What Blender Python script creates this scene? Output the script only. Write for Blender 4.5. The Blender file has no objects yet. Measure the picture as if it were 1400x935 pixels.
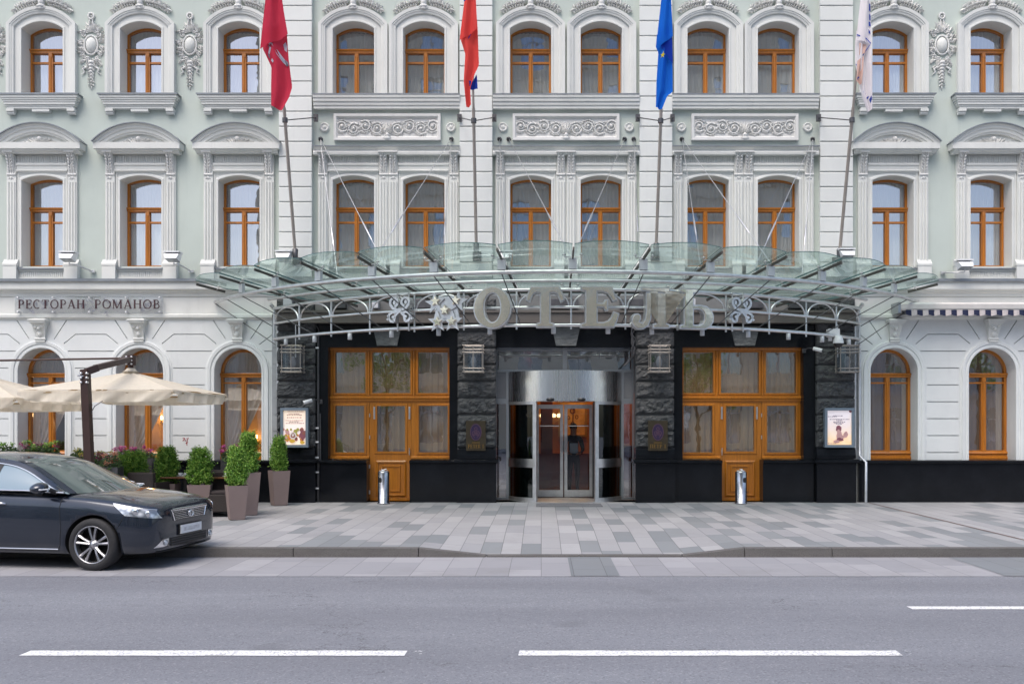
import bpy, bmesh, math, random
from mathutils import Vector, Matrix, noise
from mathutils.bvhtree import BVHTree
R = math.radians
PI = math.pi
D0, F, VX, VY, H = 21.0, 1237.0, 740.0, 580.0, 1.8
# photo pixel -> metres at a depth plane y (y = 0 is the facade, towards the street is negative)
def X(px, y=0.0): return (px - VX) * (D0 + y) / F
def Z(py, y=0.0): return H + (VY - py) * (D0 + y) / F
scene = bpy.context.scene
col = scene.collection
random.seed(7)

# ------------------------------------------------------------------ mesh builder
class MB:
    def __init__(s):
        s.v = []; s.f = []; s.m = []; s.s = []
    def add(s, vs, fs, mi=0, sm=False):
        o = len(s.v)
        s.v += [tuple(p) for p in vs]
        for f in fs:
            s.f.append(tuple(i + o for i in f)); s.m.append(mi); s.s.append(sm)
    def box(s, x0, x1, y0, y1, z0, z1, mi=0):
        v = [(x0,y0,z0),(x1,y0,z0),(x1,y1,z0),(x0,y1,z0),(x0,y0,z1),(x1,y0,z1),(x1,y1,z1),(x0,y1,z1)]
        s.add(v, [(0,3,2,1),(4,5,6,7),(0,1,5,4),(1,2,6,5),(2,3,7,6),(3,0,4,7)], mi)
    def bbox(s, x0, x1, y0, y1, z0, z1, b=.01, mi=0):
        bm = bmesh.new()
        bmesh.ops.create_cube(bm, size=1)
        for q in bm.verts:
            q.co = ((x0+x1)/2 + q.co.x*(x1-x0), (y0+y1)/2 + q.co.y*(y1-y0), (z0+z1)/2 + q.co.z*(z1-z0))
        bmesh.ops.bevel(bm, geom=list(bm.edges), offset=b, segments=2, affect='EDGES', profile=.6)
        s.bm(bm, mi)
    def bm(s, bm, mi=0, sm=False, M=None):
        bm.verts.index_update()
        s.add([(M @ q.co if M else q.co) for q in bm.verts], [[q.index for q in f.verts] for f in bm.faces], mi, sm)
        bm.free()
    def taper(s, x0, x1, y0, y1, z0, z1, k, mi=0):   # box whose bottom is k times the top
        cx, cy = (x0+x1)/2, (y0+y1)/2
        v = [(cx+(a-cx)*q, cy+(b-cy)*q, z) for z, q in ((z0,k),(z1,1)) for a, b in ((x0,y0),(x1,y0),(x1,y1),(x0,y1))]
        s.add(v, [(0,3,2,1),(4,5,6,7),(0,1,5,4),(1,2,6,5),(2,3,7,6),(3,0,4,7)], mi)
    def tube(s, pts, r, n=8, closed=False, mi=0, sm=True, flat=None):
        pts = [Vector(p) for p in pts]; m = len(pts)
        rr = r if isinstance(r, (list, tuple)) else [r]*m
        vs = []
        pu = None
        for i, p in enumerate(pts):
            if closed: t = pts[(i+1) % m] - pts[i-1]
            else: t = pts[min(i+1, m-1)] - pts[max(i-1, 0)]
            t.normalize()
            if pu is None:
                a = Vector((0,0,1)) if abs(t.z) < .9 else Vector((0,1,0))
                u = t.cross(a).normalized()
            else:
                u = (pu - t * pu.dot(t)).normalized()
            pu = u; w = t.cross(u)
            for k in range(n):
                an = 2*PI*k/n + PI/n
                vs.append(p + (u*math.cos(an) + w*math.sin(an)) * rr[i])
        fs = []
        for i in range(m if closed else m-1):
            j = (i+1) % m
            for k in range(n):
                l = (k+1) % n
                fs.append((i*n+k, i*n+l, j*n+l, j*n+k))
        s.add(vs, fs, mi, sm)
        if not closed:
            s.add(vs[:n], [tuple(range(n))], mi); s.add(vs[-n:], [tuple(range(n))], mi)
    def bar(s, p0, p1, w, h, mi=0):                  # rectangular bar, h measured upward
        p0, p1 = Vector(p0), Vector(p1); t = (p1-p0).normalized()
        u = t.cross(Vector((0,0,1)))
        if u.length < .01: u = Vector((1,0,0))
        u.normalize(); q = u.cross(t)
        vs = [p + u*a*w/2 + q*b*h/2 for p in (p0, p1) for a, b in ((-1,-1),(1,-1),(1,1),(-1,1))]
        s.add(vs, [(0,3,2,1),(4,5,6,7),(0,1,5,4),(1,2,6,5),(2,3,7,6),(3,0,4,7)], mi)
    def lathe(s, prof, c=(0,0,0), n=20, mi=0, sm=True, axis='z', caps=True):
        vs = []
        for r, z in prof:
            for k in range(n):
                a = 2*PI*k/n
                if axis == 'z': vs.append((c[0]+r*math.cos(a), c[1]+r*math.sin(a), c[2]+z))
                else: vs.append((c[0]+r*math.cos(a), c[1]+z, c[2]+r*math.sin(a)))
        fs = [(i*n+k, i*n+(k+1) % n, (i+1)*n+(k+1) % n, (i+1)*n+k) for i in range(len(prof)-1) for k in range(n)]
        s.add(vs, fs, mi, sm)
        for i in (0, len(prof)-1):
            if caps and prof[i][0] > 1e-4: s.add(vs[i*n:(i+1)*n], [tuple(range(n))], mi)
    def plate(s, loops, y0, y1, mi=0, offset=0):     # flat shape with holes in the x-z plane, solid from y0 to y1
        cu = bpy.data.curves.new('tmp', 'CURVE'); cu.dimensions = '2D'; cu.fill_mode = 'BOTH'
        cu.extrude = abs(y1-y0)/2; cu.offset = offset
        for lp in loops:
            sp = cu.splines.new('POLY'); sp.points.add(len(lp)-1); sp.use_cyclic_u = True
            for q, p in zip(sp.points, lp): q.co = (p[0], p[1], 0, 1)
        ob = bpy.data.objects.new('tmp', cu)
        me = ob.to_mesh(); ym = (y0+y1)/2
        s.add([(q.co.x, ym - q.co.z, q.co.y) for q in me.vertices], [tuple(f.vertices) for f in me.polygons], mi)
        ob.to_mesh_clear(); bpy.data.objects.remove(ob); bpy.data.curves.remove(cu)
    def sweep(s, path, prof, closed=False, mi=0, sm=False):   # path in x-z, profile of (outward, y); outward = left of travel
        m = len(path); k = len(prof); vs = []
        for i, p in enumerate(path):
            a = path[i-1] if (closed or i > 0) else None
            b = path[(i+1) % m] if (closed or i < m-1) else None
            def nrm(q, w):
                dx, dz = w[0]-q[0], w[1]-q[1]; l = math.hypot(dx, dz) or 1
                return (-dz/l, dx/l)
            if a is None: n = nrm(p, b)
            elif b is None: n = nrm(a, p)
            else:
                n1, n2 = nrm(a, p), nrm(p, b)
                sx, sz = n1[0]+n2[0], n1[1]+n2[1]
                q = max(.3, 1 + n1[0]*n2[0] + n1[1]*n2[1])
                n = (sx/q, sz/q)
            for o, y in prof: vs.append((p[0]+n[0]*o, y, p[1]+n[1]*o))
        fs = []
        for i in range(m if closed else m-1):
            j = (i+1) % m
            for q in range(k):
                r = (q+1) % k
                fs.append((i*k+q, i*k+r, j*k+r, j*k+q))
        s.add(vs, fs, mi, sm)
        if not closed:
            s.add(vs[:k], [tuple(range(k))], mi); s.add(vs[-k:], [tuple(range(k))], mi)
    def mould(s, x0, x1, prof, mi=0):                # profile of (y, z) run along x
        k = len(prof)
        vs = [(x, y, z) for x in (x0, x1) for y, z in prof]
        s.add(vs, [(i, (i+1) % k, k+(i+1) % k, k+i) for i in range(k)] + [tuple(range(k)), tuple(range(k, 2*k))], mi)
    def grid(s, fn, nu, nv, mi=0, sm=True):
        vs = [fn(i/nu, j/nv) for j in range(nv+1) for i in range(nu+1)]
        s.add(vs, [(j*(nu+1)+i, j*(nu+1)+i+1, (j+1)*(nu+1)+i+1, (j+1)*(nu+1)+i) for j in range(nv) for i in range(nu)], mi, sm)
    # --- stucco relief pieces on a wall at y0, raised towards -y
    def leaf(s, x, z, a, L, W, y0, h, mi=0):
        c, q = math.cos(a), math.sin(a)
        def P(u, w, d): return (x + u*c - w*q, y0 - d, z + u*q + w*c)
        vs = [P(0,0,h*.4), P(L*.35,W/2,0), P(L*.7,W*.36,0), P(L,0,h*.35), P(L*.7,-W*.36,0), P(L*.35,-W/2,0), P(L*.35,0,h), P(L*.7,0,h*.9)]
        s.add(vs, [(0,1,6),(1,2,7,6),(2,3,7),(3,4,7),(4,5,6,7),(5,0,6)], mi)
    def dome(s, x, z, rx, rz, y0, h, mi=0, n=10, a=0):
        vs = []; ca, sa = math.cos(a), math.sin(a)
        for t in (0, .38, .72, .93):
            k = math.cos(t*PI/2)
            for i in range(n):
                an = 2*PI*i/n
                u, w = rx*k*math.cos(an), rz*k*math.sin(an)
                vs.append((x + u*ca - w*sa, y0 - h*math.sin(t*PI/2), z + u*sa + w*ca))
        vs.append((x, y0-h, z))
        fs = [(j*n+i, j*n+(i+1) % n, (j+1)*n+(i+1) % n, (j+1)*n+i) for j in range(3) for i in range(n)]
        fs += [(3*n+i, 3*n+(i+1) % n, 4*n) for i in range(n)]
        s.add(vs, fs, mi, True)
    def scroll(s, x, z, r, turns, d, a0, th, y0, mi=0):
        n = int(10*turns)+3; pts = []; rr = []
        for i in range(n+1):
            t = i/n; q = r*(1-.82*t); a = a0 + d*2*PI*turns*t
            pts.append((x + q*math.cos(a), y0 - th*.5, z + q*math.sin(a))); rr.append(th*(1-.5*t))
        s.tube(pts, rr, 5, mi=mi)
        s.dome(x, z, th*1.2, th*1.2, y0, th*1.6, mi, 6)
    def build(s, name, mats, parent=None, loc=None, recalc=False):
        me = bpy.data.meshes.new(name)
        me.from_pydata(s.v, [], s.f)
        if not isinstance(mats, (list, tuple)): mats = [mats]
        for m in mats: me.materials.append(m)
        me.polygons.foreach_set('material_index', s.m)
        me.polygons.foreach_set('use_smooth', s.s)
        me.update()
        if recalc:
            b = bmesh.new(); b.from_mesh(me); bmesh.ops.recalc_face_normals(b, faces=b.faces); b.to_mesh(me); b.free()
        o = bpy.data.objects.new(name, me); col.objects.link(o)
        if parent: o.parent = parent
        if loc: o.location = loc
        return o

def tag(o, label=None, cat=None, group=None, kind=None):
    if label: o['label'] = label
    if cat: o['category'] = cat
    if group: o['group'] = group
    if kind: o['kind'] = kind
    return o
def empty(name, loc=(0,0,0), rz=0, label=None, cat=None, group=None):
    o = bpy.data.objects.new(name, None); col.objects.link(o)
    o.location = loc; o.rotation_euler = (0,0,rz); o.empty_display_size = .2
    return tag(o, label, cat, group)
def struct(mb, name, m, recalc=False): return tag(mb.build(name, m, recalc=recalc), kind='structure')
def kids(o): return [c for c in bpy.data.objects if c.parent == o]
def copy_part(o, parent, loc=None):                  # a part and its sub-parts
    c = o.copy(); col.objects.link(c); c.parent = parent
    if loc: c.location = loc
    for k in kids(o): copy_part(k, c)
    return c
def copy_thing(o, loc, rz=0, label=None):
    c = copy_part(o, None, loc); c.rotation_euler = (0,0,rz)
    if label: c['label'] = label
    return c

def arch(cx, hw, zb, zs, zp, n=14):                  # left foot, over the arch, right foot
    s = zp - zs
    r = (hw*hw + s*s) / (2*s); zc = zp - r; a = math.asin(min(1, hw/r))
    if s >= hw*.999: a = PI/2
    return [(cx-hw, zb)] + [(cx + r*math.sin(-a + 2*a*i/n), zc + r*math.cos(-a + 2*a*i/n)) for i in range(n+1)] + [(cx+hw, zb)]
def rect(x0, x1, z0, z1): return [(x0,z0),(x1,z0),(x1,z1),(x0,z1)]
def groove(pts, w=.022):                             # thin strip polygon along a polyline
    L = []; Rr = []
    m = len(pts)
    for i, p in enumerate(pts):
        a = pts[max(i-1,0)]; b = pts[min(i+1,m-1)]
        dx, dz = b[0]-a[0], b[1]-a[1]; l = math.hypot(dx,dz)
        L.append((p[0]-dz/l*w/2, p[1]+dx/l*w/2)); Rr.append((p[0]+dz/l*w/2, p[1]-dx/l*w/2))
    return L + Rr[::-1]

# ------------------------------------------------------------------ materials
class NT:
    def __init__(s, name):
        s.m = bpy.data.materials.new(name); s.m.use_nodes = True
        s.t = s.m.node_tree; s.t.nodes.clear()
        s.out = s.t.nodes.new('ShaderNodeOutputMaterial')
    def n(s, typ, ins=None, **kw):
        nd = s.t.nodes.new(typ)
        for k, v in kw.items(): setattr(nd, k, v)
        for k, v in (ins or {}).items():
            if isinstance(v, bpy.types.NodeSocket): s.t.links.new(v, nd.inputs[k])
            else: nd.inputs[k].default_value = v
        return nd
    def math(s, op, a, b=0.0, c=None):
        ins = {0: a, 1: b}
        if c is not None: ins[2] = c
        return s.n('ShaderNodeMath', ins, operation=op).outputs[0]
    def mix(s, f, a, b):
        nd = s.n('ShaderNodeMix', data_type='RGBA')
        for i, v in ((0, f), (6, a), (7, b)):
            if isinstance(v, bpy.types.NodeSocket): s.t.links.new(v, nd.inputs[i])
            else: nd.inputs[i].default_value = v if i == 0 else (*v[:3], 1)
        return nd.outputs[2]
    def ramp(s, f, stops, interp='LINEAR'):
        nd = s.n('ShaderNodeValToRGB', {0: f}); cr = nd.color_ramp; cr.interpolation = interp
        while len(cr.elements) < len(stops): cr.elements.new(.5)
        for e, (p, c) in zip(cr.elements, stops):
            e.position = p; e.color = (*(c if isinstance(c, (tuple, list)) else (c,)*3), 1)
        return nd.outputs[0]
    def pos(s): return s.n('ShaderNodeNewGeometry').outputs['Position']
    def obj(s): return s.n('ShaderNodeTexCoord').outputs['Object']
    def noise(s, vec, scale, detail=3, rough=.55, out=0):
        return s.n('ShaderNodeTexNoise', {'Vector': vec, 'Scale': scale, 'Detail': detail, 'Roughness': rough}).outputs[out]
    def scale(s, vec, v): return s.n('ShaderNodeMapping', {'Vector': vec, 'Scale': v}).outputs[0]
    def bump(s, h, strength, dist=.01): return s.n('ShaderNodeBump', {'Height': h, 'Strength': strength, 'Distance': dist}).outputs[0]
    def pbr(s, color, rough=.6, metal=0., normal=None, **kw):
        ins = {'Base Color': color if isinstance(color, bpy.types.NodeSocket) else (*color[:3], 1), 'Roughness': rough, 'Metallic': metal}
        if normal: ins['Normal'] = normal
        ins.update(kw)
        p = s.n('ShaderNodeBsdfPrincipled', ins)
        s.t.links.new(p.outputs[0], s.out.inputs[0])
        return p
    def done(s, shader):
        s.t.links.new(shader, s.out.inputs[0]); return s.m

def M(name, c, rough=.6, metal=0., var=.12, vs=4., bump=0., bs=60., obj=True, **kw):
    t = NT(name); vec = t.obj() if obj else t.pos()
    nz = t.noise(vec, vs, 5, .6)
    f = t.ramp(nz, [(.3, 0.), (.7, 1.)])
    cc = t.mix(f, [q*(1-var) for q in c], [min(1, q*(1+var)) for q in c])
    nm = t.bump(t.noise(vec, bs, 3), bump) if bump else None
    rr = t.math('ADD', rough*.88, t.math('MULTIPLY', t.noise(vec, vs*2.3, 3), rough*.24))
    t.pbr(cc, rr, metal, nm, **kw)
    return t.m

def plaster(name, c, grime, amt=.35, bump=.12):
    t = NT(name); p = t.pos()
    big = t.noise(p, .55, 4, .6)
    c1 = t.mix(t.ramp(big, [(.35,0.),(.68,1.)]), [q*.93 for q in c], [min(1,q*1.05) for q in c])
    streak = t.noise(t.scale(p, (5.5, 5.5, .35)), 1.0, 5, .62)
    patch = t.noise(p, 1.7, 5, .65)
    f = t.math('MULTIPLY', t.ramp(streak, [(.52,0.),(.78,1.)]), t.ramp(patch, [(.42,0.),(.65,1.)]))
    c2 = t.mix(t.math('MULTIPLY', f, amt), c1, grime)
    fine = t.noise(p, 26, 4, .6)
    c3 = t.mix(t.math('MULTIPLY', fine, .10), c2, [q*.55 for q in c])
    t.pbr(c3, .82, 0, t.bump(t.noise(p, 45, 4), bump, .01), **{'Specular IOR Level': .3})
    return t.m

m = {}
m['wall'] = plaster('green_plaster', (.515,.572,.527), (.36,.41,.375), .5)
m['stone'] = plaster('white_stucco', (.685,.695,.665), (.42,.425,.41), .40)
m['stone_low'] = plaster('pale_ashlar_stucco', (.675,.70,.695), (.46,.475,.485), .38)
m['relief'] = plaster('relief_stucco', (.69,.69,.67), (.40,.40,.38), .4, .2)
m['pier'] = plaster('pilaster_stucco', (.715,.73,.705), (.5,.5,.5), .28)
m['flash'] = M('zinc_flashing', (.22,.24,.26), .5, .35, .2, 3, obj=False)
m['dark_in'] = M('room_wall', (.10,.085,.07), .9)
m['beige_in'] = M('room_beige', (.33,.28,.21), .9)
m['lobby'] = M('lobby_panelling', (.42,.16,.035), .5, 0, .3, 2.2)
m['lobby_dark'] = M('lobby_mahogany', (.09,.022,.012), .35, 0, .3, 3)
m['steel'] = M('brushed_steel', (.74,.74,.745), .30, 1., .1, 6)
m['steel_dull'] = M('satin_steel', (.66,.66,.66), .42, .9, .15, 5)
m['paint_grey'] = M('grey_lacquer', (.52,.53,.55), .45, .2, .06, 4)
m['dark_metal'] = M('dark_steel', (.10,.10,.105), .45, .6, .2, 6)
m['rib'] = M('bronze_grey_steel', (.070,.064,.056), .5, .2, .2, 4)
m['chrome'] = M('polished_steel', (.78,.77,.76), .06, 1., .04, 3)
m['alu'] = M('anodised_aluminium', (.40,.42,.44), .36, .85, .06, 5)
m['white_plastic'] = M('white_plastic', (.72,.73,.74), .4, 0, .05)
m['black_plastic'] = M('black_plastic', (.018,.018,.02), .4, 0, .2)
m['rubber'] = M('tyre_rubber', (.022,.022,.024), .75, 0, .2, 12, .2, 90)
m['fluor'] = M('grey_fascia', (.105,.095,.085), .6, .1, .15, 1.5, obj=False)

def wood(name, c):
    t = NT(name); p = t.pos()
    g = t.noise(t.scale(p, (26, 26, 2.2)), 1.0, 5, .6)
    big = t.noise(p, 1.3, 3)
    cc = t.mix(t.ramp(g, [(.3,0.),(.75,1.)]), [q*.72 for q in c], [q*1.12 for q in c])
    cc = t.mix(t.math('MULTIPLY', t.ramp(big, [(.4,0.),(.7,1.)]), .35), cc, [q*.62 for q in c])
    t.pbr(cc, .33, 0, t.bump(g, .08), **{'Coat Weight': .25, 'Coat Roughness': .2})
    return t.m
m['wood'] = wood('varnished_oak', (.50,.170,.012))

def granite():
    t = NT('polished_black_granite'); p = t.pos()
    sp = t.noise(p, 190, 2, .8)
    cl = t.noise(p, 2.2, 5, .65)
    c = t.mix(t.ramp(sp, [(.55,0.),(.8,1.)]), (.006,.007,.009), (.030,.034,.042))
    c = t.mix(t.math('MULTIPLY', t.ramp(cl, [(.45,0.),(.75,1.)]), .5), c, (.016,.018,.023))
    t.pbr(c, t.ramp(cl, [(.3,.07),(.8,.2)]), 0, None, **{'Specular IOR Level': .22})
    return t.m
m['granite'] = granite()
def rock():
    t = NT('rock_faced_granite'); p = t.pos()
    a = t.noise(t.scale(p, (1,1,1.6)), 9, 6, .7)
    b = t.noise(p, 70, 4, .7)
    c = t.mix(t.ramp(a, [(.35,0.),(.7,1.)]), (.030,.032,.034), (.082,.086,.088))
    c = t.mix(t.math('MULTIPLY', t.ramp(b, [(.5,0.),(.75,1.)]), .4), c, (.12,.125,.13))
    t.pbr(c, .62, 0, t.bump(t.math('ADD', t.math('MULTIPLY', a, 1.), t.math('MULTIPLY', b, .25)), .9, .03))
    return t.m
m['rock'] = rock()

def slabs(name, w, L, stops, rough=.7, joint=.006, jc=.45, dirt=.3, swap=False, bump=.25):
    # paving: columns of width w across x, slabs of length L along y, each slab its own tone
    t = NT(name); p = t.pos()
    sx = t.n('ShaderNodeSeparateXYZ', {0: p})
    x, y = (sx.outputs[0], sx.outputs[1]) if not swap else (sx.outputs[1], sx.outputs[0])
    xs = t.math('DIVIDE', x, w); row = t.math('FLOOR', xs)
    r1 = t.n('ShaderNodeTexWhiteNoise', {'W': row}, noise_dimensions='1D').outputs[0]
    us = t.math('ADD', t.math('DIVIDE', y, L), r1); cl = t.math('FLOOR', us)
    idv = t.n('ShaderNodeCombineXYZ', {0: row, 1: cl}).outputs[0]
    rnd = t.n('ShaderNodeTexWhiteNoise', {'Vector': idv}, noise_dimensions='3D')
    base = t.ramp(rnd.outputs[0], stops, 'CONSTANT')
    tone = t.n('ShaderNodeTexWhiteNoise', {'Vector': t.n('ShaderNodeCombineXYZ', {0: cl, 1: row, 2: 3.3}).outputs[0]}, noise_dimensions='3D').outputs[0]
    base = t.mix(t.math('MULTIPLY', tone, .16), base, (.16,.16,.17))
    spk = t.noise(p, 130, 3, .7)
    base = t.mix(t.math('MULTIPLY', t.ramp(spk, [(.45,0.),(.75,1.)]), .25), base, (.2,.2,.21))
    blot = t.noise(p, .9, 6, .68)
    base = t.mix(t.math('MULTIPLY', t.ramp(blot, [(.5,0.),(.75,1.)]), dirt), base, (.2,.195,.19))
    fx = t.math('FRACT', xs); fu = t.math('FRACT', us)
    ex = t.math('MULTIPLY', t.math('MINIMUM', fx, t.math('SUBTRACT', 1., fx)), w)
    eu = t.math('MULTIPLY', t.math('MINIMUM', fu, t.math('SUBTRACT', 1., fu)), L)
    e = t.math('MINIMUM', ex, eu)
    jm = t.math('LESS_THAN', e, joint)
    c = t.mix(t.math('MULTIPLY', jm, 1-jc), base, (.07,.07,.072))
    h = t.math('SUBTRACT', t.math('MULTIPLY', spk, .3), jm)
    t.pbr(c, t.math('ADD', rough-.1, t.math('MULTIPLY', blot, .2)), 0, t.bump(h, bump, .004))
    return t.m
LS = (.40,.395,.405)
m['paving'] = slabs('sidewalk_slabs', .30, .95, [(0,(.335,.335,.345)),(.3,(.375,.374,.384)),(.55,(.312,.314,.328)),(.70,(.205,.222,.235)),(.86,(.232,.248,.26))])
m['strip'] = slabs('parking_lane_slabs', .42, .98, [(0,(.31,.308,.33)),(.35,(.34,.337,.358)),(.7,(.29,.29,.312))], .75, .005, .5, .45)
m['strip_dark'] = slabs('dark_paving_slab', .42, .98, [(0,(.175,.19,.205)),(.5,(.195,.21,.225))], .75, .005, .4, .35)
def asphalt():
    t = NT('worn_asphalt'); p = t.pos()
    agg = t.n('ShaderNodeTexVoronoi', {'Vector': p, 'Scale': 62.}).outputs
    a = t.noise(p, 95, 4, .75); b = t.noise(t.scale(p, (.22, .9, 1)), 1.0, 5, .6); d = t.noise(p, 6, 5, .7)
    c = t.mix(t.ramp(a, [(.32,0.),(.72,1.)]), (.172,.180,.203), (.278,.287,.316))
    c = t.mix(t.math('MULTIPLY', t.math('GREATER_THAN', t.n('ShaderNodeSeparateColor', {0: agg['Color']}).outputs[0], .93), .40), c, (.42,.42,.44))
    c = t.mix(t.math('MULTIPLY', t.math('LESS_THAN', t.n('ShaderNodeSeparateColor', {0: agg['Color']}).outputs[1], .12), .38), c, (.085,.087,.10))
    c = t.mix(t.math('MULTIPLY', t.ramp(b, [(.36,0.),(.66,1.)]), .30), c, (.10,.10,.115))
    c = t.mix(t.math('MULTIPLY', t.ramp(d, [(.55,0.),(.75,1.)]), .22), c, (.235,.23,.245))
    sp = t.n('ShaderNodeSeparateXYZ', {0: p})
    trk = t.math('SINE', t.math('MULTIPLY', sp.outputs[1], 3.55))
    wv = t.noise(t.scale(p, (.05, .6, 1)), 2.0, 4, .6)
    c = t.mix(t.math('MULTIPLY', t.ramp(t.math('ADD', t.math('MULTIPLY', trk, .35), wv), [(.35,0.),(1.,1.)]), .38), c, (.125,.125,.145))
    ck = t.n('ShaderNodeTexVoronoi', {'Vector': t.n('ShaderNodeVectorMath', {0: t.scale(p, (.22,.3,1)), 1: t.n('ShaderNodeVectorMath', {0: t.noise(p, 1.6, 5, .7, 1), 1: (.5,.5,.5)}, operation='MULTIPLY').outputs[0]}, operation='ADD').outputs[0], 'Scale': 1.}, feature='DISTANCE_TO_EDGE').outputs['Distance']
    ckm = t.math('MULTIPLY', t.math('LESS_THAN', ck, .0028), t.math('GREATER_THAN', b, .50))
    c = t.mix(t.math('MULTIPLY', ckm, .55), c, (.05,.05,.055))
    oil = t.noise(p, 1.1, 3, .5)
    c = t.mix(t.math('MULTIPLY', t.ramp(oil, [(.66,0.),(.74,1.)]), .25), c, (.09,.09,.10))
    t.pbr(c, .78, 0, t.bump(t.math('ADD', a, agg['Distance']), .4, .006))
    return t.m
m['asphalt'] = asphalt()
def kerbm():
    t = NT('kerb_granite'); p = t.pos()
    a = t.noise(p, 110, 4, .75); b = t.noise(t.scale(p, (1.2,1,5)), 1.5, 5, .7)
    c = t.mix(t.ramp(a, [(.35,0.),(.7,1.)]), (.085,.08,.078), (.185,.178,.172))
    c = t.mix(t.math('MULTIPLY', t.ramp(b, [(.4,0.),(.7,1.)]), .5), c, (.075,.068,.065))
    t.pbr(c, .8, 0, t.bump(a, .5, .01)); return t.m
m['kerb'] = kerbm()
def linepaint():
    t = NT('road_paint'); p = t.pos()
    a = t.noise(p, 42, 5, .75); b = t.noise(p, 3, 4, .6)
    f = t.math('MULTIPLY', t.ramp(a, [(.49,0.),(.60,1.)]), t.ramp(b, [(.3,.3),(.6,.95)]))
    t.pbr(t.mix(f, (.80,.80,.80), (.28,.28,.30)), .6, 0, t.bump(a, .3, .006)); return t.m
m['line'] = linepaint()

def glass(name, tint, f0, gloss=(.95,.97,1), rough=.0, wob=.0, dirt=0, dirtc=(.6,.66,.63), trans=0.):
    t = NT(name)
    nm = t.bump(t.noise(t.obj(), 2.2, 2), wob, .02) if wob else None
    fc = t.n('ShaderNodeLayerWeight', {'Blend': .5, **({'Normal': nm} if nm else {})}).outputs['Facing']
    fr = t.math('ADD', f0, t.math('MULTIPLY', 1-f0, t.math('POWER', fc, 5.)))
    tr = t.n('ShaderNodeBsdfTransparent', {0: (*tint, 1)}).outputs[0]
    gl = t.n('ShaderNodeBsdfGlossy', {'Color': (*gloss, 1), 'Roughness': rough, **({'Normal': nm} if nm else {})}).outputs[0]
    if dirt:
        df = t.n('ShaderNodeBsdfDiffuse', {0: (*dirtc, 1)}).outputs[0]
        tl = t.n('ShaderNodeBsdfTranslucent', {0: (*dirtc, 1)}).outputs[0]
        dd = t.n('ShaderNodeMixShader', {0: .55, 1: df, 2: tl}).outputs[0]
        nz = t.ramp(t.noise(t.pos(), 1.4, 5, .65), [(.35, dirt*.6), (.75, min(1, dirt*1.5))])
        tr = t.n('ShaderNodeMixShader', {0: nz, 1: tr, 2: dd}).outputs[0]
    return t.done(t.n('ShaderNodeMixShader', {0: fr, 1: tr, 2: gl}).outputs[0])
m['glass'] = glass('window_glass', (.90,.91,.91), .36, gloss=(.93,.94,1), wob=.05)
m['glass_low'] = glass('shopfront_glass', (.91,.91,.89), .33, wob=.05)
m['glass_door'] = glass('door_glass', (.84,.87,.86), .055)
m['glass_drum'] = glass('tinted_drum_glass', (.50,.56,.54), .10)
m['canopy_glass'] = glass('green_canopy_glass', (.66,.79,.75), .06, dirt=.27, dirtc=(.45,.57,.53))
m['glass_edge'] = M('glass_edge', (.05,.12,.115), .2, 0, .1)
m['plate_glass'] = glass('clear_plate', (.92,.93,.94), .05, dirt=.13, dirtc=(.55,.55,.58))

def sheer(name, c, tl=.4, thru=.0):
    t = NT(name)
    nz = t.noise(t.scale(t.obj(), (16,16,.6)), 1.0, 3)
    cc = t.mix(nz, [q*.8 for q in c], c)
    df = t.n('ShaderNodeBsdfDiffuse', {0: cc}).outputs[0]
    tr = t.n('ShaderNodeBsdfTranslucent', {0: cc}).outputs[0]
    s = t.n('ShaderNodeMixShader', {0: tl, 1: df, 2: tr}).outputs[0]
    if thru:
        s = t.n('ShaderNodeMixShader', {0: thru, 1: s, 2: t.n('ShaderNodeBsdfTransparent').outputs[0]}).outputs[0]
    return t.done(s)
m['sheer'] = sheer('sheer_curtain', (.86,.92,.91), .30, .04)
m['drape'] = sheer('beige_drape', (.70,.48,.27), .3)
m['white_drape'] = sheer('white_drape', (.74,.74,.76), .35)
m['brown_drape'] = sheer('brown_drape', (.52,.40,.30), .3)
m['canvas'] = sheer('cream_canvas', (.95,.88,.75), .45)
def emit(name, c, s):
    t = NT(name); return t.done(t.n('ShaderNodeEmission', {0: (*c, 1), 1: s}).outputs[0])
m['bulb'] = emit('warm_bulb', (1,.62,.25), 9)
m['bulb_soft'] = emit('warm_lamp_shade', (1,.70,.34), 1.7)
m['bin'] = M('bin_steel', (.46,.46,.47), .22, 1., .25, 7)
# ------------------------------------------------------------------ camera, light, sky
cam_d = bpy.data.cameras.new('camera'); cam = bpy.data.objects.new('camera', cam_d); col.objects.link(cam)
cam.location = (0, -D0, H); cam.rotation_euler = (PI/2, 0, 0)
cam_d.sensor_width = 36; cam_d.lens = F/1400*36
cam_d.shift_x = -(VX-700)/1400; cam_d.shift_y = (VY-467.5)/1400
cam_d.clip_end = 800; cam_d.clip_start = .1
scene.camera = cam
SUN_EL, SUN_AZ = 60, 205        # azimuth counted from +Y (north) clockwise
w = bpy.data.worlds.new('World'); scene.world = w; w.use_nodes = True
nt = w.node_tree; bg = nt.nodes['Background']
sky = nt.nodes.new('ShaderNodeTexSky'); sky.sky_type = 'NISHITA'; sky.sun_disc = False
sky.sun_elevation = R(SUN_EL); sky.sun_rotation = R(SUN_AZ); sky.air_density = 1.0; sky.dust_density = 3.5; sky.ozone_density = 1.2; sky.altitude = 0
nt.links.new(sky.outputs[0], bg.inputs[0]); bg.inputs[1].default_value = .14
sd = bpy.data.lights.new('sun', 'SUN'); sun = bpy.data.objects.new('sun', sd); col.objects.link(sun)
sd.energy = 1.0; sd.angle = R(40); sd.color = (1, .955, .90)
az = R(SUN_AZ); el = R(SUN_EL)
sdir = Vector((math.sin(az)*math.cos(el), math.cos(az)*math.cos(el), math.sin(el)))
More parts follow.
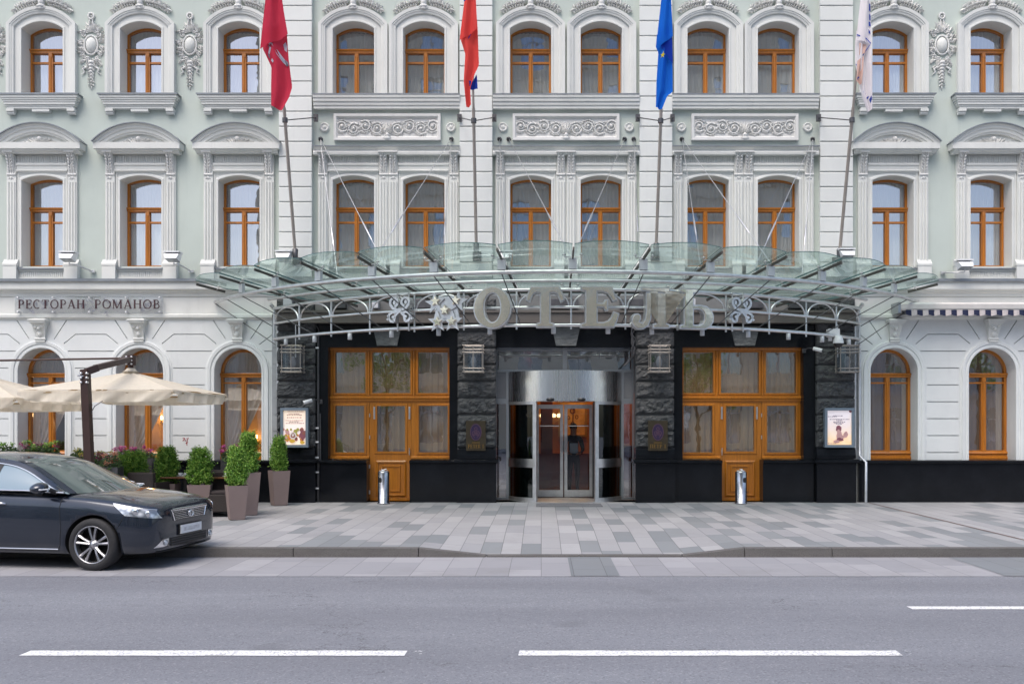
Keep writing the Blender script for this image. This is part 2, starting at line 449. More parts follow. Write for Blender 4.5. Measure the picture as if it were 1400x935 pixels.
sun.rotation_euler = sdir.to_track_quat('Z', 'Y').to_euler(); sun.location = (-8, -30, 40)
vs = scene.view_settings
vs.view_transform = 'Standard'; vs.look = 'None'; vs.gamma = 1; vs.use_curve_mapping = False; vs.exposure = .87

# ------------------------------------------------------------------ ground, road, kerb, pavement
ZR = -.13
YK = -7.72                                            # kerb line
g = MB(); g.grid(lambda u, v: (-110+220*u, -130+260*v, ZR), 4, 4, sm=False); struct(g, 'road', m['asphalt'])
g = MB(); g.grid(lambda u, v: (-40+80*u, -9.52+1.80*v, ZR+.004), 4, 1, sm=False); struct(g, 'parking_lane', m['strip'])
g = MB()
x0 = -.42*1 + .42*math.floor(.50/.42)
g.grid(lambda u, v: (.38 + .62*u, -9.50 + 1.76*v, ZR+.008), 1, 1, sm=False)
struct(g, 'dark_parking_slabs', m['strip_dark'])
g = MB(); g.grid(lambda u, v: (5.9 + 1.8*u, -9.50 + 1.6*v, ZR+.008), 1, 1, sm=False); struct(g, 'dark_parking_slabs', m['strip_dark'])
XA, XB, XC, XD = -1.78, -.80, 2.05, 2.95               # dropped kerb in front of the entrance
def drop(x, y):
    wx = 1 if XB <= x <= XC else max(0, (x-XA)/(XB-XA)) if x < XB else max(0, (XD-x)/(XD-XC))
    wy = max(0, min(1, (YK+2.3-y)/2.1))
    return -.105*wx*wy
xs = [-40,-12,-6,-3,XA] + [XA+(XB-XA)*i/4 for i in (1,2,3)] + [XB,.6,XC] + [XC+(XD-XC)*i/4 for i in (1,2,3)] + [XD,5,9,14,40]
ys = [YK, YK+.2, YK+.7, YK+1.2, YK+1.7, YK+2.0, YK+2.3, YK+3.5, -2, .0, 1.2]
g = MB()
g.add([(x, y, drop(x,y)) for y in ys for x in xs], [(j*len(xs)+i, j*len(xs)+i+1, (j+1)*len(xs)+i+1, (j+1)*len(xs)+i) for j in range(len(ys)-1) for i in range(len(xs)-1)])
struct(g, 'sidewalk', m['paving'])
g = MB()
cuts = [-24,-21.6,-19.3,-17,-14.8,-12.4,-10.1,-7.9,-5.6,-3.6, XA, XB, .55, XC, XD, 4.22, 7.9, 10.3, 12.5, 14.9, 17.3, 19.6, 22]
for a, b in zip(cuts, cuts[1:]):
    n = 4; gap = .006
    for i in range(n):
        p = a+gap + (b-a-2*gap)*i/n; q = a+gap + (b-a-2*gap)*(i+1)/n
        za, zb = drop(p, YK)+.003, drop(q, YK)+.003
        v = [(p,YK-.16,ZR-.05),(q,YK-.16,ZR-.05),(q,YK+.012,ZR-.05),(p,YK+.012,ZR-.05),
             (p,YK-.15,za),(q,YK-.15,zb),(q,YK+.012,zb),(p,YK+.012,za)]
        g.add(v, [(0,1,5,4),(4,5,6,7)] + ([(3,0,4,7)] if i == 0 else []) + ([(1,2,6,5)] if i == n-1 else []))
        vv = [(p,YK-.16,za-.02),(q,YK-.16,zb-.02)]
struct(g, 'kerb', m['kerb'])
g = MB(); g.grid(lambda u, v: (X(1183,0) + .055*(u-.5), -.22 - 7.3*v, .005), 1, 8, sm=False)
struct(g, 'drain_channel', M('rusty_drain', (.17,.125,.115), .7, .2, .3, 5))
g = MB(); g.box(X(733,-.7), X(822,-.7), -1.25, -.48, .002, .012)
tag(g.build('door_mat', M('grey_mat', (.17,.17,.18), .95, 0, .2, 20, .4, 160)), 'grey flat mat on the paving before the revolving door', 'door mat')
def dash(x0, x1, d, wd=.17):
    g = MB(); n = 24; rr = random.Random(int(x0*10))
    y = -D0 + d; vs = []
    for i in range(n+1):
        x = x0+(x1-x0)*i/n
        vs += [(x + rr.uniform(-.01,.01), y-wd/2+rr.uniform(-.006,.006), ZR+.005), (x, y+wd/2+rr.uniform(-.006,.006), ZR+.005)]
    g.add(vs, [(2*i,2*i+2,2*i+3,2*i+1) for i in range(n)])
    rr2 = rr
    for k in range(5):                                 # worn crumbs at the end of the dash
        x = x1 + rr.uniform(.01,.14); q = y + rr.uniform(-.07,.07); s = rr.uniform(.005,.013)
        g.add([(x-s,q-s*.6,ZR+.005),(x+s,q-s*.5,ZR+.005),(x+s*.8,q+s*.6,ZR+.005),(x-s*.9,q+s*.5,ZR+.005)], [(0,1,2,3)])
    struct(g, 'lane_marking', m['line'])
for x in (-8.5, -4.35, -.185, 5.6): dash(x, x+3.21, 7.63)
dash(3.87, 9.2, 9.51, .15)
# opposite side of the street: seen only mirrored in the windows
g = MB(); g.box(-60, 60, -44, -35, ZR-.1, .02); struct(g, 'opposite_sidewalk', m['paving'])
# ------------------------------------------------------------------ the hotel
B = empty('hotel_building', (0, 0, 0), 0, 'pale green hotel with white stucco surrounds, orange window frames and black granite entrance', 'building')
BX = B.location.x
def bpart(mb, name, mt, parent=None, loc=None, recalc=False):
    o = mb.build(name, mt, None, None, recalc)
    o.parent = parent or B
    if parent is None: o.matrix_parent_inverse = Matrix.Translation((-BX, 0, 0))
    if loc: o.location = loc
    return o
def put(o, cx):                                       # copy of a part (and its sub-parts) at facade position cx
    return copy_part(o, B, (cx, o.location.y, o.location.z))
XL, XR, ZTOP = -17.5, 18.6, 14.6
CB = 773.7
SIDE = [X(CB+s*o) for o in (446.2, 580.2, 714.7, 849) for s in (-1, 1)]
MID = [X(CB+s*o) for o in (48.3, 194, 290) for s in (-1, 1)]
HW = .484
F3 = dict(zb=9.38, zs=10.963, zp=11.13, zt=10.58, zbar=10.31)
F2 = dict(zb=5.46, zs=7.455, zp=7.564, zt=6.852, zbar=6.55)
ZC = 5.13                                             # bottom of the first floor, top of the cornice
# main plaster wall
g = MB()
loops = [rect(XL, XR, ZC-.6, ZTOP)]
for c in SIDE + MID:
    loops.append(arch(c, HW, F3['zb'], F3['zs'], F3['zp'])); loops.append(arch(c, HW, F2['zb'], F2['zs'], F2['zp']))
g.plate(loops, 0, .5)
bpart(g, 'plaster_wall', m['wall'])
# inner rooms
g = MB()
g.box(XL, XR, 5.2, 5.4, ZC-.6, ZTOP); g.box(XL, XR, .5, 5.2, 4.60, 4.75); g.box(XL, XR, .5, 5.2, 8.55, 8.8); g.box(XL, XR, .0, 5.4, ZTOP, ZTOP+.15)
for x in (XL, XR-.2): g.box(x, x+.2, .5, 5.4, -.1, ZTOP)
bpart(g, 'room_wall', m['dark_in'])
g = MB(); g.box(XL+.2, X(380), 5.2, 5.4, 0, 4.6); g.box(X(1168), XR-.2, 5.2, 5.4, 0, 4.6); g.box(X(436,.6), X(437,.6)+.1, .6, 5.2, 0, 4.6); g.box(X(1100,.6), X(1102,.6)+.05, .6, 5.2, 0, 4.6)
bpart(g, 'restaurant_wall', m['beige_in'])
# main cornice far above the picture
g = MB(); g.mould(XL-.3, XR+.3, [(0,ZTOP-.5),(-.1,ZTOP-.5),(-.15,ZTOP-.3),(-.5,ZTOP-.2),(-.55,ZTOP),(-.55,ZTOP+.1),(0,ZTOP+.2)])
bpart(g, 'top_cornice', m['stone'])

# ---- windows of the two upper floors: built once per floor, then copied
def window_mesh(k):
    g = MB(); zb, zs, zp, zt, zr = k['zb'], k['zs'], k['zp'], k['zt'], k['zbar']
    w = .055; y0, y1 = .33, .41
    half = .05
    up = arch(0, HW-w, zt+.055, zs-.01, zp-w)
    lo = [rect(a, b, c, d) for a, b in ((-HW+w, -half), (half, HW-w)) for c, d in ((zb+w+.02, zr-.022), (zr+.022, zt-.06))]
    g.plate([arch(0, HW, zb, zs, zp)] + [up] + lo, y0, y1)
    # raised sash frames round each pane
    for a, b in ((-HW+w-.012, -half+.012), (half-.012, HW-w+.012)):
        ra = [(a, zb+w+.01), (a, zt-.05), (b, zt-.05), (b, zb+w+.01)]
        g.sweep(ra, [(.03,y0-.014),(-.012,y0-.014),(-.012,y0+.01),(.03,y0+.01)], True)
    g.mould(-HW, HW, [(y0,zt-.05),(y0-.03,zt-.045),(y0-.03,zt-.01),(y0-.055,zt+.005),(y0-.06,zt+.035),(y0-.02,zt+.05),(y0,zt+.05)])
    g.tube([(0,y0-.01,zb+.03),(0,y0-.01,zt-.14)], .026, 8)
    g.box(-.04,.04,y0-.03,y0,zt-.14,zt-.05); g.box(-.04,.04,y0-.025,y0,zb+.02,zb+.1)
    g.mould(-HW, HW, [(y0,zb),(y0-.04,zb),(y0-.04,zb+.03),(y0,zb+.06)])
    return g, up, lo
def pane_mesh(loops, y):
    g = MB()
    for lp in loops: g.plate([lp], y, y)
    return g
def curtain_mesh(x0, x1, z0, z1, y, n, amp, seed=0, zp=None):
    rr = random.Random(seed); ph = [rr.uniform(0, 6.3) for _ in range(4)]
    g = MB()
    def fn(u, v):
        a = u*n*2*PI
        d = math.sin(a + .8*math.sin(u*9+ph[0])) * amp * (.7+.3*math.sin(u*13+ph[1])) + .3*amp*math.sin(a*2.1+ph[2])
        return (x0+(x1-x0)*u, y+d, z0+(z1-z0)*v)
    g.grid(fn, int(n*10), 4)
    return g
def make_window(k, seed):
    g, up, lo = window_mesh(k)
    o = bpart(g, 'window', m['wood'], loc=(0,0,0))
    p = pane_mesh([up]+lo, .368).build('pane', m['glass'], o)
    c = curtain_mesh(-HW+.01, HW-.01, k['zb']+.02, k['zp']-.04, .455, 9, .016, seed).build('curtain', m['sheer'], o)
    o.matrix_parent_inverse = Matrix.Translation((-BX, 0, 0))
    return o
w3 = make_window(F3, 3); w2 = make_window(F2, 5)
# surround of the second-floor (top) windows
def surround3():
    g = MB()
    inner = arch(0, HW, 9.38, F3['zs'], F3['zp']); mid = arch(0, .66, 9.36, 11.02, 11.32)
    g.plate([mid, inner], -.035, .004)
    g.sweep(arch(0, .645, 9.36, 11.0, 11.30), [(0,.004),(0,-.075),(.03,-.085),(.045,-.085),(.05,-.10),(.075,-.10),(.085,-.115),(.155,-.12),(.155,.004)][::-1])
    g.sweep(inner, [(-.006,-.033),(-.006,.40),(.004,.40),(.004,-.033)])
    g.sweep(inner, [(-.004,-.038),(-.004,-.052),(.03,-.052),(.045,-.038)])
    return g
s3 = bpart(surround3(), 'window_surround', m['stone'], loc=(0,0,0))
# stucco garland over each top window
def garland():
    g = MB(); rr = random.Random(11)
    zt = 11.47
    g.dome(0, zt+.07, .075, .12, -.06, .10); g.scroll(-.10, zt+.17, .07, 1.4, 1, 0, .022, -.06); g.scroll(.10, zt+.17, .07, 1.4, -1, PI, .022, -.06)
    g.dome(0, zt-.02, .10, .05, -.11, .06); g.dome(0, zt-.075, .07, .03, -.11, .05); g.scroll(-.07, zt-.05, .045, 1.2, 1, 0, .018, -.11); g.scroll(.07, zt-.05, .045, 1.2, -1, PI, .018, -.11)
    for k in range(9): g.leaf(0, zt+.10, PI/2+(k-4)*.28, .2, .07, -.09, .04)
    for sx in (-1, 1):
        for i in range(9):                            # fruit and leaf festoon
            t = i/8; x = sx*(.15+.46*t); z = zt+.07-.15*t*t; k = 1-.35*t
            g.dome(x, z+.02, .042*k, .036*k, .0, .15*k, 0, 8, rr.uniform(-.4,.4))
            g.dome(x+sx*.028, z-.045, .036*k, .030*k, .0, .12*k, 0, 8)
            if i % 2: g.dome(x, z+.075*k, .034, .030, .0, .09, 0, 8)
            g.leaf(x, z+.05, PI/2-sx*rr.uniform(.2,1.1), .13*k, .065, -.02, .06)
            g.leaf(x, z-.03, -PI/2+sx*rr.uniform(.3,1.0), .09*k, .05, -.03, .05)
        g.leaf(sx*.58, zt-.06, (PI+.35 if sx < 0 else -.35), .16, .09, -.03, .07)
    return g
gar = bpart(garland(), 'garland_relief', m['relief'], loc=(0,0,0))
# sill on brackets below the top windows of the side bays
def stack(g, cx, hw, rows, mi=0):
    for z0, z1, pr, ex in rows: g.box(cx-hw-ex, cx+hw+ex, -pr, .004, z0, z1, mi)
def sill3():
    g = MB(); a = Z(128,-.25)
    stack(g, 0, .80, [(a-.07,a-.005,.22,.09),(a-.115,a-.0701,.20,.065),(a-.16,a-.1151,.18,.04),(a-.215,a-.1601,.165,.02),(a-.25,a-.2151,.14,.0),(a-.30,a-.2501,.125,-.03)])
    for sx in (-1, 1):
        g.box(sx*.70-.09, sx*.70+.09, -.13, .0, a-.36, a-.3001); g.tube([(sx*.70-.085,-.06,a-.385),(sx*.70+.085,-.06,a-.385)], .045, 10)
    g.box(-.20,.20,-.115,.0,a-.365,a-.3001)
    return g, a
g, ZS3 = sill3(); sl3 = bpart(g, 'window_sill', m['stone'], loc=(0,0,0))
g = MB(); g.box(-.925,.925,-.24,.02,ZS3-.004,ZS3+.02); g.box(-.925,.925,-.244,-.2401,ZS3-.012,ZS3+.021)
g.build('sill_flashing', m['flash'], sl3)
# medallions between the top windows of the side bays
def medallion():
    g = MB(); rr = random.Random(5); zc = Z(62,-.04)
    g.dome(0, zc, .125, .185, -.03, .085, 1, 20)
    pts = [(.155*math.cos(a), -.035, zc+.22*math.sin(a)) for a in [2*PI*i/28 for i in range(28)]]
    g.tube(pts, .022, 6, True)
    for i in range(76):
        a = rr.uniform(0, 2*PI); q = rr.uniform(1.1, 2.0)
        x, z = .16*q*math.cos(a), zc+.23*q*math.sin(a)*1.05
        if abs(x) > .31: x = math.copysign(rr.uniform(.22,.31), x)
        g.leaf(x, z, a+rr.uniform(-.9,.9), rr.uniform(.08,.14), .055, .0, rr.uniform(.035,.07))
        if i % 2: g.dome(x, z, .03, .03, .0, .055, 0, 6)
    for i in range(6):
        for sx in (-1, 1):
            a = PI/2 + sx*(.4+i*.42)
            g.scroll(.23*math.cos(a), zc+.36*math.sin(a), .055, 1.3, sx, a, .017, -.01)
    top = Z(18,-.04)
    pts = [(.062*math.cos(a), -.03, top-.07+.068*math.sin(a)) for a in [2*PI*i/14 for i in range(14)]]
    g.tube(pts, .024, 6, True); g.dome(0, top-.07, .028, .03, 0, .05)
    for i in range(7): g.leaf(0, zc+.30, PI/2+(i-3)*.26, .32-.03*abs(i-3), .06, .0, .06)
    for sx in (-1, 1):
        g.tube([(sx*.035,-.03,top-.14),(sx*.04,-.04,top-.25),(sx*.06,-.03,top-.38)], .014, 5)
    z = zc-.40
    for i in range(8):
        wd = .085*(1-i/9.5); g.dome(rr.uniform(-.012,.012), z, wd, .05*(1.1-i/14), .0, .09-.006*i, 0, 8); g.leaf(-wd*.5, z, PI*1.25+rr.uniform(-.4,.4), .08, .04, -.02, .04); g.leaf(wd*.5, z, -PI*.25+rr.uniform(-.4,.4), .08, .04, -.02, .04); z -= .072
    g.dome(0, z, .018, .05, 0, .04)
    for sx in (-1, 1):
        for i in range(12):
            g.leaf(sx*rr.uniform(.03,.17), zc-.36-rr.uniform(0,.22), rr.uniform(0,6.3), .10, .05, .0, .05)
        g.tube([(sx*.10,-.02,zc-.50),(sx*.19,-.035,zc-.55),(sx*.15,-.02,zc-.62),(sx*.23,-.03,zc-.68)], [.02,.03,.022,.008], 6)
    return g
med = bpart(medallion(), 'medallion_relief', [m['relief'], m['stone']], loc=(0,0,0))

# ---- first floor (lower of the two): consoles, slim pilasters, balustrade panel
ZK0, ZK1 = Z(247,-.12), Z(208,-.12)
def console():
    g = MB(); w = .085
    n = 10; pr = []
    for i in range(n+1):
        t = i/n; pr.append((-.05-.14*(t**1.6)-.02*math.sin(t*PI*2), ZK0+.16+(ZK1-.03-ZK0-.16)*t))
    g.mould(-w, w, [(0,ZK0+.16)]+pr+[(0,ZK1-.03)])
    g.box(-w-.025, w+.025, -.235, .0, ZK1-.03, ZK1)
    for sx in (-.05, 0, .05): g.tube([(x_, y_-.008, z_) for x_, (y_, z_) in [(sx, q) for q in pr]], .016, 5)
    g.tube([(-w-.015,-.06,ZK0+.155),(w+.015,-.06,ZK0+.155)], .03, 8); g.tube([(-w,-.05,ZK0+.20),(w,-.05,ZK0+.20)], .02, 8)
    g.dome(0, ZK0+.08, .065, .06, 0, .08, 0, 8)
    for a in (-.7, 0, .7): g.leaf(0, ZK0+.12, -PI/2+a, .12, .06, -.02, .06)
    for k in range(5):
        for sx in (-1, 1): g.leaf(sx*.02, ZK0+.25+.07*k, PI/2-sx*1.0, .07, .045, -.09-.022*k, .02)
    return g
con = bpart(console(), 'console', m['relief'], loc=(0,0,0))
def slim():
    g = MB(); z0, z1 = Z(360,-.07), ZK0+.10; w = .108
    g.box(-w, w, -.06, .004, z0, ZK1-.001)
    for sx in (-.066, 0, .066): g.tube([(sx,-.06,z0+.05),(sx,-.06,z1-.12)], .026, 8)
    bz = Z(382,-.15)
    g.box(-.155,.155,-.135,.004,bz,z0-.06)
    g.mould(-.165,.165,[(0,z0-.06),(-.145,z0-.06),(-.145,z0-.02),(-.085,z0+.05),(-.07,z0+.09),(0,z0+.09)])
    return g
slm = bpart(slim(), 'slim_pilaster', m['stone'], loc=(0,0,0))
def balus():
    g = MB(); a, b = Z(381,-.05), Z(368.5,-.05); h = .545
    g.box(-h, h, -.02, .004, a, b)
    n = 23
    for i in range(n):
        x = -h+.03+(2*h-.06)*(i+.5)/n; g.tube([(x,-.022,a+.04),(x,-.022,b-.05)], .015, 6)
    g.box(-h, h, -.05, .004, a, a+.035); g.box(-h, h, -.055, .004, b-.04, b)
    g.box(-h-.0, h+.0, -.10, .35, b+.001, b+.028, 1)
    return g
bal = bpart(balus(), 'balustrade_panel', [m['stone'], m['flash']], loc=(0,0,0))
CW = 41.5/F*D0                                        # console offset from the window axis
def lintel2():                                        # fluted frieze and mouldings over a first-floor window
    g = MB(); h = CW-.115
    a, b = Z(222.5,-.06), Z(213.5,-.06)
    g.box(-h, h, -.035, .004, Z(226,-.06), ZK1+.02)
    n = 28
    for i in range(n):
        x = -h+.02+(2*h-.04)*(i+.5)/n; g.tube([(x,-.04,a),(x,-.04,b)], .013, 6)
    q = Z(224,-.08)
    g.mould(-h, h, [(0,q+.02),(-.075,q+.02),(-.085,q),(-.085,q-.03),(-.06,q-.05),(-.055,q-.13),(-.085,q-.145),(-.085,q-.165),(-.045,q-.19),(0,q-.19)])
    in2 = arch(0, HW, 5.44, F2['zs'], F2['zp'])
    g.plate([rect(-CW+.10, CW-.10, 5.42, q-.185), in2], -.02, .004)
    g.sweep(in2, [(-.006,-.018),(-.006,.40),(.004,.40),(.004,-.018)])
    g.sweep(in2, [(-.004,-.021),(-.004,-.05),(.03,-.05),(.05,-.035),(.07,-.021)])
    g.sweep([(-CW+.16, 5.44), (-CW+.16, q-.22), (CW-.16, q-.22), (CW-.16, 5.44)], [(0,-.018),(0,-.036),(.03,-.036),(.03,-.018)][::-1])
    return g
lin = bpart(lintel2(), 'window_surround', m['stone'], loc=(0,0,0))
# curved pediment over the side windows
def pediment():
    g = MB(); hw = 1.0; zc, zp = Z(194,-.3), Z(168.5,-.3)
    path = arch(0, hw, 0, zc, zp, 22)[1:-1]
    tp = arch(0, .775, 0, Z(199,-.15), Z(182,-.15), 18)[1:-1]
    out = path
    g.plate([path + [(hw-.03, zc-.03), (-hw+.03, zc-.03)]], -.13, .004)       # tympanum wall
    b0, b1 = Z(208,-.28), Z(200,-.28)
    g.sweep(path, [(-.21,-.04),(-.21,-.19),(-.175,-.20),(-.165,-.225),(-.10,-.235),(-.09,-.26),(-.035,-.27),(-.025,-.29),(.0,-.30),(.0,-.04)][::-1])
    g.mould(-hw+.06, hw-.06, [(0,b0),(-.17,b0),(-.19,b0+.03),(-.24,b0+.05),(-.255,b0+.10),(-.255,b1),(0,b1+.02)])
    g.box(-hw+.01, hw-.01, -.28, .0, b0+.085, zc-.0)
    g.mould(-CW-.13, CW+.13, [(0,ZK1),(-.2,ZK1),(-.2,ZK1+.02),(-.12,ZK1+.03),(-.12,b0),(0,b0)])
    return g, path, b1
g, ppath, pb1 = pediment()
ped = bpart(g, 'pediment', m['stone'], loc=(0,0,0))
g = MB(); g.sweep(ppath, [(.001,-.335),(.001,.02),(.03,.02),(.022,-.335)]); g.build('pediment_flashing', m['flash'], ped)
g = MB(); zz = pb1+.03
for sx in (-1, 1):
    for k in range(5):
        g.leaf(sx*.03, zz+.01, PI/2-sx*(.35+.30*k), .20+.055*k, .075, -.125, .10)
    for k in range(6):
        x = sx*(.16+.09*k); g.leaf(x, zz+.02, PI/2-sx*(.9+.05*k), .19-.012*k, .07, -.125, .09); g.leaf(x, zz, PI/2-sx*1.45, .14, .045, -.125, .08)
    g.scroll(sx*.12, zz+.05, .05, 1.2, sx, 0, .018, -.125)
g.dome(0, zz+.17, .065, .07, -.12, .11); g.leaf(0, zz, PI/2, .2, .09, -.12, .1)
g.build('acanthus_relief', m['relief'], ped)

protos = [w3, w2, s3, gar, sl3, med, con, slm, bal, lin, ped]
def off(o, dx): return o
first = {}
def place(o, cx):                                     # the first time moves the prototype itself
    if o.name not in first:
        first[o.name] = 1; o.location.x = cx; return o
    c = copy_part(o, B, None); c.location.x = cx
    return c
for o in protos: o.matrix_parent_inverse = Matrix.Translation((-BX, 0, 0))
vr = random.Random(21)
def vary(o, zc):                                      # no two panes or curtains hang quite alike
    for k in kids(o):
        if k.name.startswith('pane'):
            a = vr.uniform(-.009, .009); k.rotation_euler = (a, 0, vr.uniform(-.012,.012)); k.location.y = zc*a
        else:
            k.scale.x = vr.choice((1,-1))*vr.choice((1,1,1,.93)); k.location.y = vr.uniform(0,.10)
for i, c in enumerate(SIDE + MID):
    vary(place(w3, c), 10.3); vary(place(w2, c), 6.5)
    for o in (s3, gar, lin, bal): place(o, c)
    if i < len(SIDE):
        place(sl3, c); place(ped, c)
    for s in (-1, 1):
        place(con, c+s*CW); place(slm, c+s*CW)
for px in (125.5-135, 125.5, 260.3, 1287, 1422, 1556): place(med, X(px, 0))

# ---- tall rusticated pilasters
PIL = [X(CB+s*o, -.14) for o in (370, 123) for s in (-1, 1)]
PH = 22.2/F*D0
def quoin():
    g = MB(); st = 20.62*(D0-.14)/F; z = Z(683.5-20.62*14.6,-.14)
    z0 = 5.1
    g.box(-PH+.012, PH-.012, -.10, .004, z0, ZTOP-.5)
    base = Z(485/3.18, -.14)
    k0 = -13
    for k in range(-14, 18):
        a, b = base + k*st, base + (k+1)*st
        if b > ZTOP-.5 or a < z0-.2: continue
        a = max(a, z0)
        g.mould(-PH, PH, [(-.099,a+.008),(-.13,a+.008),(-.145,a+.02),(-.145,b-.028),(-.125,b-.008),(-.099,b-.008)])
    return g
q = bpart(quoin(), 'pilaster', m['pier'], loc=(0,0,0)); q.matrix_parent_inverse = Matrix.Translation((-BX,0,0))
for x in PIL: place(q, x)

# ---- centre bays: cornice, relief panel, rosettes, upper moulding
BAY = [(X(430.5), X(629.5)), (X(674), X(873.5)), (X(918), X(1117))]
BC = [(a+b)/2 for a, b in BAY]; BW = (BAY[0][1]-BAY[0][0])/2
a = Z(128,-.25)
g = MB(); g.mould(-BW, BW, [(0,a-.30),(-.12,a-.30),(-.12,a-.235),(-.145,a-.225),(-.148,a-.155),(-.175,a-.145),(-.178,a-.075),(-.20,a-.065),(-.205,a-.005),(0,a-.005)])
cs = bpart(g, 'bay_cornice', m['stone'], loc=(0,0,0))
g = MB(); g.box(-BW, BW, -.215, .02, a-.004, a+.02); g.build('cornice_flashing', m['flash'], cs)
g = MB(); b0 = Z(209.5,-.22); b1 = Z(200,-.2)
g.mould(-BW, BW, [(0,b0-.02),(-.18,b0-.02),(-.19,b0+.03),(-.16,b0+.05),(-.14,b0+.10),(-.20,b1-.01),(0,b1-.01)])
c2 = bpart(g, 'bay_cornice', m['stone'], loc=(0,0,0))
g = MB(); g.box(-BW, BW, -.22, .02, b1-.009, b1+.015); g.build('cornice_flashing', m['flash'], c2)
def panel():
    g = MB(); hw = 145.5/2/F*D0; z0, z1 = Z(192,-.06), Z(156,-.06)
    g.plate([rect(-hw, hw, z0, z1)], -.02, .004)
    path = rect(-hw+.10, hw-.10, z0+.10, z1-.10)
    g.sweep(path[::-1], [(0,-.018),(0,-.03),(.03,-.05),(.04,-.085),(.10,-.09),(.10,-.018)], True)
    zc = (z0+z1)/2; rr = random.Random(9)
    H2 = (z1-z0)/2-.11
    for sx in (-1, 1):
        for k in range(4):
            x = sx*(.24+.27*k); d = sx*(1 if k % 2 else -1); zz = zc+(.03 if k % 2 else -.03)
            g.scroll(x, zz, .135, 1.7, d, rr.uniform(0,6), .02, -.03)
            for j in range(9):
                an = j*.7+k; g.leaf(x+.115*math.cos(an), zz+.115*math.sin(an), an+.8*d, .09, .042, -.02, .04)
            g.dome(x, zz, .045, .045, -.02, .06, 0, 8)
            for j in range(7): g.leaf(x, zz, j*.9, .065, .03, -.03, .04)
            g.tube([(x-.12,-.03,zz-.1),(x-.02,-.04,zz-.155),(x+.12,-.03,zz-.09)], .014, 5)
            g.tube([(x-.12,-.03,zz+.11),(x+.02,-.04,zz+.15),(x+.12,-.03,zz+.1)], .014, 5)
    for k in range(9): g.leaf(0, zc-.12, PI/2+(k-4)*.33, .27-.025*abs(k-4), .06, -.02, .06)
    g.dome(0, z0+.12, .07, .07, -.05, .07, 0, 4); g.dome(0, z0+.05, .11, .055, -.085, .03, 0, 4)
    return g
pn = bpart(panel(), 'relief_panel', m['relief'], loc=(0,0,0))
g = MB(); zc = Z(174,-.03)
g.lathe([(0,-.05),(.03,-.05),(.045,-.03),(.07,-.03),(.085,-.05),(.10,-.045),(.115,-.0)], (0,0,zc), 24, axis='y')
ro = bpart(g, 'rosette', m['stone'], loc=(0,0,0))
for o in (cs, c2, pn, ro): o.matrix_parent_inverse = Matrix.Translation((-BX,0,0))
for c in BC:
    place(cs, c); place(c2, c); place(pn, c); place(ro, c-86/F*D0); place(ro, c+86.5/F*D0)

# ---- cornice and frieze between ground floor and first floor
g = MB()
zc0 = Z(382,-.22)
g.mould(XL, XR, [(0,Z(405,-.1)),(-.08,Z(405,-.1)),(-.09,Z(401,-.1)),(-.13,Z(400,-.1)),(-.14,Z(397.5,-.14)),(-.19,Z(396.5,-.18)),(-.21,Z(395,-.2)),(-.21,zc0-.02),(0,zc0-.02)])
c = bpart(g, 'main_cornice', m['stone'])
g = MB(); g.box(XL, XR, -.26, .0, zc0-.02, zc0+.012); g.box(XL, XR, -.264, -.2601, zc0-.05, zc0+.013)
bpart(g, 'cornice_flashing', m['flash'])
g = MB(); g.mould(XL, XR, [(.0,Z(429,-.06)),(-.055,Z(429,-.06)),(-.055,Z(405.2,-.1)),(0,Z(405.2,-.1))])
g.mould(XL, X(374), [(0,Z(437,-.1)),(-.06,Z(437,-.1)),(-.075,Z(435,-.1)),(-.115,Z(434,-.1)),(-.12,Z(430.5,-.1)),(-.07,Z(428.8,-.1)),(0,Z(428.8,-.1))])
g.mould(X(1174), XR, [(0,Z(437,-.1)),(-.06,Z(437,-.1)),(-.075,Z(435,-.1)),(-.115,Z(434,-.1)),(-.12,Z(430.5,-.1)),(-.07,Z(428.8,-.1)),(0,Z(428.8,-.1))])
bpart(g, 'frieze', m['stone'])

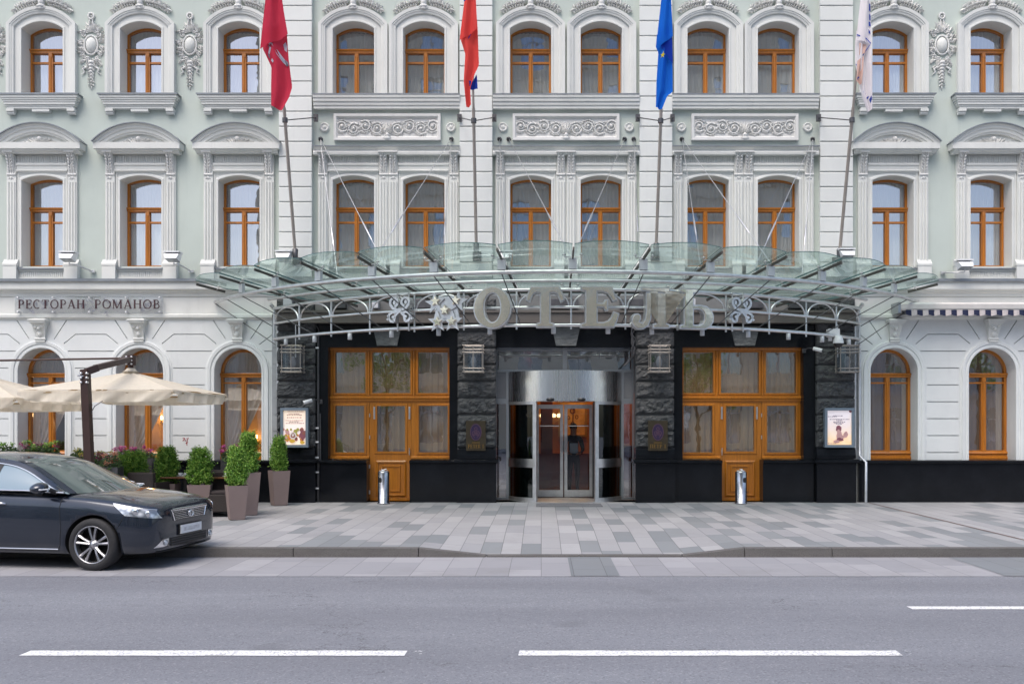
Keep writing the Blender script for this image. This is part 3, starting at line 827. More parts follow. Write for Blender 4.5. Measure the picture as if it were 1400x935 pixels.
# ---- rusticated ground floor with arched windows
LOWL = [X(326.5), X(192.5), X(58.5), X(-76)]
LOWR = [X(1221), X(1355), X(1489), X(1623)]
LH = 32.5/F*D0; ZLB, ZLS = Z(629,0), Z(508,-.03); ZLP = ZLS+LH
ZW = Z(437,-.05)
for cl, xa, xb in ((LOWL, XL, X(381.5)), (LOWR, X(1166), XR)):
    g = MB()
    g.plate([rect(xa, xb, 0, ZW+.3)] + [arch(c, LH, ZLB-.02, ZLS, ZLP) for c in cl], .0, .55)
    gl = []
    RO = LH+.195
    for i, c in enumerate(cl):
        nb = sorted(cl); j = nb.index(c)
        def z_(py): return Z(py, -.04)
        def x_(dx): return c + dx/F*D0
        for s in (-1, 1):
            gl.append(groove([(x_(s*34), ZW-.012), (x_(s*17), z_(463.5))]))
        if j < len(nb)-1:
            n = nb[j+1]
            gl.append(groove([(c+30/F*D0, z_(470)), (c+46/F*D0, z_(457)), (n-46/F*D0, z_(457)), (n-30/F*D0, z_(470))]))
            for k in range(7):
                zz = z_(480+23.05*k)
                if zz > ZLS: dx = math.sqrt(max(.01, RO*RO-(zz-ZLS)**2))+.03
                else: dx = RO+.03
                gl.append(groove([(c+dx, zz), (n-dx, zz)]))
    # short end pieces next to the entrance and at the far ends
    for c, s, lim in ((max(cl), 1, xb), (min(cl), -1, xa)):
        room = abs(lim-c)-RO
        if room > .15:
            for k in range(7):
                zz = Z(480+23.05*k, -.04)
                dx = math.sqrt(max(.01, RO*RO-(zz-ZLS)**2))+.03 if zz > ZLS else RO+.03
                e = lim - s*.03
                if abs(e-c) > dx+.05: gl.append(groove(sorted([(c+s*dx, zz), (e, zz)])))
            e = c+s*min(room+RO-.06, 46/F*D0)
            gl.append(groove(sorted([(c+s*29/F*D0, Z(471,-.04)), (e, Z(458,-.04))])))
    g.plate([rect(xa+.001, xb-.001, ZLB-.06, ZW)] + [arch(c, LH+.02, ZLB-.03, ZLS, ZLS+LH+.02) for c in cl] + gl, -.045, .001)
    bpart(g, 'ashlar_wall', m['stone_low'])
def ring():
    g = MB(); p = arch(0, LH, ZLB, ZLS, ZLP, 22)
    g.sweep(p, [(-.004,.001),(-.004,-.07),(.03,-.075),(.05,-.062),(.075,-.062),(.09,-.085),(.15,-.09),(.165,-.06),(.195,-.055),(.195,.001)][::-1])
    g.sweep(p, [(-.006,-.06),(-.006,.45),(.003,.45),(.003,-.06)])
    return g
rg = bpart(ring(), 'arch_surround', m['stone_low'], loc=(0,0,0))
def keyst():
    g = MB(); z0, z1 = Z(468,-.15), Z(436.5,-.2)
    pr = [(-.10-.13*(t**1.3), z0+.10+(z1-.17-z0)*t) for t in [i/8 for i in range(9)]]
    vs = []
    n = len(pr)
    for i, (y, z) in enumerate(pr):
        wd = .10+.055*i/8; vs += [(-wd, .0, z), (-wd, y, z), (wd, y, z), (wd, .0, z)]
    g.add(vs, [(4*i+k, 4*i+k+1, 4*i+k+5, 4*i+k+4) for i in range(n-1) for k in range(3)] + [(0,1,2,3), (4*n-4,4*n-3,4*n-2,4*n-1)])
    g.box(-.185,.185,-.27,0,z1-.075,z1-.035); g.taper(-.20,.20,-.29,0.0,z1-.035,z1-.005,1); g.box(-.165,.165,-.245,0,z1-.10,z1-.0751)
    g.add([(-.20,-.29,z1-.005),(.20,-.29,z1-.005),(.20,0,z1-.005),(-.20,0,z1-.005),(-.05,-.04,z1+.05),(.05,-.04,z1+.05)], [(0,1,5,4),(1,2,5),(3,0,4)])
    g.tube([(-.12,-.10,z0+.085),(.12,-.10,z0+.085)], .03, 8); g.box(-.11,.11,-.10,0,z0+.02,z0+.10); g.tube([(-.11,-.09,z0+.03),(.11,-.09,z0+.03)], .028, 8)
    for k in range(5):
        for sx in (-1, 1):
            i = 1+k; g.leaf(sx*.03, pr[i][1], PI/2-sx*.9, .11, .06, -pr[i][0]*-1+.01, .035)
    g.dome(0, z0+.2, .06, .08, -.11, .05); g.dome(0, z0+.32, .05, .05, -.16, .05)
    for sx in (-1, 1): g.scroll(sx*.09, z0+.37, .045, 1.3, sx, 0, .016, -.19)
    return g
ks = bpart(keyst(), 'keystone', m['stone'], loc=(0,0,0))
YL = .36
def low_window():
    g = MB(); hw = LH; w = .07; zt, zr = Z(513,YL), Z(523.5,YL)
    y0, y1 = YL, YL+.09; half = .055
    up = arch(0, hw-w, zt+.05, ZLS, ZLS+hw-w, 18)
    zb = ZLB+.02
    lo = [rect(a, b, c, d) for a, b in ((-hw+w, -half), (half, hw-w)) for c, d in ((zb+.20, zr-.018), (zr+.018, zt-.05))]
    g.plate([arch(0, hw, zb, ZLS, ZLP, 18), up] + lo, y0, y1)
    for a, b in ((-hw+w-.012, -half+.012), (half-.012, hw-w+.012)):
        g.sweep([(a, zb+.19), (a, zt-.04), (b, zt-.04), (b, zb+.19)], [(.03,y0-.014),(-.012,y0-.014),(-.012,y0+.01),(.03,y0+.01)], True)
    g.mould(-hw, hw, [(y0,zt-.055),(y0-.03,zt-.05),(y0-.035,zt-.01),(y0-.06,zt+.01),(y0-.06,zt+.04),(y0-.02,zt+.055),(y0,zt+.055)])
    g.tube([(0,y0-.012,zb+.2),(0,y0-.012,zt-.06)], .03, 8); g.box(-.045,.045,y0-.035,y0,zt-.16,zt-.055); g.box(-.045,.045,y0-.035,y0,zb+.10,zb+.22)
    g.mould(-hw, hw, [(y0,zb),(y0-.05,zb),(y0-.05,zb+.04),(y0-.02,zb+.06),(y0-.02,zb+.10),(y0-.05,zb+.13),(y0-.03,zb+.17),(y0,zb+.18)])
    o = bpart(g, 'arched_window', m['wood'], loc=(0,0,0))
    pane_mesh([up]+lo, YL+.045).build('pane', m['glass_low'], o)
    return o
lw = low_window()
for o in (rg, ks, lw): o.matrix_parent_inverse = Matrix.Translation((-BX,0,0))
first_win = True
def swag(side, seed):                                 # white drape gathered to one side
    g = MB(); rr = random.Random(seed); z0, z1 = ZLB+.15, ZLP-.1
    def fn(u, v):
        t = 1-v
        wd = LH*2*(.98 if v > .72 else .30+.68*max(0,(v-.08)/.64)**.8 if v > .08 else .30)
        x = -LH+.02 + wd*u
        return (side*x, YL+.17+.03*math.sin(u*34+v*2)*(.4+v), z0+(z1-z0)*v)
    g.grid(fn, 70, 24); return g
def valance(seed):                                    # short gathered top drape
    g = curtain_mesh(-LH+.01, LH-.01, Z(520,YL), ZLP-.02, YL+.15, 11, .02, seed); return g
for i, c in enumerate(LOWL + LOWR):
    place(rg, c); place(ks, c)
    if i == 0: o = lw; o.location.x = c
    else:
        o = lw.copy(); col.objects.link(o); o.location.x = c
        p = [k for k in kids(lw) if k.name.startswith('pane')][0].copy(); col.objects.link(p); p.parent = o
    if c in LOWL:
        swag(1, i).build('curtain', m['white_drape'], o); valance(i).build('curtain_valance', m['white_drape'], o)
    else:
        curtain_mesh(-LH+.01, LH-.01, ZLB+.12, ZLP-.02, YL+.17, 7, .03, i).build('curtain', m['brown_drape'], o)
# black granite plinth under the arched windows
for xa, xb in ((XL, X(374)), (X(1174,-.1), XR)):
    g = MB(); zt = Z(633,-.12)
    n = max(1, int((xb-xa)/1.35)); st = (xb-xa)/n
    for i in range(n): g.box(xa+i*st+.004, xa+(i+1)*st-.004, -.10, .004, -.01, zt)
    g.box(xa, xb, -.097, .0, -.02, zt-.003)
    g.mould(xa, xb, [(.3,zt+.001),(-.15,zt+.001),(-.16,zt+.012),(-.16,zt+.05),(-.145,zt+.062),(-.05,zt+.075),(.3,zt+.08)])
    bpart(g, 'granite_plinth', m['granite'])
# ------------------------------------------------------------------ granite entrance
PIER = [X(CB+s*o, -.2) for o in (370, 122.2) for s in (-1, 1)]
QH = 26/F*D0
ZPL = Z(628,-.2)
def rockblock(g, x0, x1, z0, z1, yb, yf, seed):
    nu, nv = 26, 11
    def fn(u, v):
        e = min(u, 1-u)*(x1-x0); f = min(v, 1-v)*(z1-z0)
        k = min(1, min(e, f)/.05)
        p = Vector((x0+(x1-x0)*u+seed*7.1, seed*3.3, (z0+(z1-z0)*v)*1.5))
        d = noise.fractal(p*6.5, .7, 2.2, 4)*.045 + noise.noise(p*2.2)*.02
        return (x0+(x1-x0)*u, yf + .03*(1-k**.5) - d*k - .012*k, z0+(z1-z0)*v)
    g.grid(fn, nu, nv, sm=False)
    g.box(x0, x1, yf+.03, yb, z0, z1)
def pier(seed, x):
    g = MB(); z1 = Z(424,-.15); st = 22.75*(D0-.2)/F
    g.box(-QH+.02, QH-.02, -.12, .30, .9, z1+.2)
    zs_ = Z(612,-.2)
    k = 0
    while zs_ + k*st < z1-.05:
        a, b = zs_+k*st, zs_+(k+1)*st
        rockblock(g, -QH, QH, a+.016, b-.016, .0, -.17, seed*20+k); k += 1
    o = bpart(g, 'rusticated_pier', m['rock'], loc=(x,0,0)); o.matrix_parent_inverse = Matrix.Translation((-BX,0,0))
    b = MB(); w = QH+.015
    b.box(-w, w, -.21, .30, -.01, Z(633,-.2)); b.mould(-w-.05, w+.05, [(.3,Z(633,-.2)+.001),(-.25,Z(633,-.2)+.001),(-.27,Z(633,-.2)+.015),(-.27,Z(629,-.2)),(-.24,Z(627.5,-.2)),(.3,Z(627,-.2))])
    b.mould(-w+.01, w-.01, [(.3,Z(627,-.2)+.001),(-.2,Z(627,-.2)+.001),(-.2,Z(622,-.2)),(-.18,Z(614,-.2)),(-.15,zs_-.002),(.3,zs_-.002)])
    b.build('pier_plinth', m['granite'], o)
for i, x in enumerate(PIER): pier(i+1, x)
# grey ashlar strips that flank the granite
for px0, px1, s in ((373, 381.4, 1), (1166.5, 1175, -1)):
    g = MB(); st = 22.75*D0/F
    for k in range(8):
        a = Z(612,0)+(k-0)*st; g.box(X(px0), X(px1), -.07, .02, a+.008, a+st-.008)
    g.box(X(px0)+.002, X(px1)-.002, -.05, .019, .9, Z(437))
    bpart(g, 'ashlar_strip', M('grey_ashlar', (.33,.345,.36), .7, 0, .15, 3, obj=False))
# black polished wall with the three bays cut out
WL = (X(449,.0), X(614.5,.0)); WR = (X(933,0), X(1098,0)); DC = (X(677,0)+.0, X(870,0))
ZLT, ZBT = Z(440,-.02), Z(475,0)
g = MB()
g.plate([rect(X(381), X(1167), -.02, Z(424)), rect(WL[0], WL[1], 0.0, ZBT), rect(WR[0], WR[1], 0.0, ZBT), rect(DC[0], DC[1], .0, Z(475.5))], -.03, .5)
bpart(g, 'granite_wall', m['granite'])
for c in BC:
    g = MB(); a, b = Z(472.5,-.08), Z(446,-.08)
    vs = [(c+x, y, z) for y in (-.09, -.02) for x, z in ((-.23,a),(.23,a),(.33,b),(-.33,b))]
    rr = random.Random(2)
    def fn(u, v):
        hw = .23+.10*v; x = c-hw+2*hw*u; z = a+(b-a)*v
        return (x, -.09 - .022*noise.fractal(Vector((x*6, 0, z*14)), .8, 2.1, 3), z)
    g.grid(fn, 24, 16, sm=False)
    g.add(vs, [(4,5,6,7),(0,1,5,4),(1,2,6,5),(2,3,7,6),(3,0,4,7)])
    bpart(g, 'rough_keystone', M('bush_hammered_granite', (.115,.125,.125), .75, 0, .2, 5, .4, 80, obj=False))
# the brown-grey fascia and service boxes behind the sign truss
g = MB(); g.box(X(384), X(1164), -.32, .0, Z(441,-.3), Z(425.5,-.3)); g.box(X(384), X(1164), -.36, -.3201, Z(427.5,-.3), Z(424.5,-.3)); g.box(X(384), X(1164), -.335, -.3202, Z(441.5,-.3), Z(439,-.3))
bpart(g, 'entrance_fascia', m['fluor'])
g = MB(); g.box(X(384), X(1164), -.13, .0, Z(424.4,-.1), Z(404.5,-.1)); bpart(g, 'upper_fascia', M('shaded_grey_panel', (.16,.165,.16), .6, 0, .2, 1.2, obj=False))  # added panel over the frieze, its dark grey stands for shade under the canopy
for a, b in ((392,404),(446,476),(512,520),(560,612),(650,664),(742,790),(846,886),(934,948),(1012,1040),(1075,1112)):
    g = MB(); g.bbox(X(a), X(b), -.30, -.02, Z(422,-.2), Z(409,-.2), .01); bpart(g, 'service_box', m['dark_metal'] if b-a > 20 else m['paint_grey'])
# low granite walls below the bay windows
for xs_ in ((X(437,-.1), X(501.5,-.1)), (X(560,-.1), X(627,-.1)), (X(920,-.1), X(987,-.1)), (X(1043,-.1), X(1112,-.1))):
    g = MB(); zt = Z(633,-.1)
    g.box(xs_[0], xs_[1], -.11, .45, -.01, zt); g.mould(xs_[0]-.0, xs_[1]+.0, [(.45,zt+.001),(-.15,zt+.001),(-.165,zt+.015),(-.165,zt+.05),(-.14,zt+.07),(.45,zt+.075)])
    bpart(g, 'low_granite_wall', m['granite'])
# oak shopfronts
YW = .22
def shopfront(xa, xb, mir):
    c = (xa+xb)/2; hw = (xb-xa)/2 + .004
    k = (D0+YW)/F
    def x_(px): return (px-532)*k*(-1 if mir else 1)
    def rc(p, q, a, b): u, v = sorted((x_(p), x_(q))); return rect(u, v, Z(b,YW), Z(a,YW))
    tops = [rc(455,499.5,480,539), rc(505.5,561,480,539), rc(568,612,480,539)]
    lows = [rc(455,498,553,620), rc(569,612,553,620)]
    zsill = Z(627,YW)
    g = MB()
    d0, d1 = sorted((x_(503), x_(560.5)))
    body = [(-hw, zsill), (-hw, ZBT), (hw, ZBT), (hw, zsill), (d1, zsill), (d1, Z(549,YW)), (d0, Z(549,YW)), (d0, zsill)]
    g.plate([body] + tops + lows, YW, YW+.10)
    for r_ in tops + lows:
        g.sweep(r_[::-1], [(-.03,YW-.02),(.012,YW-.02),(.025,YW-.008),(.025,YW+.012),(-.03,YW+.012)], True)
    zt = Z(544.5,YW)
    g.mould(-hw, hw, [(YW,zt-.06),(YW-.03,zt-.06),(YW-.03,zt-.02),(YW-.055,zt+.0),(YW-.055,zt+.03),(YW-.02,zt+.055),(YW,zt+.055)])
    for p in (502.2, 564.2): g.tube([(x_(p),YW-.012,zt+.06),(x_(p),YW-.012,ZBT-.06)], .028, 8)
    g.mould(-hw, hw, [(YW,ZBT-.05),(YW-.04,ZBT-.045),(YW-.05,ZBT-.01),(YW-.05,ZBT-.001),(YW,ZBT-.001)])
    for a, b in ((-hw, d0), (d1, hw)): g.mould(a, b, [(YW,zsill),(YW-.05,zsill),(YW-.05,zsill+.04),(YW-.02,zsill+.06),(YW,zsill+.07)])
    o = bpart(g, 'shopfront_window', m['wood'], loc=(c,0,0)); o.matrix_parent_inverse = Matrix.Translation((-BX,0,0))
    pane_mesh(tops+lows, YW+.05).build('pane', m['glass_low'], o)
    # door
    g = MB(); y = YW+.01
    dp = rc(511.5,554,553,619)
    lowp = rc(514,552,631,677)
    g.plate([rect(d0+.006, d1-.006, .012, Z(549,YW)-.004), dp], y, y+.07)
    g.sweep(dp[::-1], [(-.035,y-.02),(.012,y-.02),(.025,y-.008),(.025,y+.012),(-.035,y+.012)], True)
    g.sweep(lowp[::-1], [(-.03,y-.002),(-.025,y-.025),(.0,y-.03),(.03,y-.012),(.03,y+.001)], True)
    l2 = [(q[0]*.62 + .38*sum(p[0] for p in lowp)/4, q[1]*.74 + .26*sum(p[1] for p in lowp)/4) for q in lowp]
    g.sweep(l2[::-1], [(-.02,y-.002),(-.015,y-.02),(.01,y-.02),(.02,y-.002)], True)
    g.box(d0+.02, d1-.02, y-.02, y+.0, .012, .09)
    pane_mesh([dp], y+.035)
    dr = g.build('shopfront_door', m['wood'], o)
    h = MB()
    for p in ((510, 558) if not mir else (510, 558)):
        h.bbox(x_(p)-.02, x_(p)+.02, y-.03, y+.0, Z(573,YW), Z(556,YW), .006)
    hx = x_(558)
    h.tube([(hx,y-.05,Z(622,YW)),(hx,y-.05,Z(612,YW))], .012, 6); h.box(hx-.012, hx+.012, y-.05, y, Z(619,YW), Z(615,YW))
    for zz in (570, 600, 640, 675): h.tube([(x_(503.5),y-.015,Z(zz,YW)),(x_(503.5),y-.015,Z(zz-5,YW))], .014, 6)
    h.build('door_fitting', m['steel'], o)
    pane_mesh([dp], y+.035).build('door_pane', m['glass_low'], o)
    for i, (a, b) in enumerate(((-hw+.02, hw-.02),)):
        curtain_mesh(a, b, .9, ZBT-.03, YW+.22, 19, .035, 4+mir).build('curtain', m['drape'], o)
shopfront(WL[0], WL[1], 0); shopfront(WR[0], WR[1], 1)
# revolving door
RXC = .565; RYC, RR_ = 1.19, 1.49
YS = .55
def cyl(g, a0, a1, r0, r1, z0, z1, n=20, mi=0):      # curved slab, angle 0 = straight towards the street, positive to the right
    def q(r, z, i): a = a0+(a1-a0)*i/n; return (RXC+r*math.sin(a), RYC-r*math.cos(a), z)
    for (ra, za), (rb, zb), sm in (((r0,z0),(r0,z1),True), ((r1,z1),(r1,z0),True), ((r0,z1),(r1,z1),False), ((r1,z0),(r0,z0),False)):
        vs = []
        for i in range(n+1): vs += [q(ra,za,i), q(rb,zb,i)]
        g.add(vs, [(2*i,2*i+2,2*i+3,2*i+1) for i in range(n)], mi, sm)
    for i in (0, n): g.add([q(r0,z0,i),q(r1,z0,i),q(r1,z1,i),q(r0,z1,i)], [(0,1,2,3)], mi)
ZH0, ZH1 = Z(548,-.3), Z(506,-.3)
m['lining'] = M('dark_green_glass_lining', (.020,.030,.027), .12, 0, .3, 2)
AE = math.asin(1.40/1.49)*.985
AO = math.asin(.695/1.49)
g = MB()
XS0, XS1 = X(677,YS), X(866.5,YS)
zt0, zt1 = Z(508,YS), Z(477.5,YS)
fr = .055
g.plate([rect(XS0, XS1, .0, zt1), rect(XS0+fr, RXC-.05, zt0+.05, zt1-fr*.6), rect(RXC+.05, XS1-fr, zt0+.05, zt1-fr*.6),
         rect(RXC-1.34, RXC+1.34, -.001+.002, zt0-.03),
         rect(XS0+.03, RXC-1.40, .06, Z(552,YS)), rect(RXC+1.40, XS1-.03, .06, Z(552,YS)),
         rect(XS0+.03, RXC-1.40, Z(545,YS), zt0-.01), rect(RXC+1.40, XS1-.03, Z(545,YS), zt0-.01)], YS, YS+.08)
rev = bpart(g, 'revolving_door', m['alu'])
def sub(mb, name, mt):
    o = mb.build(name, mt); o.parent = rev; o.matrix_parent_inverse = rev.matrix_world.inverted() if False else Matrix.Identity(4)
    return o
rev.location = (0,0,0)
g = MB(); cyl(g, -AE, AE, RR_, RR_-.05, ZH0, ZH1, 40)
vs = [(RXC+RR_*math.sin(-AE+2*AE*i/30), RYC-RR_*math.cos(-AE+2*AE*i/30), ZH0+.002) for i in range(31)]
g.add(vs, [tuple(range(31))]); g.add([(x,y,ZH1-.004) for x,y,z in vs], [tuple(range(31))])
def brushed():
    t = NT('brushed_drum_steel'); p = t.pos()
    n1 = t.noise(t.scale(p, (30,30,.5)), 1, 4, .6); n2 = t.noise(t.scale(p, (2.2,2.2,.2)), 1, 3)
    t.pbr(t.mix(n2, (.84,.84,.85), (.95,.95,.95)), t.ramp(n1, [(.2,.20),(.8,.32)]), 1.0, t.bump(n1, .05), **{'Anisotropic': .5})
    return t.m
sub(g, 'header_drum', brushed())
for s in (-1, 1):
    a0, a1 = sorted((s*AO, s*AE))
    g = MB(); cyl(g, a0, a1, RR_-.015, RR_-.03, .10, ZH0-.07, 14); sub(g, 'curved_glass', m['glass_drum'])
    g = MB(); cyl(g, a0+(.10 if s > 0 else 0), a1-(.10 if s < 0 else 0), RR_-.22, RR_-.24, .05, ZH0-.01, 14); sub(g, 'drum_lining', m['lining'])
    g = MB(); cyl(g, a0, a1, RR_, RR_-.05, ZH0-.075, ZH0-.001, 14); cyl(g, a0, a1, RR_, RR_-.05, .012, .10, 14)
    for a in (s*(AO+.02), s*(AE-.02)): cyl(g, a-.032, a+.032, RR_+.004, RR_-.055, .012, ZH0-.001, 3)
    sub(g, 'door_post', m['steel_dull'])
    g = MB(); cyl(g, a0+.01, a1-.01, RR_+.006, RR_-.012, Z(639,0), Z(627,0), 14); sub(g, 'push_band', m['steel'])
g = MB(); cyl(g, -AE, AE, RR_+.02, 0.05, .004, .012, 40); sub(g, 'threshold', m['steel_dull'])
g = MB()
for s in (-1, 1):
    o_ = RXC+s*.36; g.lathe([(0,-.0),(.05,-.0),(.09,.02),(.095,.05),(.06,.075)], (o_, RYC-math.sqrt(RR_**2-.36**2)-.02, ZH0-.005), 12)
sub(g, 'door_sensor', m['black_plastic'])
YD = RYC+.02
dz1 = Z(553,YD); 
def leafdoor(x0, x1, hx):
    g = MB(); z0 = .02
    g.plate([rect(x0, x1, z0, dz1), rect(x0+.075, x1-.075, z0+.17, dz1-.10)], YD, YD+.05)
    d = g
    o = sub(g, 'door_leaf', m['steel_dull'])
    g = MB(); g.plate([rect(x0+.075, x1-.075, z0+.17, dz1-.10)], YD+.025, YD+.025); sub(g, 'door_pane', m['glass_door'])
    g = MB(); g.tube([(hx,YD-.05,Z(617,YD)),(hx,YD-.05,Z(597,YD))], .016, 8); g.tube([(hx,YD,Z(616,YD)),(hx,YD-.05,Z(616,YD))], .012, 6); g.tube([(hx,YD,Z(598,YD)),(hx,YD-.05,Z(598,YD))], .012, 6)
    sub(g, 'door_handle', m['steel'])
    g = MB(); g.tube([(x0+.1,YD-.02,Z(582,YD)),(x1-.1,YD-.02,Z(582,YD))], .014, 6); sub(g, 'cross_bar', m['steel'])
leafdoor(X(732.5,YD), X(770,YD), X(768,YD)); leafdoor(X(771.5,YD), X(810,YD), X(773.5,YD))
g = MB()
g.box(X(728,YD), X(732,YD), YD-.02, YD+.07, 0, dz1+.06); g.box(X(810.5,YD), X(816.5,YD), YD-.03, YD+.07, 0, dz1+.06)
sub(g, 'door_jamb', m['dark_metal'])
g = MB()
for a, b, c_, d_ in ((XS0+fr, RXC-.05, zt0+.05, zt1-fr*.6), (RXC+.05, XS1-fr, zt0+.05, zt1-fr*.6), (XS0+.03, RXC-1.40, .06, Z(552,YS)), (RXC+1.40, XS1-.03, .06, Z(552,YS))):
    g.plate([rect(a, b, c_, d_)], YS+.035, YS+.035)
sub(g, 'side_pane', m['glass_low'])
g = MB()
for a, b in ((XS0+.03, RXC-1.40), (RXC+1.40, XS1-.03)): g.plate([rect(a, b, Z(545,YS), zt0-.01)], YS+.03, YS+.05)
g.box(XS0+.03, XS1-.03, YS+.5, YS+.52, zt0, zt1)
sub(g, 'blank_panel', M('grey_door_panel', (.24,.25,.265), .4, .3, .08))
# lobby seen through the door
g = MB()
g.box(-2.3, 3.4, 5.6, 5.7, 0, 4.2); g.box(-2.4, -2.3, .6, 5.7, 0, 4.2); g.box(3.4, 3.5, .6, 5.7, 0, 4.2); g.box(-2.4, 3.5, .6, 5.7, 4.2, 4.3)
g.box(-2.3, 3.4, 5.5, 5.6, 0, .95, 1); g.box(-.02, .32, 4.5, 4.6, 0, 4.2, 1); g.box(-2.3, -.9, 5.45, 5.6, .95, 3.2, 1); g.box(-1.2,-.9,3.4,3.6,0,3.0,1)
g.box(1.9, 3.4, 4.4, 4.6, 0, 1.2, 1); g.box(-2.3, 3.4, 3.0, 3.08, 2.62, 4.2, 0)
bpart(g, 'lobby_wall', [m['lobby'], m['lobby_dark']])
g = MB(); g.box(-2.4, 3.5, .5, 5.7, -.01, .006); bpart(g, 'lobby_floor', M('lobby_marble', (.19,.12,.09), .12, 0, .3, 1.6))
# ------------------------------------------------------------------ bowed glass canopy on a steel truss
CXC, CYC = .58, 5.63
def P(r, a, z): return (CXC + r*math.sin(a), CYC - r*math.cos(a), z)
CAN = empty('entrance_canopy', (CXC, -.3, 4.4), 0, 'bowed green glass canopy with steel tube ribs over the hotel entrance', 'canopy')
def cpart(mb, name, mt, recalc=False):
    o = mb.build(name, mt, None, None, recalc); o.parent = CAN; o.matrix_parent_inverse = Matrix.Translation((-CXC, .3, -4.4)); return o
NP = 14; A1 = R(53.2)
TH = [-A1 + 2*A1*k/NP for k in range(NP+1)]
RO_ = 10.45
def rin(a): return max(7.7, (CYC+.22)/math.cos(a))
def gz(r): return 4.985 - .175*(RO_-r)
g0 = None
for k in range(NP):
    a, b = TH[k], TH[k+1]
    g = MB()
    def fn(u, v, dz=0):
        t = a+.002 + (b-a-.004)*u
        ro = RO_ + .10*(1-(2*u-1)**2)
        r = rin(t) + (ro-rin(t))*v
        return P(r, t, gz(r) + .05 + .022*math.sin(PI*u)*v + dz)
    nu, nv = 10, 6
    top = [fn(i/nu, j/nv) for j in range(nv+1) for i in range(nu+1)]
    bot = [(x, y, z-.014) for x, y, z in top]
    W = nu+1; N = len(top)
    fs = [(j*W+i, j*W+i+1, (j+1)*W+i+1, (j+1)*W+i) for j in range(nv) for i in range(nu)]
    g.add(top, fs, 0, True)
    rim = [(i) for i in range(W)] + [j*W+nu for j in range(1, nv+1)] + [nv*W+i for i in range(nu-1, -1, -1)] + [j*W for j in range(nv-1, 0, -1)]
    g.add([top[i] for i in rim] + [bot[i] for i in rim], [(q, (q+1) % len(rim), len(rim)+(q+1) % len(rim), len(rim)+q) for q in range(len(rim))], 1)
    cpart(g, 'glass_panel', [m['canopy_glass'], m['glass_edge']])
RF, ZF = 9.93, 4.62
for k in range(NP+1):
    a = TH[k]; g = MB()
    r0, r1 = rin(a)+.02, RO_-.02
    if r0 < 9.75: g.bar(P(r0, a, gz(r0)-.03), P(r1, a, gz(r1)-.03), .030, .05)
    else: g.bar(P(r0, a, gz(r0)-.03), P(r1, a, gz(r1)-.03), .034, .055)
    o = cpart(g, 'rib', m['rib'])
    g = MB()                                          # bracket plate that carries the rib on the front tube
    if k not in (0, NP):
        p = Vector(P(RF, a, 0)); n = Vector((math.sin(a), -math.cos(a), 0)); t = Vector((math.cos(a), math.sin(a), 0))
        vs = [p + n*x*.035 + t*y*.075 + Vector((0,0,z)) for z in (ZF+.04, gz(RF)-.04) for x, y in ((-1,-1),(1,-1),(1,1),(-1,1))]
        g.add(vs, [(0,3,2,1),(4,5,6,7),(0,1,5,4),(1,2,6,5),(2,3,7,6),(3,0,4,7)])
        g.build('bracket_plate', m['paint_grey'], o)
    for r in (RF+.05, 9.0, 8.3):                      # clamps that hold the glass
        if r > r0+.1 and (r > 9.5 or k % 2):
            p = Vector(P(r, a, gz(r)+.0)); t = Vector((math.cos(a), math.sin(a), 0)); g = MB()
            g.tube([p-t*.16+Vector((0,0,.05)), p-t*.16+Vector((0,0,-.02)), p+Vector((0,0,-.03)), p+t*.16+Vector((0,0,-.02)), p+t*.16+Vector((0,0,.05))], .010, 5)
            for s in (-1, 1):
                q = p + t*s*.16; g.lathe([(0,0),(.035,0),(.035,.014),(0,.016)], (q.x,q.y,q.z+.012), 8)
            g.build('glass_clamp', m['steel_dull'], o)
def arc(r, z, a, n=56): return [P(r, -a+2*a*i/n, z) for i in range(n+1)]
AT = math.asin(6.63/9.03)
g = MB(); g.tube(arc(RF, ZF, math.asin(8.12/RF)), .040, 10); cpart(g, 'front_tube', m['steel_dull'])
g = MB(); g.tube(arc(9.40, 4.54, R(44.5)), .030, 8); cpart(g, 'middle_tube', m['steel_dull'])
g = MB(); g.tube(arc(8.25, 4.50, R(39)), .03, 8); cpart(g, 'rear_tube', m['rib'])
ZT0, ZT1, ZT2 = 3.73, 4.08, 4.42
for z, r in ((ZT0, .034), (ZT1, .028), (ZT2, .034)):
    g = MB(); g.tube(arc(9.03, z, AT), r, 10); cpart(g, 'truss_chord', m['steel'])
TA = [-AT + 2*AT*k/14 for k in range(15)]
for a in TA:
    g = MB(); g.tube([P(9.03, a, ZT0-.08), P(9.03, a, ZT2+.02)], .019, 8); cpart(g, 'truss_post', m['steel'])
for a, b in zip(TA, TA[1:]):
    g = MB(); g.tube([P(9.03, a+(b-a)*(.04+.92*(.5-.5*math.cos(PI*i/14))), ZT1+.02+(ZT2-ZT1-.05)*math.sin(PI*i/14)) for i in range(15)], .018, 6); cpart(g, 'truss_arch', m['steel'])
for k in range(1, 14):                                # raking rods from the front tube down to the truss
    a = TH[k]; s = 1 if a > 0 else -1
    if k == 7: continue
    tgt = TA[max(0, min(14, k - s*0))]
    g = MB(); g.tube([P(RF, a, ZF-.03), P(9.03, tgt*.93, ZT0+.03)], .011, 5); cpart(g, 'raking_rod', m['dark_metal'])
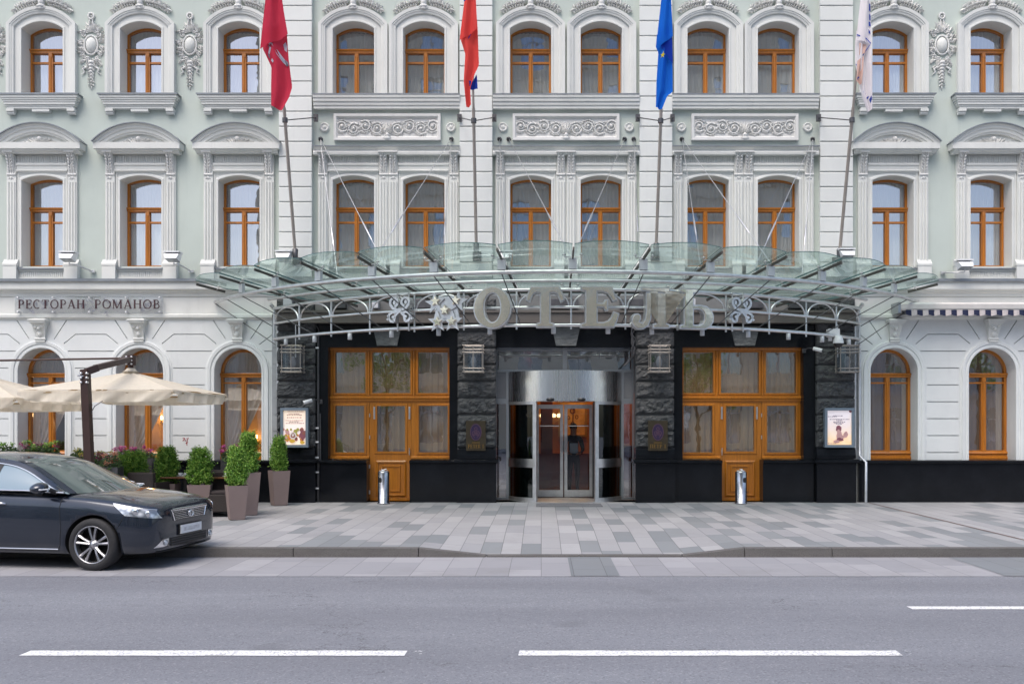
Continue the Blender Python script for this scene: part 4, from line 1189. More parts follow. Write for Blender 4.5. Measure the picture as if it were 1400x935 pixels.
for s in (-1, 1):
    g = MB(); g.tube([P(RF, s*math.asin(8.12/RF), ZF-.03), (CXC+s*6.66, -.3, 3.62)], .011, 5); cpart(g, 'raking_rod', m['dark_metal'])
    g = MB(); g.tube([P(RF, s*R(50), ZF-.03), (CXC+s*6.75, -.25, 4.05)], .011, 5); cpart(g, 'raking_rod', m['dark_metal'])
    # end frame of the truss and post on the wall
    g = MB(); x = CXC+s*6.66
    g.tube([(x, -.12, .02 if s > 0 else 2.6), (x, -.12, 4.25)], .028, 8); g.tube([(x,-.12,4.25),(x+s*.06,-.2,4.45),(x+s*.12,-.3,4.55)], .045, 8)
    cpart(g, 'end_post', m['steel_dull'])
    g = MB()
    for z in (ZT0, ZT1, ZT2): g.tube([P(9.03, s*AT, z), (CXC+s*6.63, -.04, z)], .03, 8)
    g.tube([(CXC+s*6.63,-.06,ZT0),(CXC+s*6.63,-.06,ZT2)], .02, 6); g.tube([(CXC+s*6.2,-.3,ZT0-.4),(CXC+s*6.2,-.3,ZT1)], .012, 6)
    cpart(g, 'end_frame', m['steel'])
for k in range(14):                                   # small cylinder downlights under the truss
    a = (TA[k]+TA[k+1])/2
    if k in (6, 7): a += R(1.2)
    g = MB(); x, y, z = P(9.03, a, ZT0); g.lathe([(.0,0),(.046,0),(.046,-.13),(.04,-.135),(.04,-.125),(0,-.125)], (x, y, z-.035), 12); g.tube([(x,y,z-.04),(x,y,z+.02)], .02, 6)
    cpart(g, 'downlight', m['paint_grey'])
# suspension rods from the facade, with turnbuckles
def on(k, r): return P(r, TH[k], gz(r)+.06)
def w_(px, py): return Vector((X(px,-.04), -.05, Z(py,-.04)))
ANCH = {438:(w_(438,190), [(3,9.4),(4,9.4)]), 617:(w_(617,190), [(4,9.9),(5,9.5)]), 683:(w_(683,190), [(6,9.6)]), 695.5:(w_(695.5,190), [(7,9.6)])}
rods = []
for k, (p, l) in ANCH.items():
    for kk, r in l:
        rods.append((p, Vector(on(kk, r))))
        pm = Vector((2*CXC - p.x + .02, p.y, p.z)); rods.append((pm, Vector(on(NP-kk, r))))
seen = set()
for p, q in rods:
    d = (q-p); g = MB()
    g.tube([p, q], .008, 6)
    g.tube([p+d*.66, p+d*.68, p+d*.78, p+d*.80], [.010,.019,.019,.010], 8)
    o = cpart(g, 'suspension_rod', m['steel'])
    key = round(p.x, 2)
    if key not in seen:
        seen.add(key); g = MB(); g.lathe([(0,-.03),(.05,-.03),(.06,.04)], (p.x, .0, p.z), 10, axis='y'); g.tube([(p.x-.03,-.03,p.z+.02),(p.x,-.10,p.z),(p.x+.02,-.05,p.z-.03)], .022, 6)
        g.build('wall_anchor', m['dark_metal'], o)

# ------------------------------------------------------------------ the big sign on the truss
SIGN = empty('hotel_sign', (CXC, CYC-9.1, ZT0), 0, 'polished steel letters ОТЕЛЬ with five stars and two scroll ornaments on the canopy truss', 'sign')
def circ(cx, cz, rx, rz, n=28, a0=0, a1=2*PI):
    full = abs(a1-a0-2*PI) < 1e-6
    return [(cx+rx*math.cos(a0+(a1-a0)*i/(n if full else n-1)), cz+rz*math.sin(a0+(a1-a0)*i/(n if full else n-1))) for i in range(n)]
def px2(pts, cx, sc, base): return [((x-cx)/sc, (base-z)/sc) for x, z in pts]
# letter outlines (one unit = letter height)
G = {}
G['О'] = [circ(0,.5,.475,.515,40), circ(0,.5,.195,.345,32)]
G['Т'] = [[(-.22,0),(-.22,.11),(-.13,.13),(-.13,.82),(-.2,.84),(-.28,.80),(-.33,.70),(-.36,.60),(-.47,.66),(-.45,.78),(-.40,.90),(-.34,1.0),(.34,1.0),(.40,.90),(.45,.78),(.47,.66),(.36,.60),(.33,.70),(.28,.80),(.2,.84),(.13,.82),(.13,.13),(.22,.11),(.22,0)]]
G['Е'] = [[(-.45,0),(-.45,.10),(-.34,.13),(-.34,.87),(-.45,.90),(-.45,1.0),(.33,1.0),(.39,.80),(.45,.66),(.33,.62),(.28,.72),(.20,.82),(.08,.86),(-.03,.86),(-.03,.60),(.10,.60),(.14,.68),(.22,.68),(.22,.40),(.14,.40),(.10,.48),(-.03,.48),(-.03,.14),(.10,.14),(.22,.18),(.30,.28),(.35,.40),(.50,.35),(.45,.18),(.38,0)]]
G['Л'] = [[(-.02,.88),(-.14,.88),(-.14,.40),(-.17,.22),(-.23,.13),(-.29,.16),(-.26,.22),(-.26,.30),(-.33,.36),(-.42,.35),(-.49,.27),(-.50,.15),(-.45,.04),(-.34,-.03),(-.20,-.03),(-.08,.05),(-.01,.2),(.01,.4),(.01,.86),(.12,.86),(.12,.13),(.03,.11),(.03,0),(.46,0),(.46,.11),(.38,.13),(.38,.86),(.47,.89),(.47,1.0),(-.27,1.0),(-.27,.90)]]
G['Ь'] = [[(-.46,0),(-.46,.10),(-.35,.13),(-.35,.87),(-.46,.90),(-.46,1.0),(.02,1.0),(.02,.90),(-.08,.87),(-.08,.60),(.10,.61),(.27,.58),(.40,.49),(.46,.34),(.45,.2),(.38,.08),(.24,0)],
          [(-.08,.12),(-.08,.48),(.06,.49),(.15,.45),(.19,.37),(.19,.24),(.15,.16),(.06,.12)]]
LHH = .80
def onarc(px): 
    a = math.asin((px-780.5)*17.6/F/9.1)
    return a
def signpart(loops, px, y0, y1, name, mt, z0, sc, parent=None, offset=0):
    g = MB()
    g.plate([[(x*sc, z*sc) for x, z in lp] for lp in loops], y0, y1, 0, offset)
    o = g.build(name, mt); a = onarc(px)
    o.parent = parent or SIGN
    if parent is None:
        o.matrix_parent_inverse = SIGN.matrix_world.inverted() if False else Matrix.Translation((-CXC, -(CYC-9.1), -ZT0))
        x, y, _ = P(9.12, a, 0); o.location = (x, y, z0); o.rotation_euler = (0, 0, a)
    return o
def pol():
    t = NT('polished_letter_steel'); p = t.obj()
    n1 = t.noise(p, 3.5, 2)
    t.pbr((1.,.89,.72), .14, .95, t.bump(n1, .10, .05)); return t.m
m['polish'] = pol()
for ch, px in (('О', 674.5), ('Т', 745.5), ('Е', 817.5), ('Л', 888.5), ('Ь', 952)):
    o = signpart(G[ch], px, -.10, .06, 'letter', m['steel_dull'], ZT0-.07, LHH)
    o['label'] = 'polished steel letter ' + ch
    signpart(G[ch], px, -.125, -.099, 'letter_face', m['polish'], 0, LHH, o, -.028)
def star(cx, cz, r, rot=0): return [(cx+(r if i % 2 == 0 else r*.42)*math.sin(rot+PI*i/5), cz+(r if i % 2 == 0 else r*.42)*math.cos(rot+PI*i/5)) for i in range(10)]
# five stars on a keystone-shaped plate
sc = 70.3
plate_ = px2([(598,404),(622,404),(629,437),(590,437)], 608.5, sc, 445)
o = signpart([plate_], 608.5, -.03, .03, 'star_plate', m['steel_dull'], ZT0, 1)
for sx, sz, q in ((593.5,413,-.1),(627,412,.1),(597.5,439,0),(619.5,439,0)):
    cx, cz = px2([(sx, sz)], 608.5, sc, 445)[0]
    s_ = signpart([star(cx, cz, .215, q)], 608.5, -.07, -.031, 'star', m['steel_dull'], 0, 1, o)
for sx, sz in ((608.5,423),(598,439),(619,439),(595,410.5),(624.5,410.5)):
    cx, cz = px2([(sx, sz)], 608.5, sc, 445)[0]
    signpart([star(cx, cz, .10)], 608.5, -.12, -.0701 if sz != 423 else -.031, 'star', m['polish'], 0, 1, o)
g = MB(); pts = [(.19*math.sin(t), 0, .585+.035*math.cos(t*1.5)) for t in [-1+2*i/10 for i in range(11)]]; g.tube(pts, .018, 6); g.build('star_bracket', m['steel'], o)
# pair of scroll ornaments
for px in (544.5, 1017.5):
    a = onarc(px); g = MB()
    def ribbon(pts, w=.05, d=.12):
        L = groove(pts, w); g.plate([L], -d, .02)
    for s in (-1, 1):
        top = [(s*(.13+.085*math.cos(t)), .405+.085*math.sin(t)) for t in [-.4+4.9*i/14 for i in range(15)]]
        ribbon([(s*x if False else x, z) for x, z in top])
        cr = [(s*.20,.45-.09),(s*.10,.30),(0,.22),(-s*.09,.12),(-s*.16,.06),(-s*.24,.06),(-s*.27,.14),(-s*.20,.20)]
        cr = [(s*.215,.37),(s*.15,.29),(0,.235),(-s*.10,.14),(-s*.13,.02)]
        ribbon(cr, .055)
        bot = [(s*.13,.02),(s*.20,.03),(s*.25,.10),(s*.235,.17),(s*.15,.21),(s*.07,.19)]
        ribbon(bot, .05); ribbon([(s*.27,.16),(s*.25,.10),(s*.29,.06)], .04)
        g.plate([circ(s*.14,.115,.035,.03,12)], -.13, .02)
        g.plate([circ(s*.13,.405,.032,.045,12)], -.10, .02)
    g.plate([circ(0,.24,.05,.05,12)], -.13, .025)
    for x in (-.13, .13): g.tube([(x,.03,-.16),(x,.03,.62)], .016, 6)
    o = g.build('scroll_ornament', m['chrome'] if False else m['steel_dull']); o.parent = SIGN
    o.matrix_parent_inverse = Matrix.Translation((-CXC, -(CYC-9.1), -ZT0))
    x, y, _ = P(9.12, a, 0); o.location = (x, y, ZT0+.10 if px < 700 else ZT0+.09); o.rotation_euler = (0,0,a)
# ------------------------------------------------------------------ stroke lettering (small serif capitals)
def strokes():
    T, t = .15, .06                                   # thick stem, hairline (letter height 1)
    S = {}
    def stem(x): return [([(x,0),(x,1)], T), ([(x-.15,.02),(x+.15,.02)], .045), ([(x-.15,.98),(x+.15,.98)], .045)]
    def thin(x): return [([(x,0),(x,1)], t), ([(x-.12,.02),(x+.12,.02)], .045), ([(x-.12,.98),(x+.12,.98)], .045)]
    def arcp(cx, cz, rx, rz, a0, a1, n=10): return [(cx+rx*math.cos(R(a0+(a1-a0)*i/n)), cz+rz*math.sin(R(a0+(a1-a0)*i/n))) for i in range(n+1)]
    S['Р'] = (.72, stem(.18) + [([(.18,.97),(.40,.97)]+arcp(.40,.72,.22,.25,90,-90)[0:11]+[(.18,.47)], .085)])
    S['Е'] = (.72, stem(.18) + [([(.18,.97),(.60,.97),(.62,.80)], .06), ([(.18,.52),(.48,.52)], .06), ([(.48,.40),(.48,.64)], .05), ([(.18,.03),(.62,.03),(.66,.22)], .06)])
    S['С'] = (.80, [(arcp(.42,.5,.34,.48,55,305,16), .10), ([(.62,.98),(.62,.76)], .05), ([(.08,.38),(.08,.62)], .09)])
    S['Т'] = (.82, stem(.41) + [([(.06,.78),(.08,.97),(.74,.97),(.76,.78)], .06)])
    S['О'] = (.92, [(arcp(.46,.5,.38,.48,0,360,24), .10), ([(.08,.38),(.08,.62)], .08), ([(.84,.38),(.84,.62)], .08)])
    S['А'] = (.88, [([(.44,1.0),(.76,0)], T), ([(.44,1.0),(.13,0)], t), ([(.22,.30),(.64,.30)], .05), ([(0,.02),(.26,.02)], .045), ([(.60,.02),(.90,.02)], .045)])
    S['Н'] = (.92, stem(.18) + stem(.74) + [([(.18,.52),(.74,.52)], .06)])
    S['М'] = (1.06, thin(.14) + stem(.90) + [([(.14,1),(.50,.04)], .13), ([(.50,.04),(.90,1)], t)])
    S['В'] = (.74, stem(.18) + [([(.18,.97),(.38,.97)]+arcp(.38,.75,.18,.22,90,-90)+[(.18,.53)], .08), ([(.38,.53)]+arcp(.40,.28,.24,.25,90,-90)+[(.18,.03)], .085)])
    S['П'] = (.92, stem(.18) + stem(.74) + [([(.18,.97),(.74,.97)], .06)])
    S['R'] = (.80, S['Р'][1] + [([(.36,.48),(.72,.02)], .12)])
    S['I'] = (.40, stem(.20))
    S['P'] = S['Р']; S['E'] = S['Е']; S['T'] = S['Т']
    return S
ST = strokes()
def write(g, text, x, z, h, y, th=.012, space=.10, mi=0, fit=None):
    wd = sum((ST[c][0] if c != ' ' else .45) + space for c in text) - space
    k = h if fit is None else fit/wd
    q = 0
    for c in text:
        if c == ' ': q += (.45+space)*k; continue
        for pts, wdt in ST[c][1]:
            q += 0; write.n += 1
            L = groove([(x+q+a*k, z+b*h) for a, b in pts], wdt*h)
            dy = (write.n % 9)*.0006
            n = len(pts)
            vs = [(a, y-th-dy, b) for a, b in L] + [(a, y, b) for a, b in L]
            M2 = len(L)
            fs = [(i, i+1, M2-2-i, M2-1-i) for i in range(n-1)]
            fs += [(i, (i+1) % M2, M2+(i+1) % M2, M2+i) for i in range(M2)]
            g.add(vs, fs, mi)
        q += (ST[c][0]+space)*k
    return q
write.n = 0

# restaurant sign on its glass plate
o = empty('restaurant_sign', (X(122), -.1, Z(417)), 0, 'clear plate sign reading РЕСТОРАН РОМАНОВ in dark red serif letters', 'sign')
def under(mb, name, mt, root, recalc=False):
    q = mb.build(name, mt, None, None, recalc); q.parent = root
    q.matrix_parent_inverse = (Matrix.Translation(root.location) @ root.rotation_euler.to_matrix().to_4x4()).inverted(); return q
YS_ = -.19
g = MB(); g.box(X(20,YS_), X(222,YS_), YS_+.004, YS_+.016, Z(428.5,YS_), Z(404.5,YS_)); under(g, 'plate', m['plate_glass'], o)
g = MB()
for px in (24, 72, 122, 172, 218):
    for py in (407, 426.5): g.lathe([(0,-.03),(.02,-.03),(.02,.14)], (X(px,YS_), YS_+.01, Z(py,YS_)), 8, axis='y')
under(g, 'standoff', m['steel'], o)
lm = M('dark_red_letter', (.05,.016,.02), .4, 0, .1)
g = MB()
write(g, 'РЕСТОРАН', X(24.5,YS_), Z(422,YS_), 12*(D0+YS_)/F, YS_, .015, fit=92*(D0+YS_)/F)
under(g, 'lettering', lm, o); g = MB()
write(g, 'РОМАНОВ', X(129,YS_), Z(422,YS_), 12*(D0+YS_)/F, YS_, .015, fit=90*(D0+YS_)/F)
under(g, 'lettering', lm, o)
g = MB(); rr = random.Random(4)
for c_ in (36, 58, 118, 148, 200):
    for k in range(9): g.leaf(X(c_+rr.uniform(-9,9),YS_), Z(417+rr.uniform(-6,8),YS_), rr.uniform(0,6.3), .14, .045, YS_+.03, .01)
under(g, 'etched_sprays', M('etched_grey', (.50,.50,.53), .6), o)

# floodlights on bent arms
FL = [(93, 351, 127, 371), (236, 351, 262, 371), (388, 350, 412, 371), (800, 362, 820, 371), (690, 350, 680, 368), (1157, 347, 1133, 360), (1318, 362, 1289, 373)]
fl_lab = ['small white floodlight on an arm beside the leftmost first floor windows', 'small white floodlight on an arm beside the second first floor window from the left', 'small white floodlight just above the left end of the glass canopy',
          None, 'grey floodlight behind the canopy glass near the second flagpole', 'small white floodlight just above the right end of the glass canopy', 'small white floodlight on an arm beside the rightmost first floor window']
proto_fl = None
for (px, py, wx, wy), lab in zip(FL, fl_lab):
    if lab is None: continue
    yf = -.45; s = 1 if wx > px else -1
    x, z = X(px, yf), Z(py, yf)
    o = empty('floodlight', (x, yf, z), 0, lab, 'floodlight', 'floodlights on the first floor sill')
    g = MB()
    v = [(-.17,-.09,.05),(.17,-.09,.05),(.17,.13,.10),(-.17,.13,.10),(-.12,-.16,-.06),(.14,-.16,-.06),(.14,.08,-.11),(-.12,.08,-.11)]
    g.add([(x+a, yf+b, z+c) for a, b, c in v], [(0,1,2,3),(4,7,6,5),(0,4,5,1),(1,5,6,2),(2,6,7,3),(3,7,4,0)])
    g.box(x-.18, x+.18, yf-.10, yf+.14, z+.085, z+.115)
    under(g, 'lamp_housing', m['white_plastic'], o)
    g = MB(); g.add([(x-.12,yf-.165,z-.063),(x+.14,yf-.165,z-.063),(x+.14,yf+.075,z-.116),(x-.12,yf+.075,z-.116)], [(0,1,2,3)]); under(g, 'lamp_glass', m['alu'], o)
    g = MB(); wxx, wzz = X(wx,-.03), Z(wy,-.03)
    g.tube([(x+.02,yf+.02,z-.08),(x+.02,yf+.02,z-.17),(x+s*.14,yf+.05,z-.17),(wxx,-.05,wzz)], .016, 6); g.lathe([(0,-.04),(.035,-.04),(.05,.03)], (wxx,-.0,wzz), 8, axis='y'); g.box(wxx-.06,wxx+.06,-.07,-.03,wzz-.03,wzz+.03)
    under(g, 'arm', m['steel_dull'], o)

# flagpoles and flags
POLES = [(404,350), (651.3,342), (897,342), (1147.5,350)]
def pole_at(i, z):
    bx = X(POLES[i][0], -.35); z0 = Z(POLES[i][1], -.35)
    return Vector((bx, -.35 - (z-z0)*.30, z))
plab = ['leaning steel flagpole carrying the dark red flag', 'leaning steel flagpole carrying the white, blue and red flag', 'leaning steel flagpole carrying the blue flag with a yellow star', 'leaning steel flagpole carrying the white flag with blue writing']
for i in range(4):
    z0 = Z(POLES[i][1], -.35)
    o = empty('flagpole', pole_at(i, z0), 0, plab[i], 'flagpole', 'flagpoles on the pilasters')
    g = MB(); g.tube([pole_at(i, z0-.15), pole_at(i, 8.7)], .036, 10); g.tube([pole_at(i, 8.7), pole_at(i, 12.6)], .027, 10); g.lathe([(0,.09),(.06,.05),(.07,0),(.05,-.05),(0,-.06)], pole_at(i, 12.65), 12)
    under(g, 'pole', m['rib'] if False else M('pole_steel', (.42,.37,.33), .42, .6, .1), o)
    g = MB(); p = pole_at(i, z0); g.tube([(p.x,.0,p.z-.12),(p.x,p.y-.05,p.z-.12)], .03, 8); g.lathe([(0.,-.0),(.065,-.0),(.065,.35),(.05,.36)], (p.x,p.y-.02,p.z-.2), 12); g.box(p.x-.10,p.x+.10,-.17,-.13,p.z-.22,p.z+.0)
    under(g, 'base_socket', m['dark_metal'], o)
    g = MB(); q = pole_at(i, Z(162,-1.1)*.0 + 8.45)
    for s in ((-1, 1) if i in (1, 2) else (1,) if i == 0 else (-1,)):
        wx = PIL_X = q.x + s*(.40 if i in (1,2) else .42)
        zz = Z(162,-.15)
        g.tube([q, (wx,-.20,zz)], .012, 6); g.box(wx-.05,wx+.05,-.20,-.14,zz-.08,zz+.08)
    g.lathe([(.06,-.05),(.06,.05)], q, 10)
    under(g, 'stay', m['dark_metal'], o)
def cloth(name, c, tl=.45):
    t = NT(name); nz = t.noise(t.scale(t.obj(), (6,6,1)), 1.5, 4)
    cc = t.mix(nz, [q*.82 for q in c], c)
    df = t.n('ShaderNodeBsdfDiffuse', {0: cc}).outputs[0]; tr = t.n('ShaderNodeBsdfTranslucent', {0: cc}).outputs[0]
    return t.done(t.n('ShaderNodeMixShader', {0: tl, 1: df, 2: tr}).outputs[0])
fm = {'red': cloth('crimson_cloth', (.64,.055,.10)), 'rus': cloth('red_cloth', (.86,.10,.09)), 'blu': cloth('royal_blue_cloth', (.02,.17,.72)), 'dbl': cloth('dark_blue_cloth', (.02,.06,.42)),
      'wht': cloth('white_cloth', (.92,.87,.90), .35), 'yel': cloth('yellow_print', (.78,.62,.05), .3), 'ink': cloth('blue_print', (.06,.10,.42), .3), 'pal': cloth('pale_print', (.62,.68,.80), .3), 'gry': cloth('grey_print', (.22,.24,.30), .3), 'pnk': cloth('peach_cloth', (.80,.55,.47), .4)}
def lerp_poly(pl, t):
    d = [0]
    for a, b in zip(pl, pl[1:]): d.append(d[-1]+math.hypot(b[0]-a[0], b[1]-a[1]))
    s = t*d[-1]
    for i in range(len(pl)-1):
        if s <= d[i+1]+1e-9:
            k = (s-d[i])/max(1e-9, d[i+1]-d[i]); return (pl[i][0]+(pl[i+1][0]-pl[i][0])*k, pl[i][1]+(pl[i+1][1]-pl[i][1])*k)
    return pl[-1]
def flag(i, layers, label, prints=(), _=0):
    p = pole_at(i, 12.1)
    o = empty('flag', p, 0, label, 'flag', 'flags hanging over the entrance')
    g = MB(); mats = []; fns = []
    for k, (c, left, right, dy, nf, am) in enumerate(layers):
        if c not in mats: mats.append(c)
        def mk(left=left, right=right, dy=dy, nf=nf, am=am, k=k):
            def fn(u, v):
                a, b = lerp_poly(left, v), lerp_poly(right, v)
                # smooth hem sag
                x, z = a[0]+(b[0]-a[0])*u, a[1]+(b[1]-a[1])*u
                yy = p.y + dy + am*math.sin(u*nf*2*PI + 1.3*k + v*1.6) + .35*am*math.sin(u*nf*5.1 + v*5+k)
                wd = 0
                return (X(x, p.y), yy, Z(z, p.y))
            return fn
        fn = mk(); fns.append(fn)
        g.grid(fn, 26, 30, mats.index(c))
    body = under(g, 'cloth', [fm[c] for c in mats], o)
    for c, lay, polys in prints:
        for poly in polys:
            q = MB()
            vs = []
            for u, v in poly:
                if lay == 1 and i in (0, 3): v = .155+.845*v
                x, y, z = fns[lay](u, v); vs.append((x, y-.012, z))
            q.add(vs, [tuple(range(len(vs)))])
            pr = under(q, 'printed_mark', fm[c], o)
flag(0, [('red', [(366,-70),(363,0),(357,60),(356,68)], [(380,-70),(387,0),(391,25),(395.5,50)], -.06, 1.4, .05),
         ('red', [(358,48),(357,64),(369.5,90),(370,144)], [(389,30),(391,46),(394,80),(400,120),(396,134),(386,152)], .03, 1.2, .06)],
     'dark red flag with white and grey emblem marks hanging from the leftmost flagpole',
     [('pal', 1, [[(.30,.02),(.42,.02),(.72,.25),(.86,.32),(.84,.37),(.66,.31),(.52,.22)], [(.80,.07),(.92,.05),(.98,.13),(.93,.19),(.83,.15)], [(.15,.13),(.30,.07),(.36,.10),(.18,.17)], [(.14,.27),(.24,.25),(.28,.30),(.20,.32)]]),
      ('gry', 1, [[(.62,.25),(.70,.25),(.94,.33),(.95,.38),(.80,.37)], [(.10,.15),(.16,.14),(.18,.20),(.10,.22)], [(.24,.05),(.40,.0),(.44,.04),(.30,.08)]])])
flag(1, [('dbl', [(637,-60),(634,-30),(634.5,4)], [(652,-60),(650,-30),(645,-2)], -.065, 1, .04),
         ('rus', [(640,-60),(635,3),(629,52),(628.8,57)], [(647,-60),(651,0),(653,42)], -.05, 1.3, .04),
         ('rus', [(631,36),(629.8,54),(636,74),(634,112),(637.5,147)], [(651.5,20),(653,40),(655,90),(649,103),(643,122),(644,144)], .03, 1.1, .05),
         ('dbl', [(642,118),(641,110),(643,122)], [(651,101),(652,104),(653,121)], .05, 1, .02),
         ('dbl', [(637,55),(637,54)], [(646,44),(640,55)], .0, 1, .01)],
     'limp red flag with bits of blue showing, hanging from the second flagpole')
flag(2, [('blu', [(905,-60),(904,0),(897,62),(899,67)], [(916,-60),(917.5,0),(919.5,51)], -.05, 1.2, .04),
         ('blu', [(899,45),(897.5,62),(901,70),(898,110),(897,146)], [(918,30),(919,48),(919.5,100),(919.5,127),(912,132),(905,150)], .04, 1.3, .05),
         ('dbl', [(901,56),(904,66)], [(919,50),(919.6,88)], -.02, 1, .01)],
     'bright blue flag with one yellow star hanging from the third flagpole',
     [('yel', 1, [[(.30+(.19 if q % 2 == 0 else .075)*math.sin(PI*q/5+.25), .33-(.043 if q % 2 == 0 else .017)*math.cos(PI*q/5+.25)) for q in range(10)]])], 2)
flag(3, [('wht', [(1179,-60),(1176,0),(1170.5,50),(1170,56)], [(1187,-60),(1190,0),(1191,62)], -.05, 1.1, .04),
         ('wht', [(1173,40),(1171.5,56),(1171,85),(1176,112),(1179,130),(1187,153)], [(1190,40),(1190.5,58),(1193,100),(1194,140),(1193,149)], .03, 1.6, .05),
         ('pnk', [(1172,84),(1169.5,112),(1174,117)], [(1180,78),(1178,104),(1177,116)], -.03, 1.2, .03),
         ('pnk', [(1174,60),(1174,76)], [(1184,62),(1182,74)], -.02, 1, .01)],
     'white and pale pink flag with blue writing hanging from the rightmost flagpole',
     [('ink', 0, [[(.80,.55),(.96,.55),(.97,.63),(.80,.63)], [(.84,.66),(.96,.66),(.97,.73),(.84,.73)], [(.80,.75),(.95,.75),(.96,.80),(.80,.80)], [(.78,.84),(.93,.86),(.93,.89),(.80,.88)], [(.0,.93),(.6,.955),(.95,.985),(.95,1.0),(.6,.97),(.0,.945)]]),
      ('ink', 1, [[(.0,.30),(.9,.05),(.9,.065),(.02,.32)], [(.35,.80),(.6,.78),(.62,.80),(.4,.83)], [(.6,.84),(.75,.80),(.92,.83),(.9,.88),(.75,.86),(.65,.9)], [(.1,.70),(.4,.74),(.4,.75),(.1,.72)]]),
      ('ink', 2, [[(.1,.70),(.5,.66),(.6,.72),(.3,.75),(.5,.80),(.1,.78)]])])

m['lantern_glass'] = glass('lantern_pane', (.80,.82,.84), .16)
# wall lanterns: steel cages with glass
def lantern(cx, label):
    yb = -.20; x = X(CB+cx, -.35); z0, z1 = Z(510,-.35), Z(473,-.35); h = .21
    o = empty('wall_lantern', (x, yb, z0), 0, label, 'lantern', 'caged lanterns on the granite piers')
    ya, yc = -.55, -.24
    g = MB(); r = .012
    for a in (x-h, x, x+h):
        for b in (ya, yc):
            g.tube([(a,b,z0),(a,b,z1)], r, 6)
    for zz in (z0+.02, z0+.10, z1-.16, z1-.09, z1):
        for q in ([(x-h-.03,ya,zz),(x+h+.03,ya,zz)], [(x-h-.03,yc,zz),(x+h+.03,yc,zz)], [(x-h,ya-.03,zz),(x-h,yc+.02,zz)], [(x+h,ya-.03,zz),(x+h,yc+.02,zz)]): g.tube(q, r, 6)
    under(g, 'cage', M('lantern_bronze', (.42,.38,.34), .4, .8, .1), o)
    g = MB(); g.box(x-h+.02, x+h-.02, ya+.015, yc-.02, z0+.04, z1-.03); under(g, 'lantern_glass', m['lantern_glass'], o)
    g = MB(); g.lathe([(.02,0),(.06,.05),(.075,.14),(.05,.22),(.02,.26)], (x,(ya+yc)/2,z0+.12), 12); under(g, 'lamp_bulb', M('frosted_lamp', (.30,.31,.33), .25), o)
    g = MB(); g.box(x-.10,x+.10,yc+.0,yb+.03,z0+.15,z1-.2); g.tube([(x+.05,yc,z1-.12),(x+.05,-.15,z1-.12)], .02, 6); under(g, 'back_plate', m['dark_metal'], o)
for cx, lab in ((-372.5,'steel caged lantern on the leftmost granite pier above the food poster'), (-126,'steel caged lantern on the granite pier just left of the revolving door'), (127,'steel caged lantern on the granite pier just right of the revolving door'), (384,'steel caged lantern on the rightmost granite pier above the pastel poster')): lantern(cx, lab)

